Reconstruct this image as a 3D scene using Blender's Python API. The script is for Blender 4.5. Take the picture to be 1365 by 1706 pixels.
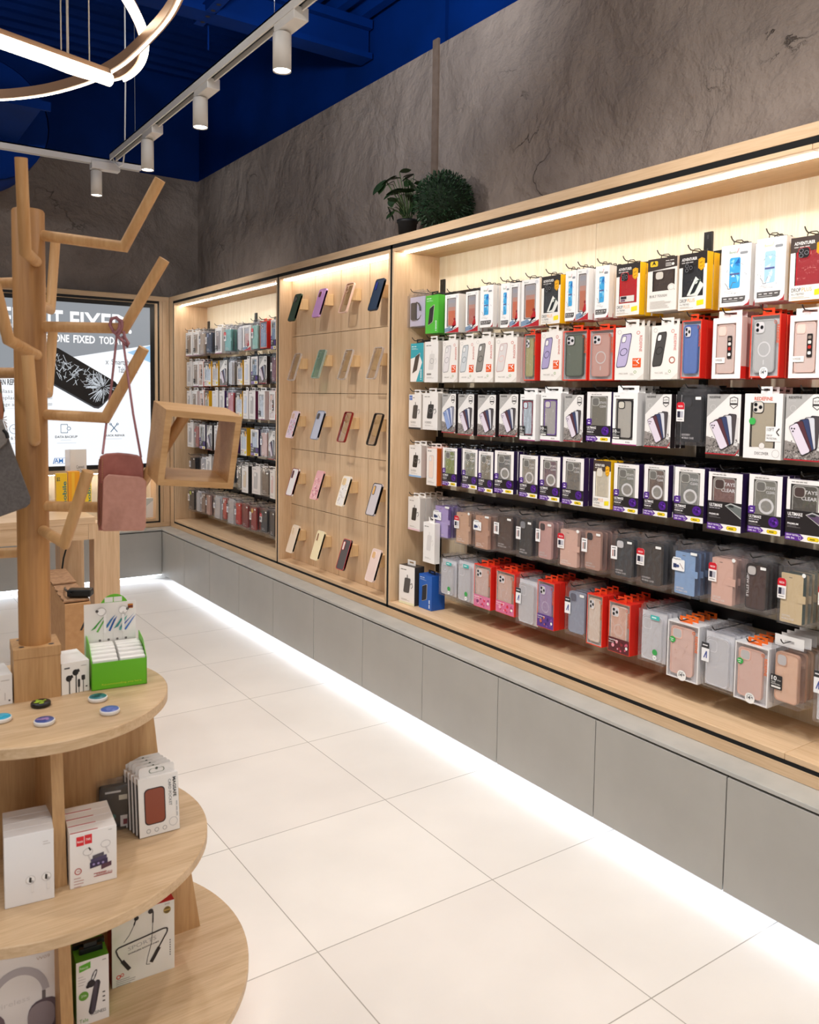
import bpy, bmesh, math, random
from math import pi, sin, cos, tan, atan2, sqrt, radians
from mathutils import Vector, Matrix

random.seed(7)
SC = bpy.context.scene
COL = SC.collection
for o in list(bpy.data.objects):
    bpy.data.objects.remove(o, do_unlink=True)

# ------------------------------------------------------------------ camera
IW, IH = 1365.0, 1706.0
FPX, CX, CY = 1386.385, 682.5, 753.878
YAW, PIT, ROL, EYE = 0.6052, -0.0670, 0.0141, 1.4627
_s, _c = sin(YAW), cos(YAW)
_R0 = Vector((_c, -_s, 0)); _F0 = Vector((_s, _c, 0)); _U0 = Vector((0, 0, 1))
CF = _F0 * cos(PIT) + _U0 * sin(PIT)
_U1 = _U0 * cos(PIT) - _F0 * sin(PIT)
CR = _R0 * cos(ROL) + _U1 * sin(ROL)
CU = _U1 * cos(ROL) - _R0 * sin(ROL)
EYEP = Vector((0, 0, EYE))
cd = bpy.data.cameras.new('camera'); cam = bpy.data.objects.new('camera', cd); COL.objects.link(cam)
cd.sensor_fit = 'VERTICAL'; cd.sensor_height = 36.0
cd.lens = FPX / IH * 36.0
cd.shift_y = -(IH / 2 - CY) / IH
cd.clip_start = 0.02; cd.clip_end = 100
cam.matrix_world = Matrix(((CR.x, CU.x, -CF.x, 0), (CR.y, CU.y, -CF.y, 0), (CR.z, CU.z, -CF.z, EYE), (0, 0, 0, 1)))
cd.dof.use_dof = True; cd.dof.focus_distance = 3.6; cd.dof.aperture_fstop = 7.0
SC.camera = cam

# ------------------------------------------------------------------ view, world and added fill lamps
SC.view_settings.view_transform = 'Standard'
SC.view_settings.look = 'None'
SC.view_settings.gamma = 1.0
SC.view_settings.use_curve_mapping = False
SC.view_settings.exposure = 0.0
SC.cycles.max_bounces = 7
SC.cycles.diffuse_bounces = 4
SC.cycles.glossy_bounces = 3
SC.cycles.transmission_bounces = 4
SC.cycles.transparent_max_bounces = 20
SC.cycles.caustics_reflective = False
SC.cycles.caustics_refractive = False
SC.cycles.sample_clamp_indirect = 6.0

w = bpy.data.worlds.new('world'); SC.world = w; w.use_nodes = True
bg = w.node_tree.nodes['Background']; bg.inputs[0].default_value = (1.0, 0.985, 0.97, 1); bg.inputs[1].default_value = 0.62

def lamp(name, kind, loc, energy, color=(1, 1, 1), size=0.05, target=None, angle=None, blend=.5, sy=None):
    l = bpy.data.lights.new(name, kind); l.energy = energy; l.color = color
    if kind == 'SPOT':
        l.spot_size = angle; l.spot_blend = blend; l.shadow_soft_size = size
    elif kind == 'AREA':
        l.shape = 'RECTANGLE'; l.size = size; l.size_y = sy or size
    else:
        l.shadow_soft_size = size
    o = bpy.data.objects.new(name, l); COL.objects.link(o); o.location = loc
    if target is not None:
        d = Vector(target) - Vector(loc)
        o.rotation_euler = d.to_track_quat('-Z', 'Y').to_euler()
    return o

WARM = (1.0, 0.95, 0.89)
# unseen spots added to light the shop; the visible heads get theirs further down
XWALL = 2.47
SPOT_E = 24.0
for (x, y) in ((1.2, 1.55), (1.2, .5), (1.2, -.5), (-.6, 3.6), (-.6, 2.2), (-.6, .9), (-.6, -.4), (-.6, -1.6), (1.2, -1.6)):
    lamp('added_spot', 'SPOT', (x, y, 2.6), SPOT_E * 1.35, WARM, .05, (x, y, 0), radians(130), .9)
# added fill spots without housings that brighten the packaging wall
for (y, ty) in ((.2, .9), (1.3, 1.8), (3.05, 3.2), (5.35, 5.6)):
    lamp('added_wall_fill', 'SPOT', (1.12, y, 2.55), 52.0, (1, .97, .94), .04, (XWALL, ty, 1.0), radians(115), 1.0)
for (y, ty) in ((-.6, .9), (.7, 2.0)):
    lamp('added_wall_fill', 'SPOT', (.2, y, 3.1), 58.0, (1, .965, .93), .14, (XWALL, ty, 2.5), radians(78), 1.0)  # more unseen spots added to brighten the plaster above the bays
lamp('added_deck_uplight', 'SPOT', (1.1, 2.5, 2.85), 110.0, (.85, .92, 1), .08, (1.9, 3.4, 3.6), radians(120), 1.0)  # uplight added to bring out the deck ribs, no fixture built
lamp('added_duct_fill', 'SPOT', (-.7, 4.0, 2.7), 80.0, (.85, .93, 1), .08, (.6, 5.4, 3.2), radians(70), 1.0)  # unseen spot added to brighten the duct end
for y in (-.9, .9, 2.7):
    lamp('added_area_fill', 'AREA', (-.2, y, 3.3), 12.0, (1, .96, .91), 1.2, (-.2, y, 0), sy=.3)  # unseen area lights added over the aisle as soft fill

# ------------------------------------------------------------------ pixels of the photograph to places in the shop
def ray(px, py):
    return CF + CR * ((px - CX) / FPX) + CU * (-(py - CY) / FPX)
def onX(px, py, X):
    r = ray(px, py); return EYEP + r * (X / r.x)
def onY(px, py, Y):
    r = ray(px, py); return EYEP + r * (Y / r.y)
def onZ(px, py, Z):
    r = ray(px, py); return EYEP + r * ((Z - EYE) / r.z)
def onD(px, py, D):
    r = ray(px, py); return EYEP + r * (D / (r.x * _s + r.y * _c))

# ------------------------------------------------------------------ materials
def lin(hexs):
    h = hexs.lstrip('#'); v = [int(h[i:i + 2], 16) / 255 for i in (0, 2, 4)]
    return tuple(x / 12.92 if x <= .04045 else ((x + .055) / 1.055) ** 2.4 for x in v) + (1,)
_M = {}
def new_mat(name):
    m = bpy.data.materials.new(name); m.use_nodes = True
    nt = m.node_tree; b = nt.nodes['Principled BSDF']
    return m, nt, b
def pm(col, rough=.42, metal=0.0, emit=0.0):
    k = (col, rough, metal, emit)
    if k not in _M:
        m, nt, b = new_mat('print_' + col)
        b.inputs['Base Color'].default_value = lin(col); b.inputs['Roughness'].default_value = rough
        b.inputs['Metallic'].default_value = metal
        if emit:
            b.inputs['Emission Color'].default_value = lin(col); b.inputs['Emission Strength'].default_value = emit
        _M[k] = m
    return _M[k]
def clear_mat(name, tint, refl=.09, rough=.12, haze=0.0):
    k = ('clear', name)
    if k not in _M:
        m, nt, b = new_mat(name)
        nt.nodes.remove(b); out = nt.nodes['Material Output']
        t = nt.nodes.new('ShaderNodeBsdfTransparent'); t.inputs[0].default_value = lin(tint)
        g = nt.nodes.new('ShaderNodeBsdfGlossy'); g.inputs['Roughness'].default_value = rough
        lw = nt.nodes.new('ShaderNodeLayerWeight'); lw.inputs[0].default_value = .25
        ma = nt.nodes.new('ShaderNodeMath'); ma.operation = 'MULTIPLY_ADD'; ma.inputs[1].default_value = .35; ma.inputs[2].default_value = refl
        ns = nt.nodes.new('ShaderNodeTexNoise'); ns.inputs['Scale'].default_value = 14; ns.inputs['Distortion'].default_value = 1.5
        tc = nt.nodes.new('ShaderNodeTexCoord'); nt.links.new(tc.outputs['Object'], ns.inputs['Vector'])
        bp = nt.nodes.new('ShaderNodeBump'); bp.inputs['Strength'].default_value = .35; bp.inputs['Distance'].default_value = .01
        nt.links.new(ns.outputs[0], bp.inputs['Height']); nt.links.new(bp.outputs[0], g.inputs['Normal'])
        mx = nt.nodes.new('ShaderNodeMixShader')
        nt.links.new(lw.outputs['Facing'], ma.inputs[0]); nt.links.new(ma.outputs[0], mx.inputs[0])
        nt.links.new(t.outputs[0], mx.inputs[1]); nt.links.new(g.outputs[0], mx.inputs[2])
        last = mx
        if haze:
            d = nt.nodes.new('ShaderNodeBsdfDiffuse'); d.inputs[0].default_value = lin('f2f2f4')
            m2 = nt.nodes.new('ShaderNodeMixShader'); m2.inputs[0].default_value = haze
            nt.links.new(mx.outputs[0], m2.inputs[1]); nt.links.new(d.outputs[0], m2.inputs[2]); last = m2
        nt.links.new(last.outputs[0], out.inputs[0])
        _M[k] = m
    return _M[k]
PLASTIC = lambda: clear_mat('clear_plastic', 'f8f8fa', .04, .08, .025)
FILM = lambda: clear_mat('clear_film', 'fdfdfe', .04, .06, .01)
FROST = lambda: clear_mat('frosted_plastic', 'f6f6f8', .06, .2, .55)

def wood(name, base, dark, axis='Z', scale=1.0, rough=.5, contrast=1.0):
    k = ('wood', name)
    if k in _M: return _M[k]
    m, nt, b = new_mat(name); N = nt.nodes.new; L = nt.links.new
    tc = N('ShaderNodeTexCoord'); mp = N('ShaderNodeMapping')
    st = {'X': (1.2, 22, 22), 'Y': (22, 1.2, 22), 'Z': (22, 22, 1.2)}[axis]
    mp.inputs['Scale'].default_value = tuple(v * scale for v in st)
    L(tc.outputs['Object'], mp.inputs['Vector'])
    n1 = N('ShaderNodeTexNoise'); n1.inputs['Scale'].default_value = 1.0; n1.inputs['Detail'].default_value = 5; n1.inputs['Distortion'].default_value = .4
    L(mp.outputs[0], n1.inputs['Vector'])
    mp2 = N('ShaderNodeMapping'); mp2.inputs['Scale'].default_value = tuple(v * scale * 5 for v in st)
    L(tc.outputs['Object'], mp2.inputs['Vector'])
    n2 = N('ShaderNodeTexNoise'); n2.inputs['Scale'].default_value = 1.6; n2.inputs['Detail'].default_value = 3
    L(mp2.outputs[0], n2.inputs['Vector'])
    mi = N('ShaderNodeMix'); mi.data_type = 'FLOAT'; mi.inputs[0].default_value = .45
    L(n1.outputs[0], mi.inputs[2]); L(n2.outputs[0], mi.inputs[3])
    cr = N('ShaderNodeValToRGB')
    cr.color_ramp.elements[0].position = .5 - .17 / contrast; cr.color_ramp.elements[0].color = lin(dark)
    cr.color_ramp.elements[1].position = .5 + .13 / contrast; cr.color_ramp.elements[1].color = lin(base)
    L(mi.outputs[0], cr.inputs[0]); L(cr.outputs[0], b.inputs['Base Color'])
    b.inputs['Roughness'].default_value = rough
    bp = N('ShaderNodeBump'); bp.inputs['Strength'].default_value = .06; bp.inputs['Distance'].default_value = .002
    L(mi.outputs[0], bp.inputs['Height']); L(bp.outputs[0], b.inputs['Normal'])
    _M[k] = m
    return m
OAKV = wood('oak_vertical', 'dec09c', 'c8a680', 'Z')
OAKY = wood('oak_lengthwise', 'ddbe9a', 'c7a47d', 'Y')
OAKX = wood('oak_crosswise', 'ddbe9a', 'c7a47d', 'X')
BEECH = wood('beech_rod', 'cb9f6c', 'b5844f', 'Z', .8)
STANDX = wood('oak_ply_top', 'd1b491', 'b6966f', 'X', 1.4)
STAND_SHADED = wood('oak_ply_shaded', 'c9a273', 'ad8355', 'Z', 1.2)  # stand oak again, darkened to stand for shade on the uprights
CUBEW = wood('oak_cube', 'c79d6c', 'b08452', 'X', 1.3)

def plaster():
    m, nt, b = new_mat('trowelled_plaster'); N = nt.nodes.new; L = nt.links.new
    tc = N('ShaderNodeTexCoord')
    n0 = N('ShaderNodeTexNoise'); n0.inputs['Scale'].default_value = 1.3; n0.inputs['Detail'].default_value = 6; n0.inputs['Roughness'].default_value = .6; n0.inputs['Distortion'].default_value = .3
    n1 = N('ShaderNodeTexNoise'); n1.inputs['Scale'].default_value = 2.8; n1.inputs['Detail'].default_value = 8; n1.inputs['Roughness'].default_value = .54; n1.inputs['Distortion'].default_value = .25
    n2 = N('ShaderNodeTexNoise'); n2.inputs['Scale'].default_value = 60; n2.inputs['Detail'].default_value = 4
    for n in (n0, n1, n2): L(tc.outputs['Object'], n.inputs['Vector'])
    cr = N('ShaderNodeValToRGB')
    cr.color_ramp.elements[0].position = .36; cr.color_ramp.elements[0].color = lin('7f7168')
    cr.color_ramp.elements[1].position = .66; cr.color_ramp.elements[1].color = lin('9c8d82')
    L(n0.outputs[0], cr.inputs[0])
    # cracks and trowel ridges: thin level lines of a distorted noise
    sb = N('ShaderNodeMath'); sb.operation = 'SUBTRACT'; sb.inputs[1].default_value = .52; L(n1.outputs[0], sb.inputs[0])
    ab = N('ShaderNodeMath'); ab.operation = 'ABSOLUTE'; L(sb.outputs[0], ab.inputs[0])
    rg = N('ShaderNodeMapRange'); rg.inputs[1].default_value = 0; rg.inputs[2].default_value = .006; rg.inputs[3].default_value = 0; rg.inputs[4].default_value = 1
    L(ab.outputs[0], rg.inputs[0])
    big = N('ShaderNodeTexNoise'); big.inputs['Scale'].default_value = 1.7; L(tc.outputs['Object'], big.inputs['Vector'])
    gate = N('ShaderNodeMapRange'); gate.inputs[1].default_value = .57; gate.inputs[2].default_value = .66; L(big.outputs[0], gate.inputs[0])
    mx1 = N('ShaderNodeMath'); mx1.operation = 'MAXIMUM'; 
    inv = N('ShaderNodeMath'); inv.operation = 'SUBTRACT'; inv.inputs[0].default_value = 1.0; L(gate.outputs[0], inv.inputs[1])
    L(rg.outputs[0], mx1.inputs[0]); L(inv.outputs[0], mx1.inputs[1])
    mu = N('ShaderNodeMix'); mu.data_type = 'RGBA'; mu.blend_type = 'MULTIPLY'; mu.inputs[0].default_value = 1
    dk = N('ShaderNodeMapRange'); dk.inputs[3].default_value = .88; dk.inputs[4].default_value = 1; L(mx1.outputs[0], dk.inputs[0])
    L(cr.outputs[0], mu.inputs[6]); L(dk.outputs[0], mu.inputs[7])
    L(mu.outputs[2], b.inputs['Base Color']); b.inputs['Roughness'].default_value = .8
    a1 = N('ShaderNodeMath'); a1.operation = 'MULTIPLY_ADD'; a1.inputs[1].default_value = 1.1; L(n1.outputs[0], a1.inputs[0])
    a2 = N('ShaderNodeMath'); a2.operation = 'MULTIPLY_ADD'; a2.inputs[1].default_value = .035; L(n2.outputs[0], a2.inputs[0])
    a3 = N('ShaderNodeMath'); a3.operation = 'MULTIPLY'; a3.inputs[1].default_value = .14; L(mx1.outputs[0], a3.inputs[0])
    L(a3.outputs[0], a2.inputs[2]); L(a2.outputs[0], a1.inputs[2])
    bp = N('ShaderNodeBump'); bp.inputs['Strength'].default_value = 1.0; bp.inputs['Distance'].default_value = .09
    L(a1.outputs[0], bp.inputs['Height']); L(bp.outputs[0], b.inputs['Normal'])
    return m
PLASTER = plaster()

def floor_mat():
    m, nt, b = new_mat('porcelain_floor_tiles'); N = nt.nodes.new; L = nt.links.new
    tc = N('ShaderNodeTexCoord'); mp = N('ShaderNodeMapping')
    mp.inputs['Location'].default_value = (-(1.0104 - 6.0), -(1.8524 - 6.0), 0)
    L(tc.outputs['Object'], mp.inputs['Vector'])
    br = N('ShaderNodeTexBrick'); br.offset = 0; br.squash = 1
    br.inputs['Scale'].default_value = 1; br.inputs['Brick Width'].default_value = .6; br.inputs['Row Height'].default_value = .6
    br.inputs['Mortar Size'].default_value = .0016; br.inputs['Mortar Smooth'].default_value = .1; br.inputs['Bias'].default_value = 0
    br.inputs['Color1'].default_value = lin('e8e2db'); br.inputs['Color2'].default_value = lin('e3dcd5'); br.inputs['Mortar'].default_value = lin('a39c92')
    L(mp.outputs[0], br.inputs['Vector'])
    n = N('ShaderNodeTexNoise'); n.inputs['Scale'].default_value = 2.5; n.inputs['Detail'].default_value = 8; L(tc.outputs['Object'], n.inputs['Vector'])
    r = N('ShaderNodeMapRange'); r.inputs[1].default_value = .3; r.inputs[2].default_value = .7; r.inputs[3].default_value = .93; r.inputs[4].default_value = 1.02; L(n.outputs[0], r.inputs[0])
    mu = N('ShaderNodeMix'); mu.data_type = 'RGBA'; mu.blend_type = 'MULTIPLY'; mu.inputs[0].default_value = 1
    L(br.outputs['Color'], mu.inputs[6]); L(r.outputs[0], mu.inputs[7]); L(mu.outputs[2], b.inputs['Base Color'])
    b.inputs['Roughness'].default_value = .42; b.inputs['Specular IOR Level'].default_value = .3
    bp = N('ShaderNodeBump'); bp.inputs['Strength'].default_value = .3; bp.inputs['Distance'].default_value = .002
    L(br.outputs['Fac'], bp.inputs['Height']); bp.invert = True; L(bp.outputs[0], b.inputs['Normal'])
    return m
FLOORM = floor_mat()
def speckle(name, c1, c2, scale, rough):
    k = ('sp', name)
    if k in _M: return _M[k]
    m, nt, b = new_mat(name); N = nt.nodes.new; L = nt.links.new
    tc = N('ShaderNodeTexCoord'); n = N('ShaderNodeTexNoise'); n.inputs['Scale'].default_value = scale; n.inputs['Detail'].default_value = 6
    L(tc.outputs['Object'], n.inputs['Vector']); cr = N('ShaderNodeValToRGB')
    cr.color_ramp.elements[0].position = .35; cr.color_ramp.elements[0].color = lin(c1)
    cr.color_ramp.elements[1].position = .65; cr.color_ramp.elements[1].color = lin(c2)
    L(n.outputs[0], cr.inputs[0]); L(cr.outputs[0], b.inputs['Base Color']); b.inputs['Roughness'].default_value = rough
    _M[k] = m; return m
GREY = speckle('grey_laminate', 'a3a09a', 'a8a59f', 6, .5)
SLAB = speckle('grey_stone_laminate', 'a9a8a3', 'b6b4ae', 9, .45)
BLUE = speckle('ultramarine_paint', '00205a', '00276c', 2.5, .6)
BLUE.node_tree.nodes['Principled BSDF'].inputs['Specular IOR Level'].default_value = .08
FABRIC = speckle('grey_felt', '5c5654', '696361', 160, .95)
LEATHER = speckle('pink_leather', 'bd8878', 'c59080', 90, .55)
LEATHERD = speckle('dark_pink_leather', '9c5c52', 'a8665c', 60, .35)
CARDB = speckle('brown_cardboard', 'b98a5c', 'c49667', 40, .8)
BLACK = pm('141414', .5)
BLKM = pm('0c0c0d', .35)
WHITEM = pm('e4e0da', .4)
BRONZE = pm('94745c', .42, .35)
LEDW = pm('fff3e0', .5, 0, 14.0)
LEDC = pm('eaf3ff', .5, 0, 9.0)

# ------------------------------------------------------------------ mesh building
_TX = {}
def text_geo(s, bold=False):
    k = (s, bold)
    if k not in _TX:
        cu = bpy.data.curves.new('t', 'FONT'); cu.body = s; cu.size = 1.0; cu.resolution_u = 2
        if bold: cu.offset = .022
        o = bpy.data.objects.new('t', cu); COL.objects.link(o)
        dg = bpy.context.evaluated_depsgraph_get(); ev = o.evaluated_get(dg)
        me = bpy.data.meshes.new_from_object(ev)
        vs = [(v.co.x, v.co.y) for v in me.vertices]; fs = [tuple(p.vertices) for p in me.polygons]
        bpy.data.objects.remove(o); bpy.data.curves.remove(cu); bpy.data.meshes.remove(me)
        if vs:
            x0 = min(v[0] for v in vs); x1 = max(v[0] for v in vs); y0 = min(v[1] for v in vs); y1 = max(v[1] for v in vs)
            vs = [((x - x0) / max(x1 - x0, 1e-6), (y - y0) / max(y1 - y0, 1e-6)) for x, y in vs]
            asp = (x1 - x0) / max(y1 - y0, 1e-6)
        else: asp = 1
        _TX[k] = (vs, fs, asp)
    return _TX[k]

def rrect(cx, cz, w, h, r, n=4):
    r = min(r, w / 2 - 1e-5, h / 2 - 1e-5); P = []
    for (sx, sz, a0) in ((1, 1, 0), (-1, 1, pi / 2), (-1, -1, pi), (1, -1, 1.5 * pi)):
        for i in range(n + 1):
            a = a0 + pi / 2 * i / n
            P.append((cx + sx * (w / 2 - r) + r * cos(a), cz + sz * (h / 2 - r) + r * sin(a)))
    return P

class MB:
    def __init__(s): s.v = []; s.f = []; s.m = []; s.sm = []; s.mats = []
    def mi(s, m):
        if isinstance(m, str): m = pm(m)
        if m not in s.mats: s.mats.append(m)
        return s.mats.index(m)
    def add(s, vs, fs, m, smooth=False):
        b = len(s.v); s.v += [tuple(v) for v in vs]; i = s.mi(m)
        for f in fs: s.f.append(tuple(b + k for k in f)); s.m.append(i); s.sm.append(smooth)
    def box(s, x0, x1, y0, y1, z0, z1, m):
        s.add([(x0, y0, z0), (x1, y0, z0), (x1, y1, z0), (x0, y1, z0), (x0, y0, z1), (x1, y0, z1), (x1, y1, z1), (x0, y1, z1)],
              [(0, 3, 2, 1), (4, 5, 6, 7), (0, 1, 5, 4), (1, 2, 6, 5), (2, 3, 7, 6), (3, 0, 4, 7)], m)
    def bevbox(s, x0, x1, y0, y1, z0, z1, m, b=.002):
        bm = bmesh.new(); bmesh.ops.create_cube(bm, size=1)
        for v in bm.verts: v.co = Vector(((x0 + x1) / 2 + v.co.x * (x1 - x0), (y0 + y1) / 2 + v.co.y * (y1 - y0), (z0 + z1) / 2 + v.co.z * (z1 - z0)))
        bmesh.ops.bevel(bm, geom=bm.edges[:], offset=b, segments=2, affect='EDGES', profile=.5)
        s.frombm(bm, m)
    def frombm(s, bm, m, smooth=False):
        bm.verts.index_update(); s.add([v.co[:] for v in bm.verts], [tuple(v.index for v in f.verts) for f in bm.faces], m, smooth); bm.free()
    def obox(s, o, ax, ay, az, m):
        o, ax, ay, az = map(Vector, (o, ax, ay, az))
        s.add([o, o + ax, o + ax + ay, o + ay, o + az, o + ax + az, o + ax + ay + az, o + ay + az],
              [(0, 3, 2, 1), (4, 5, 6, 7), (0, 1, 5, 4), (1, 2, 6, 5), (2, 3, 7, 6), (3, 0, 4, 7)], m)
    def prism(s, P, y0, y1, m, mside=None, smooth=True):
        """outline in x,z extruded along y"""
        n = len(P); vs = [(x, y0, z) for x, z in P] + [(x, y1, z) for x, z in P]
        s.add(vs, [tuple(range(n)), tuple(range(2 * n - 1, n - 1, -1))], m)
        s.add(vs, [(i, i + n, (i + 1) % n + n, (i + 1) % n) for i in range(n)], mside or m, smooth)
    def prismz(s, P, z0, z1, m, mside=None, smooth=True):
        n = len(P); vs = [(x, y, z0) for x, y in P] + [(x, y, z1) for x, y in P]
        s.add(vs, [tuple(range(n - 1, -1, -1)), tuple(range(n, 2 * n))], m)
        s.add(vs, [(i, (i + 1) % n, (i + 1) % n + n, i + n) for i in range(n)], mside or m, smooth)
    def tube(s, pts, r, m, n=10, caps=True, smooth=True):
        pts = [Vector(p) for p in pts]; rs = r if isinstance(r, (list, tuple)) else [r] * len(pts)
        rings = []; up = None
        for i, p in enumerate(pts):
            d0 = (p - pts[i - 1]).normalized() if i > 0 else None
            d1 = (pts[i + 1] - p).normalized() if i < len(pts) - 1 else None
            t = (d0 + d1).normalized() if (d0 and d1 and (d0 + d1).length > 1e-6) else (d1 or d0)
            if up is None:
                up = Vector((0, 0, 1)) if abs(t.z) < .9 else Vector((1, 0, 0))
            a = (up - t * up.dot(t)).normalized(); b = t.cross(a); up = a
            k = 1.0
            if d0 and d1:
                k = 1 / max(.45, sqrt(max(0, (1 + d0.dot(d1)) / 2)))
                pl = (d1 - d0); pl = pl.normalized() if pl.length > 1e-6 else a
            ring = []
            for j in range(n):
                q = 2 * pi * j / n; off = a * cos(q) + b * sin(q)
                if d0 and d1 and k > 1.001:
                    off = off + pl * (off.dot(pl)) * (k - 1)
                ring.append(p + off * rs[i])
            rings.append(ring)
        vs = [v for r_ in rings for v in r_]; fs = []
        for i in range(len(rings) - 1):
            for j in range(n): fs.append((i * n + j, i * n + (j + 1) % n, (i + 1) * n + (j + 1) % n, (i + 1) * n + j))
        s.add(vs, fs, m, smooth)
        if caps: s.add(vs, [tuple(range(n - 1, -1, -1)), tuple(range(len(vs) - n, len(vs)))], m)
    def lathe(s, prof, m, c=(0, 0, 0), n=24, smooth=True):
        vs = []; fs = []
        for r, z in prof:
            for j in range(n): a = 2 * pi * j / n; vs.append((c[0] + r * cos(a), c[1] + r * sin(a), c[2] + z))
        for i in range(len(prof) - 1):
            for j in range(n): fs.append((i * n + j, i * n + (j + 1) % n, (i + 1) * n + (j + 1) % n, (i + 1) * n + j))
        s.add(vs, fs, m, smooth)
    # flat printing on the plane y = y0 - layer, in metres
    def poly(s, P, m, L=1, y0=0.0): s.add([(x, y0 - .00025 * L, z) for x, z in P], [tuple(range(len(P)))], m)
    def rect(s, x0, z0, x1, z1, m, L=1, y0=0.0): s.poly([(x0, z0), (x1, z0), (x1, z1), (x0, z1)], m, L, y0)
    def disc(s, cx, cz, r, m, L=1, n=18, y0=0.0): s.poly([(cx + r * cos(2 * pi * i / n), cz + r * sin(2 * pi * i / n)) for i in range(n)], m, L, y0)
    def ring(s, cx, cz, r, t, m, L=1, n=28, y0=0.0):
        vs = []
        for i in range(n):
            a = 2 * pi * i / n; vs += [(cx + r * cos(a), y0 - .00025 * L, cz + r * sin(a)), (cx + (r - t) * cos(a), y0 - .00025 * L, cz + (r - t) * sin(a))]
        s.add(vs, [(2 * i, 2 * ((i + 1) % n), 2 * ((i + 1) % n) + 1, 2 * i + 1) for i in range(n)], m)
    def outline(s, P, t, m, L=1, y0=0.0):
        n = len(P); cx = sum(p[0] for p in P) / n; cz = sum(p[1] for p in P) / n; Q = []
        for x, z in P:
            d = sqrt((x - cx) ** 2 + (z - cz) ** 2); Q.append((x - (x - cx) / d * t, z - (z - cz) / d * t))
        vs = [(x, y0 - .00025 * L, z) for x, z in P] + [(x, y0 - .00025 * L, z) for x, z in Q]
        s.add(vs, [(i, (i + 1) % n, n + (i + 1) % n, n + i) for i in range(n)], m)
    def stroke(s, P, t, m, L=1, y0=0.0):
        for (a, b) in zip(P, P[1:]):
            dx, dz = b[0] - a[0], b[1] - a[1]; d = sqrt(dx * dx + dz * dz) or 1; nx, nz = -dz / d * t / 2, dx / d * t / 2
            s.poly([(a[0] + nx, a[1] + nz), (a[0] - nx, a[1] - nz), (b[0] - nx, b[1] - nz), (b[0] + nx, b[1] + nz)], m, L, y0)
    def text(s, st, x, z, h, m, L=2, w=None, rot=0.0, bold=False, y0=0.0, align='L'):
        if st.startswith('~'):
            # small print that cannot be read in the photograph: word-long bars
            w = w or len(st) * h * .6; k = max(1, round(w / (h * 3.2))); ww = w / k; ca, sa = cos(rot), sin(rot); ox = {'L': 0, 'C': -w / 2, 'R': -w}[align]
            for i in range(k):
                a, b = ox + i * ww, ox + (i + .82) * ww
                s.poly([(x + u * ca - v * sa, z + u * sa + v * ca) for u, v in ((a, h * .15), (b, h * .15), (b, h * .8), (a, h * .8))], m, L, y0)
            return
        vs, fs, asp = text_geo(st, bold)
        if not vs: return
        w = w or asp * h; ca, sa = cos(rot), sin(rot); ox = {'L': 0, 'C': -w / 2, 'R': -w}[align]
        s.add([(x + (u * w + ox) * ca - v * h * sa, y0 - .00025 * L, z + (u * w + ox) * sa + v * h * ca) for u, v in vs], fs, m)
    def build(s, name, parent=None):
        me = bpy.data.meshes.new(name); me.from_pydata(s.v, [], s.f)
        for m in s.mats: me.materials.append(m)
        me.polygons.foreach_set('material_index', s.m); me.polygons.foreach_set('use_smooth', s.sm); me.update()
        o = bpy.data.objects.new(name, me); COL.objects.link(o)
        if parent: o.parent = parent
        return o

def tag(o, label=None, cat=None, group=None, kind=None):
    if label: o['label'] = label
    if cat: o['category'] = cat
    if group: o['group'] = group
    if kind: o['kind'] = kind
    return o
def thing(name, label, cat, loc=(0, 0, 0), rz=0.0, group=None):
    o = bpy.data.objects.new(name, None); COL.objects.link(o); o.location = loc; o.rotation_euler = (0, 0, rz)
    o.empty_display_size = .05
    return tag(o, label, cat, group)
def local(o, p): return Vector(p) - Vector(o.location)
def copy_tree(o, kids):
    c = o.copy(); COL.objects.link(c)
    for ch in kids:
        d = ch.copy(); COL.objects.link(d); d.parent = c
    return c
ORD = ['first', 'second', 'third', 'fourth', 'fifth', 'sixth', 'seventh', 'eighth', 'ninth', 'tenth', 'eleventh', 'twelfth',
       'thirteenth', 'fourteenth', 'fifteenth', 'sixteenth', 'seventeenth', 'eighteenth']

# ------------------------------------------------------------------ the room
XW, YW, ZW = 2.47, 6.64, 3.172           # right wall, back wall, top of the plaster
DECK = 3.55
def struct(name, fn):
    g = MB(); fn(g); o = g.build(name); o['kind'] = 'structure'; return o
struct('floor', lambda g: g.box(-4.2, XW + .15, -2.6, YW + .15, -.1, 0, FLOORM))
struct('wall_right', lambda g: g.box(XW, XW + .15, -2.6, YW + .15, 0, ZW, PLASTER))
struct('wall_back', lambda g: g.box(-4.2, XW, YW, YW + .15, 0, ZW, PLASTER))
struct('wall_left', lambda g: g.box(-4.35, -4.2, -2.6, YW + .15, 0, ZW, PLASTER))
def upper(g):
    g.box(XW + .02, XW + .17, -2.6, YW + .17, ZW, 4.4, BLUE); g.box(-4.35, XW + .02, YW + .02, YW + .17, ZW, 4.4, BLUE)
    g.box(-4.35, -4.22, -2.6, YW, ZW, 4.4, BLUE)
struct('wall_upper', upper)
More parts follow.
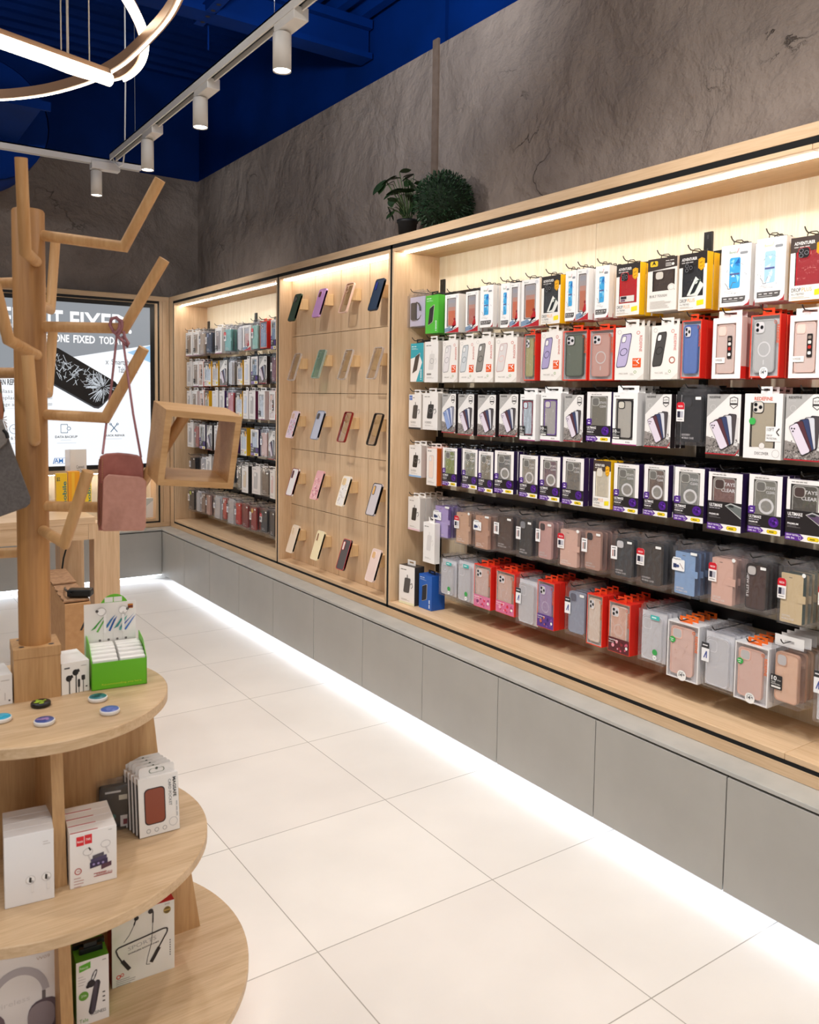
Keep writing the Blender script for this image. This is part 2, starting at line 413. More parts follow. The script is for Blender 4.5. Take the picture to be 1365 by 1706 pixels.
def deck(g):
    # ribbed steel deck: trapezoid ribs running along the shop, further back along the width
    def ribs(x0, x1, y0, y1, z, along):
        p = .15; d = .045
        if along == 'Y':
            n = int((x1 - x0) / p)
            for i in range(n):
                a = x1 - p * (i + 1)
                prof = [(a, z), (a + .05, z), (a + .075, z - d), (a + .125, z - d), (a + .15, z)]
                for (u, v) in zip(prof, prof[1:]):
                    g.add([(u[0], y0, u[1]), (v[0], y0, v[1]), (v[0], y1, v[1]), (u[0], y1, u[1])], [(0, 1, 2, 3)], BLUE)
        else:
            n = int((y1 - y0) / p)
            for i in range(n):
                a = y0 + p * i
                prof = [(a, z), (a + .05, z), (a + .075, z - d), (a + .125, z - d), (a + .15, z)]
                for (u, v) in zip(prof, prof[1:]):
                    g.add([(x0, u[0], u[1]), (x0, v[0], v[1]), (x1, v[0], v[1]), (x1, u[0], u[1])], [(0, 1, 2, 3)], BLUE)
    ribs(-4.2, XW, -2.6, 4.47, DECK, 'Y')
    ribs(-4.2, XW, 4.7, 7.0, 4.0, 'X')
    g.box(-4.2, XW, -2.6, 4.47, DECK + .002, DECK + .1, BLUE)
    g.box(-4.2, XW, 4.47, YW + .15, 4.02, 4.1, BLUE)
    g.box(-4.2, XW, 4.47, 4.66, DECK + .05, 4.1, BLUE)
struct('ceiling', deck)
def joist(g):
    g.box(-4.2, XW, 3.98, 4.1, DECK - .09, DECK - .045, BLUE); g.box(-4.2, XW, 4.02, 4.06, DECK - .22, DECK - .09, BLUE); g.box(-4.2, XW, 3.98, 4.1, DECK - .25, DECK - .22, BLUE)
struct('trim_1', joist)
def batten(g):
    a = onX(729, 80, XW); g.box(XW - .012, XW, a.y - .022, a.y + .022, 2.2, ZW + .03, speckle('brown_batten', '6f5d50', '7a675a', 30, .6))
    g.box(XW + .0, XW + .02, a.y - .06, a.y + .03, ZW, 4.3, BLUE)
struct('trim_2', batten)
# perforated strut channel hung below the deck
t = thing('strut_channel', 'blue perforated strut channel hung under the ribbed ceiling, above the track', 'ceiling strut', onZ(340, 45, 3.3))
g = MB(); A = onZ(340, 45, 3.3); Bp = onZ(388, -6, 3.3); d = (Bp - A); L_ = 1.1; dn = d.normalized()
g.obox((0, 0, 0), dn * L_, dn.cross(Vector((0, 0, 1))) * .05, (0, 0, .004), BLUE)
for k in (0, 1): g.obox(dn.cross(Vector((0, 0, 1))) * (.05 * k), dn * L_, dn.cross(Vector((0, 0, 1))) * .004, (0, 0, .05), BLUE)
for i in range(14): 
    q = dn * (.05 + .075 * i) + dn.cross(Vector((0, 0, 1))) * .025
    g.add([q + Vector((.012 * cos(a), .012 * sin(a), -.0006)) for a in [k * pi / 5 for k in range(10)]], [tuple(range(10))], '050a18')
g.build('channel', t)
g = MB(); g.tube([(0.03, .02, -.1), (.03, .02, .25)], .005, BLUE, 8); g.build('threaded_rod', t)
# round air duct at the far left of the ceiling
def duct():
    c = onD(-27, 196, 5.05)
    t = thing('air_duct', 'large round blue air duct end under the ceiling at upper left', 'air duct', c)
    g = MB(); g.tube([(0, 0, 0), (0, .45, 0)], .355, BLUE, 40); g.build('pipe', t)
    g = MB(); g.tube([(0, -.006, 0), (0, .03, 0)], .362, BLUE, 40, False); g.build('end_band', t)
duct()
def bulk(g):
    a = onZ(70, 181, 2.95); b = onZ(33, 247, 2.95)
    g.box(-4.2, a.x, a.y, b.y, 2.95, 3.0, BLUE); g.box(-4.2, a.x + .04, a.y - .02, a.y, 2.94, 2.985, BLUE)
struct('trim_3', bulk)

# ------------------------------------------------------------------ base cabinets, worktops, kick lights
Y0, DW = 1.3808, .5
XF, XO = 2.0772, 2.178                 # cabinet door plane, oak frame plane
YB, YO = 6.3808, 6.481
ZT, ZB, ZC = .3906, .05, .408
DARKG = pm('24231f', .7)
for k in range(10, -4, -1):
    y0, y1 = Y0 + DW * (k - 1), Y0 + DW * k
    n = 10 - k
    if y1 < -.2: continue
    pos = 'on the right wall, tight in the back corner' if n == 0 else 'on the right wall, %s from the back corner' % ORD[n]
    t = thing('base_cabinet', 'grey base cabinet ' + pos, 'cabinet', (XF, (y0 + y1) / 2, 0), 0, 'grey base cabinets along the right wall')
    g = MB(); g.box(.02, .385, -.249, .249, ZB, ZT - .001, DARKG); g.build('carcass', t)
    g = MB(); g.bevbox(0, .018, -.2482, .2482, ZB, ZT - .003, GREY, .0012); g.build('door', t)
for k in range(6):
    x1 = XF - .0 - .6 * k; x0 = x1 - .6
    t = thing('base_cabinet', 'low grey base cabinet below the big screen, %s from the corner' % (ORD[k]), 'cabinet', ((x0 + x1) / 2, YB, 0), 0, 'grey base cabinets along the back wall')
    g = MB(); g.box(-.299, .299, .02, .25, ZB, ZT - .001, DARKG); g.build('carcass', t)
    g = MB(); g.bevbox(-.2985, .2985, 0, .018, ZB, ZT - .003, GREY, .0012); g.build('door', t)
g = MB(); g.bevbox(XF, XW - .002, -.7, YB + .25, ZT + .004, ZC, SLAB, .002)
tag(g.build('counter_slab'), 'long pale grey ledge slab on top of the base cabinets along the right wall', 'counter')
g = MB(); g.bevbox(-1.6, XF, YB, YB + .25, ZT + .004, ZC, SLAB, .002)
tag(g.build('counter_slab'), 'grey ledge slab on the base cabinets below the big screen', 'counter')
g = MB(); g.box(XF + .085, XF + .1, -.7, YB + .1, 0, ZB, WHITEM); o = g.build('baseboard_right'); o['kind'] = 'structure'
g = MB(); g.box(-1.6, XF + .085, YB + .085, YB + .1, 0, ZB, WHITEM); o = g.build('baseboard_back'); o['kind'] = 'structure'
LEDK = pm('e6f1ff', .5, 0, 11.0)
g = MB(); g.box(XF + .022, XF + .036, -.7, YB - .02, ZB - .009, ZB, LEDK)
tag(g.build('kick_light'), 'cool white light strip under the base cabinets on the right', 'strip light')
g = MB(); g.box(-1.5, XF, YB + .022, YB + .036, ZB - .009, ZB, LEDK)
tag(g.build('kick_light'), 'cool white light strip under the cabinets below the screen', 'strip light')

# ------------------------------------------------------------------ oak surround of the packaging wall and its bays
ZG0, ZG1, ZH0, ZH1 = .444, .457, 2.155, 2.174
ZTOP = 2.211
YN, YD, YF = 3.322, 4.539, 6.390
XBK = 2.456
t = thing('wall_frame', 'oak frame with black shadow gaps around the packaging bays on the right wall', 'wall frame', (XO, 3.3, ZC))
def fb(name, x0, x1, y0, y1, z0, z1, m):
    g = MB(); g.bevbox(x0 - XO, x1 - XO, y0 - 3.3, y1 - 3.3, z0 - ZC, z1 - ZC, m, .0012); return g.build(name, t)
fb('head_board', XO, XW - .003, -.7, YO, ZH1, ZTOP, OAKY)
fb('sill_board', XO, XW - .003, -.7, YO, ZC + .0005, ZG0, OAKY)
fb('corner_post', XO, XW - .003, YF + .006, YO - .001, ZG0, ZH1, OAKV)
g = MB()
GAPM = pm('080707', .9)
for (y0, y1) in ((YN - .0085, YN + .0085), (YD - .0085, YD + .0085), (YF - .0085, YF + .0055)):
    g.box(.0015, .27, y0 - 3.3, y1 - 3.3, ZG0 - ZC, ZH1 - ZC, GAPM)
g.box(.0015, .27, -4, YF - 3.3, ZG0 - ZC + .0004, ZG1 - ZC - .0008, GAPM); g.box(.0015, .27, -4, YF - 3.3, ZH0 - ZC + .0008, ZH1 - ZC - .0004, GAPM)
g.build('shadow_gap', t)
PALEBACK = wood('pale_oak_back', 'ebdfc8', 'dccbab', 'Z', 1.5)
TH = .015
def bay(label, y0, y1, back, left=True, right=True, panel=None):
    t = thing('display_bay', label, 'display bay', (XO, (y0 + y1) / 2, ZG1)); c = (y0 + y1) / 2
    def pb(name, x0, x1, a, b, z0, z1, m, bev=True):
        g = MB()
        (g.bevbox if bev else g.box)(x0 - XO, x1 - XO, a - c, b - c, z0 - ZG1, z1 - ZG1, m); return g.build(name, t)
    pb('shelf', XO, back, y0, y1, ZG1, ZG1 + .019, OAKY)
    pb('top_panel', XO, back, y0, y1, ZH0 - TH, ZH0, OAKY)
    if left: pb('side_panel', XO, back, y1 - TH, y1, ZG1 + .019, ZH0 - TH, OAKV)
    if right: pb('side_panel', XO, back, y0, y0 + TH, ZG1 + .019, ZH0 - TH, OAKV)
    a = y0 + (TH if right else 0); b = y1 - (TH if left else 0)
    if panel: panel(t, c, a, b)
    else:
        g = MB(); m = (a + b) / 2
        g.box(back - XO - .012, back - XO, a - c, m - c - .0008, .019, ZH0 - TH - ZG1, PALEBACK); g.box(back - XO - .012, back - XO, m - c + .0008, b - c, .019, ZH0 - TH - ZG1, PALEBACK)
        g.build('back_panel', t)
    return t, c, a, b
LEDB = pm('fff9f1', .5, 0, 36.0)
def strip(t, c, a, b, x, w_=.009, m=LEDB):
    g = MB(); g.box(x - XO, x - XO + w_, a - c + .01, b - c - .01, ZH0 - TH - ZG1 - .006, ZH0 - TH - ZG1, m); g.build('light_strip', t)
r = bay('far oak bay of hanging phone case packs beside the screen corner', YD + .009, YF - .009, XBK); strip(*r, 2.230)
r = bay('large oak bay of hanging phone case packs nearest the camera', 1.27, YN - .009, XBK, True, False); strip(*r, 2.230)
r = bay('oak bay continuing the large packaging bay past its joint at right edge', -.7, 1.269, XBK, False, True); strip(*r, 2.230)
XP = 2.258
def tiles(t, c, a, b):
    g = MB(); W_ = (b - a) / 4; H_ = (ZH0 - TH - ZG1 - .019) / 5
    g.box(XP - XO + .012, XP - XO + .02, a - c, b - c, .019, ZH0 - TH - ZG1, pm('6b4a2a', .8))
    for i in range(4):
        for j in range(5):
            g.box(XP - XO, XP - XO + .0121, a - c + i * W_ + .0024, a - c + (i + 1) * W_ - .0024, .019 + j * H_ + .0014, .019 + (j + 1) * H_ - .0014, OAKV)
    g.build('panel_tiles', t)
r = bay('middle oak bay with twenty tiled panels holding sample phone cases', YN + .009, YD - .009, XBK, True, True, tiles)
strip(*r, 2.198, .052, pm('fff8ee', .5, 0, 6.5))

# ------------------------------------------------------------------ back wall: oak surround, screen and lit niche
t = thing('screen_frame', 'oak frame on the back wall around the screen and a lit shelf niche', 'wall frame', (0, YO, ZC))
def bb(name, x0, x1, y0, y1, z0, z1, m, bev=True):
    g = MB(); (g.bevbox if bev else g.box)(x0, x1, y0 - YO, y1 - YO, z0 - ZC, z1 - ZC, m); return g.build(name, t)
XL = -.75
bb('head_board', XL, XO - .001, YO, YW - .003, ZH1, ZTOP, OAKX)
bb('sill_board', XL, XO - .001, YO, YW - .003, ZC + .0005, ZG0, OAKX)
bb('post', 2.124, XO - .001, YO, YW - .003, ZG0, ZH1, OAKV); bb('post', 2.099, 2.1225, YO, YW - .003, ZG0, ZH1, OAKV); bb('post', XL, XL + .06, YO, YW - .003, ZG0, ZH1, OAKV)
g = MB(); g.box(2.086, 2.099, .0015, .14, ZG0 - ZC, ZH1 - ZC, BLKM); g.box(XL + .06, 2.086, .0015, .14, ZH0 - ZC, ZH1 - ZC, BLKM); g.box(XL + .06, 2.086, .0015, .14, ZG0 - ZC, ZG1 - ZC, BLKM); g.build('shadow_gap', t)
bb('inner_panel', 2.064, 2.086, YO, YW - .01, ZG1, ZH0, OAKV); bb('inner_panel', XL + .06, 2.064, YO, YW - .01, 2.151, ZH0, OAKX)
bb('rail', XL + .06, 2.064, YO, YW - .01, .852, .882, OAKX); bb('shelf', XL + .06, 2.064, YO, YW - .01, ZG1, ZG1 + .02, OAKX)
bb('back_panel', XL + .06, 2.064, YW - .03, YW - .012, ZG1 + .02, .852, PALEBACK, False)
bb('light_strip', XL + .1, 2.05, YO + .02, YO + .032, .846, .852, pm('fff6ea', .5, 0, 22.0), False)

SX0, SX1, SZ0, SZ1 = -.68, 2.03, .915, 2.119
YS = YO + .012
t = thing('wall_screen', 'large lit advertising screen on back wall reading NEED IT FIXED', 'screen', (0, YS, .885))
g = MB(); zz = .885
for (a, b, c, d) in ((SX0 - .03, SX1 + .032, SZ1, SZ1 + .03), (SX0 - .03, SX1 + .032, SZ0 - .03, SZ0), (SX0 - .03, SX0, SZ0, SZ1), (SX1, SX1 + .032, SZ0, SZ1)):
    g.box(a, b, -.004, .03, c - zz, d - zz, BLKM)
g.build('bezel', t)
SCE = 1.08
def sm(c, e=None):
    e = SCE if e is None else e; k = ('screen', c, e)
    if k not in _M:
        m, nt, b = new_mat('screen_' + c); b.inputs['Base Color'].default_value = (.004, .004, .005, 1); b.inputs['Roughness'].default_value = .35
        b.inputs['Emission Color'].default_value = lin(c); b.inputs['Emission Strength'].default_value = e; _M[k] = m
    return _M[k]
def sp(px, py): p = onY(px, py, YS); return (p.x, p.z - zz)
g = MB()
g.box(SX0, SX1, .0, .03, SZ0 - zz, SZ1 - zz, sm('f4f7fb'))
hb = [sp(0, 616), sp(125, 594), sp(252, 575)]
g.poly([(SX0, hb[0][1] - .09)] + [hb[0], hb[1], (SX1, hb[2][1])] + [(SX1, SZ1 - zz), (SX0, SZ1 - zz)], sm('8d9298'), 1)
g.poly([sp(212, 587), (SX1, sp(250, 576)[1]), (SX1, sp(250, 604)[1])], sm('9cc6e6'), 2)
WT = sm('ffffff', 1.15)
def st(s, px0, px1, pt, pb, L=3, m=WT, bold=True, rot=0.0):
    a = sp(px0, pb); b = sp(px1, pt); g.text(s, a[0], a[1], b[1] - a[1], m, L, b[0] - a[0], rot, bold)
zt_, zb_ = sp(117, 518)[1], sp(117, 551)[1]
def line(s, p0, p1, top, bot, **k):
    a = sp(p0, 540)[0]; b = sp(p1, 540)[0]; g.text(s, a, bot, top - bot, k.get('m', WT), 3, b - a, 0, True)
line('NEED', -34, 41, zt_, zb_); line('IT', 80, 105, zt_, zb_); line('FIXED?', 117, 222, zt_, zb_)
z2t, z2b = sp(122, 558)[1], sp(122, 571)[1]
line('GET', 1, 26, z2t, z2b); line('YOUR', 33, 70, z2t, z2b); line('PHONE', 76, 115, z2t, z2b); line('FIXED', 122, 158, z2t, z2b); line('TODAY', 165, 206, z2t, z2b)
ph = [(66, 600), (74, 586), (88, 577), (97, 580), (192, 636), (197, 642), (194, 648), (170, 674), (164, 678), (157, 677), (80, 634), (66, 622)]
g.poly([sp(x, y + 3) for x, y in ph], sm('6a6e74', .4), 2)
g.poly([sp(x, y) for x, y in ph], sm('0d0f12', .12), 3)
rr = random.Random(3)
for i in range(230):
    if i < 130: 
        a = rr.uniform(0, 2 * pi); r0 = rr.uniform(1, 14); r1 = r0 + rr.uniform(5, 22); cx, cy = 172, 645
        p0 = (cx + r0 * cos(a) * 1.2, cy + r0 * sin(a)); a += rr.uniform(-.12, .12); p1 = (cx + r1 * cos(a) * 1.2, cy + r1 * sin(a))
    else:
        u = rr.uniform(.05, .8); v = rr.uniform(.05, .95); q0 = (78 + u * 105, 590 + u * 52 + v * 34 - 8); a = rr.uniform(0, 2 * pi); l = rr.uniform(4, 13)
        p0 = q0; p1 = (q0[0] + l * cos(a), q0[1] + l * sin(a))
    def inside(p):
        x, y = p; c = False; n = len(ph)
        for k in range(n):
            (x1, y1), (x2, y2) = ph[k], ph[k - 1]
            if (y1 > y) != (y2 > y) and x < (x2 - x1) * (y - y1) / (y2 - y1) + x1: c = not c
        return c
    if inside(p0) and inside(p1): g.stroke([sp(*p0), sp(*p1)], rr.uniform(.0016, .0042), sm('dfe6ee', .8), 4)
GT = sm('60666c', .3); GL = sm('a4a8ac', .55); BT = sm('3f87b5', .4)
st('Smartphones', 186, 232, 600, 610, m=GT, bold=False); st('Tablets etc.', 197, 229, 612, 621, m=GT, bold=False)
st('x', 176, 181, 601, 607, m=GL, bold=False)
st('CAN REPAIR:', -6, 36, 632, 641, m=sm('3c4044', .25), bold=True)
for i, s_ in enumerate(('Screen Glass Repair', 'Battery replacement', 'Water damage and more')):
    st(s_, -40, 55, 649 + 11 * i, 656 + 11 * i, m=GL, bold=False); a = sp(-40, 658.5 + 11 * i); b = sp(60, 658.5 + 11 * i); g.rect(a[0], a[1], b[0], a[1] + .0025, sm('d4d8dc'), 2)
    st('system', 78, 87, 649 + 11 * i, 656 + 11 * i, m=GL, bold=False)
a = sp(24, 715); g.ring(a[0], a[1], .034, .003, BT, 3); g.stroke([(a[0] + .015, a[1] + .014), a, (a[0] - .012, a[1] + .006)], .003, BT, 3)
a = sp(109, 714); g.outline(rrect(a[0] - .008, a[1], .05, .066, .005), .005, BT, 3); g.disc(a[0] + .024, a[1], .017, sm('f4f7fb'), 4); g.ring(a[0] + .024, a[1], .014, .004, BT, 5)
a = sp(190, 713); g.stroke([(a[0] - .025, a[1] - .03), (a[0] + .025, a[1] + .03)], .006, BT, 3); g.stroke([(a[0] + .025, a[1] - .03), (a[0] - .025, a[1] + .03)], .006, BT, 3)
g.ring(a[0] - .026, a[1] + .03, .009, .004, BT, 4); g.ring(a[0] + .026, a[1] + .03, .009, .004, BT, 4)
st('FREE & SECURE', 2, 47, 727, 733, m=GT, bold=False); st('DATA BACKUP', 92, 129, 725.5, 730, m=GT, bold=True); st('QUICK REPAIR', 173, 208, 723.5, 728, m=GT, bold=True)
for (x0, x1, y) in ((101, 119, 734), (95, 127, 739), (176, 203, 732), (2, 46, 740)): a = sp(x0, y); b = sp(x1, y); g.rect(a[0], a[1], b[0], a[1] + .006, sm('dde2e8'), 2)
BL = sm('2f7fd0', .7)
a = sp(88, 773); b = sp(112, 762.5); g.outline([(a[0], a[1]), (b[0], a[1]), (b[0] + .01, b[1]), (a[0] + .012, b[1])], .006, BL, 3); st('AM', 90.5, 105, 763.7, 771.7, 4, BL)
g.build('screen_panel', t)

# ------------------------------------------------------------------ sample phone cases on oak holders in the middle bay
def case_mb(w_, h, tk, col, frame=None, cam='sq', ring=None, logo=None, back=None, y0=0.0, g=None, cx=0, cz=0, camcol='1c1c1f'):
    """solid phone case: shell, rim, camera opening with lenses, optional charging ring; front of the back face at y0"""
    g = g or MB(); P = rrect(cx, cz, w_, h, w_ * .15, 4)
    g.prism(P, y0, y0 + tk, col, frame or col)
    if frame: 
        Q = rrect(cx, cz, w_ - .007, h - .007, w_ * .13, 4); n = len(P)
        vs = [(x, y0 - .0012, z) for x, z in P] + [(x, y0 - .0012, z) for x, z in Q] + [(x, y0 + .0005, z) for x, z in P] + [(x, y0 + .0005, z) for x, z in Q]
        g.add(vs, [f for i in range(n) for f in ((i, (i + 1) % n, n + (i + 1) % n, n + i), (i, 2 * n + i, 2 * n + (i + 1) % n, (i + 1) % n), (n + i, n + (i + 1) % n, 3 * n + (i + 1) % n, 3 * n + i))], frame)
    if cam == 'sq':
        s_ = w_ * .46; ax, az = cx - w_ / 2 + s_ / 2 + w_ * .06, cz + h / 2 - s_ / 2 - w_ * .06
        g.prism(rrect(ax, az, s_, s_, s_ * .28), y0 - .0022, y0 + .001, frame or camcol); g.poly(rrect(ax, az, s_ * .9, s_ * .9, s_ * .26), camcol, 1, y0 - .0022)
        for (u, v) in ((-.22, .22), (-.22, -.22), (.22, 0)): g.disc(ax + u * s_, az + v * s_, s_ * .17, '07070a', 2, 12, y0 - .0022); g.ring(ax + u * s_, az + v * s_, s_ * .18, s_ * .03, '9a9aa0', 3, 12, y0 - .0022)
    elif cam == 'pill':
        ax, az = cx - w_ * .26, cz + h / 2 - w_ * .42
        g.prism(rrect(ax, az, w_ * .3, w_ * .62, w_ * .12), y0 - .002, y0 + .001, frame or camcol); g.poly(rrect(ax, az, w_ * .25, w_ * .57, w_ * .11), camcol, 1, y0 - .002)
        for v in (-.15, .12): g.disc(ax, az + v * w_, w_ * .085, '08080a', 2, 12, y0 - .002)
    elif cam == 'hole':
        s_ = w_ * .44; ax, az = cx - w_ / 2 + s_ / 2 + w_ * .07, cz + h / 2 - s_ / 2 - w_ * .07
        g.prism(rrect(ax, az, s_, s_, s_ * .28), y0 - .0018, y0 + .001, frame or col); g.poly(rrect(ax, az, s_ * .86, s_ * .86, s_ * .26), camcol, 1, y0 - .0018)
    if ring:
        g.ring(cx, cz - h * .06, w_ * .30, w_ * .055, ring, 2, 28, y0); g.poly(rrect(cx, cz - h * .06 - w_ * .5, w_ * .055, w_ * .2, w_ * .02), ring, 2, y0)
    return g
CASES = [ # px centre, colour, rim, camera, camera colour, extra, description
 [(491, 512, '2c4a34', '22392a', 'sq', '10140f', 0, 'dark green translucent'), (532, 504.5, 'd9a6dc', 'cf97d4', 'hole', '6a3a30', 0, 'lilac pink'), (577, 496, 'CLEAR', 'e7c4b2', 'hole', 'c79a72', 0, 'clear peach-rimmed'), (627, 490.5, '2e3d52', '222d40', 'pill', '1d2a8c', 0, 'dark navy blue')],
 [(490, 611, 'CLEAR', 'f0ece6', 'pill', 'd8b894', 0, 'thin clear'), (530.5, 606, 'MINT', '9fd0b4', 'sq', '86b89a', 0, 'mint green clear'), (575, 607, 'CLEAR', 'efe6da', 'pill', 'd8a868', 0, 'clear white-rimmed'), (624, 604.6, 'CLEAR', 'f4efe8', None, '', 0, 'plain clear')],
 [(487, 707, 'd8c4d2', 'e9d2cc', 'hole', 'c8a492', 1, 'floral print'), (529, 708, 'b9bccb', '858ca2', 'hole', '4a4038', 0, 'silvery blue-grey'), (574, 711, 'CLEAR', '8c1f1b', 'hole', 'c9995e', 0, 'clear red rimmed'), (624, 715, 'CLEAR', '1c1714', None, '', 0, 'clear black-rimmed')],
 [(487, 803, 'e6e0de', '8e2a2c', 'pill', '3a1512', 0, 'white dark red rimmed'), (528, 808, 'e6a9ab', 'e9b8b4', None, '', 2, 'pink glitter'), (572, 818, 'ece6e0', 'f1dcb8', 'sq', 'e6c288', 3, 'white marble'), (623, 832, 'c9c1c4', '3d3a40', 'pill', 'dfa95e', 0, 'silver grey dark-edged')],
 [(487.6, 897.6, 'e4cdb4', 'efdfca', 'pill', 'd6b78e', 0, 'beige pearl'), (529, 908.5, 'f1e0b4', 'f4e6c4', 'pill', '8a5a34', 0, 'cream yellow'), (572.6, 923.8, '4b4444', 'c8383a', 'pill', 'e8d8d0', 0, 'charcoal red-edged'), (621.7, 941.6, 'e5ccc2', 'ecd8d0', 'hole', 'dcae78', 0, 'pale pink')]]
CLR = {'CLEAR': clear_mat('case_clear', 'fbf8f4', .05, .1, .0), 'MINT': clear_mat('mint_plastic', 'bfe6cf', .1, .15, .12)}
TILT = radians(18)
OAKB = wood('oak_block_pale', 'e2c498', 'd2ae7c', 'Z')
for r_, row in enumerate(CASES):
    for c_, (px, py, col, rim, camk, camc, pat, desc) in enumerate(row):
        p = onX(px, py, 2.182)
        where = '%s row, %s from left in the middle bay' % (ORD[r_], ORD[c_])
        o = thing('case_holder', 'oak holder block under the %s sample case' % desc, 'holder', (XP, p.y, p.z), -pi / 2, 'oak holders in the middle bay')
        g = MB(); g.bevbox(-.026, .026, -.058, -.0008, -.012, .048, OAKB, .001); g.build('block', o)
        g = MB(); g.bevbox(-.025, .025, -.006, .004, -.042, .062, OAKB, .001); q = g.build('face_plate', o); q.location = (0, -.058, .004); q.rotation_euler = (-TILT, 0, 0)
        W_, H_ = (.080, .164)
        o = thing('phone_case', '%s phone case, %s' % (desc, where), 'phone case', p, -pi / 2, 'sample phone cases in the middle bay')
        m = CLR.get(col, col)
        g = MB(); 
        if isinstance(m, str): case_mb(W_, H_, .010, m, None, None, g=g)
        else: g.prism(rrect(0, 0, W_ - .004, H_ - .004, .012), .0005, .0025, m)
        if pat:
            r2 = random.Random(r_ * 9 + c_)
            for i in range(46):
                cc = {1: ['b89ac8', 'd8707c', '8a9a78', 'e8b0b4'], 2: ['f4c8c8', 'c87888', 'f8e0dc', 'b8607c'], 3: ['d4ccc8', 'c8beb8', 'f6f2ee', 'dfd4c6']}[pat][i % 4]
                g.disc(r2.uniform(-.031, .031), r2.uniform(-.07, .045), r2.uniform(.002, .006), cc, 1, 7)
        b_ = g.build('case_back', o); b_.rotation_euler = (-TILT, 0, 0)
        g = MB(); P = rrect(0, 0, W_, H_, .0125); Q = rrect(0, 0, W_ - .0065, H_ - .0065, .0105); n = len(P)
        if col == 'CLEAR' and rim[0] in 'f': rim = clear_mat('clear_rim', 'f6efe6', .12, .1, .3)
        if col == 'MINT': rim = clear_mat('mint_rim', 'b4e2c8', .1, .1, .3)
        if col == 'CLEAR' and rim == 'efe6da': rim = clear_mat('clear_rim', '', 0)
        vs = [(x, -.0012, z) for x, z in P] + [(x, -.0012, z) for x, z in Q] + [(x, .0105, z) for x, z in P] + [(x, .0105, z) for x, z in Q]
        g.add(vs, [f for i in range(n) for f in ((i, (i + 1) % n, n + (i + 1) % n, n + i), (i, 2 * n + i, 2 * n + (i + 1) % n, (i + 1) % n), (n + i, n + (i + 1) % n, 3 * n + (i + 1) % n, 3 * n + i), (2 * n + i, 3 * n + i, 3 * n + (i + 1) % n, 2 * n + (i + 1) % n))], rim)
        b_ = g.build('rim', o); b_.rotation_euler = (-TILT, 0, 0)
        if camk:
            g = MB(); (g.outline if col in CLR else g.prism)(*(({'sq': rrect(-.014, .05, .036, .038, .01), 'hole': rrect(-.015, .05, .032, .036, .01), 'pill': rrect(-.019, .045, .02, .046, .008)}[camk], .003, rim, 6) if col in CLR else ({'sq': rrect(-.014, .05, .036, .038, .01), 'hole': rrect(-.015, .05, .032, .036, .01), 'pill': rrect(-.019, .045, .02, .046, .008)}[camk], -.002, .001, rim)))
            if not (col in CLR): g.poly({'sq': rrect(-.014, .05, .032, .034, .009), 'hole': rrect(-.015, .05, .028, .032, .009), 'pill': rrect(-.019, .045, .016, .042, .007)}[camk], camc, 1, -.002)
            if camk == 'sq' and col not in CLR:
                for u, v in ((-.022, .058), (-.022, .042), (-.006, .05)): g.ring(u, v, .007, .0016, 'b8b8b4', 2, 12, -.002)
            b_ = g.build('camera_cutout', o); b_.rotation_euler = (-TILT, 0, 0)

# ------------------------------------------------------------------ hanging packs: one builder per kind of packaging
# local frame of a pack: x to the viewer's right, y away from the viewer, z up; z = 0 is the top of the carton
BLKT = '1b1a1c'
def tab_mb(w_, t_, col, ww=.42, hh=.022, off=0.0):
    """hang tab with its slot"""
    g = MB(); a = w_ * ww / 2; m = col; y0, y1 = t_ * .5 - .0006, t_ * .5 + .0006
    s1, s2 = hh * .38, hh * .72
    g.box(off - a, off + a, y0, y1, -.002, s1, m); g.box(off - a, off + a, y0, y1, s2, hh, m)
    g.box(off - a, off - a * .55, y0, y1, s1, s2, m); g.box(off + a * .55, off + a, y0, y1, s1, s2, m)
    return g
def loop_mb(t_, off=0.0):
    g = MB(); y = t_ * .5
    g.tube([(off - .016, y, -.001), (off - .015, y, .010), (off - .006, y - .001, .015), (off + .010, y, .014), (off + .018, y, .006), (off + .026, y, .004)], .0016, BLKM, 6)
    return g
def carton(w_, h, t_, front, side=None, win=None, inner='d8d4d0', dep=.009):
    g = MB(); side = side or front; x0, x1 = -w_ / 2, w_ / 2
    if win is None:
        g.add([(x0, 0, -h), (x1, 0, -h), (x1, 0, 0), (x0, 0, 0)], [(0, 1, 2, 3)], front)
    else:
        a, b, c, d = win   # left, bottom, right, top in metres from the carton's bottom left
        X0, X1, Z0, Z1 = x0 + a, x0 + c, -h + b, -h + d
        for q in ((x0, X0, -h, 0), (X1, x1, -h, 0), (X0, X1, -h, Z0), (X0, X1, Z1, 0)):
            g.add([(q[0], 0, q[2]), (q[1], 0, q[2]), (q[1], 0, q[3]), (q[0], 0, q[3])], [(0, 1, 2, 3)], front)
        g.add([(X0, dep, Z0), (X1, dep, Z0), (X1, dep, Z1), (X0, dep, Z1), (X0, 0, Z0), (X1, 0, Z0), (X1, 0, Z1), (X0, 0, Z1)],
              [(0, 1, 2, 3), (4, 5, 1, 0), (5, 6, 2, 1), (6, 7, 3, 2), (7, 4, 0, 3)], inner)
    g.add([(x0, 0, -h), (x1, 0, -h), (x1, t_, -h), (x0, t_, -h), (x0, 0, 0), (x1, 0, 0), (x1, t_, 0), (x0, t_, 0)],
          [(0, 3, 2, 1), (4, 5, 6, 7), (1, 2, 6, 5), (2, 3, 7, 6), (3, 0, 4, 7)], side)
    g.w, g.h, g.t = w_, h, t_
    return g
def shell(w_, h, t_, m):
    g = MB(); g.box(-w_ / 2, w_ / 2, 0, t_, -h, 0, m); g.w, g.h, g.t = w_, h, t_; return g
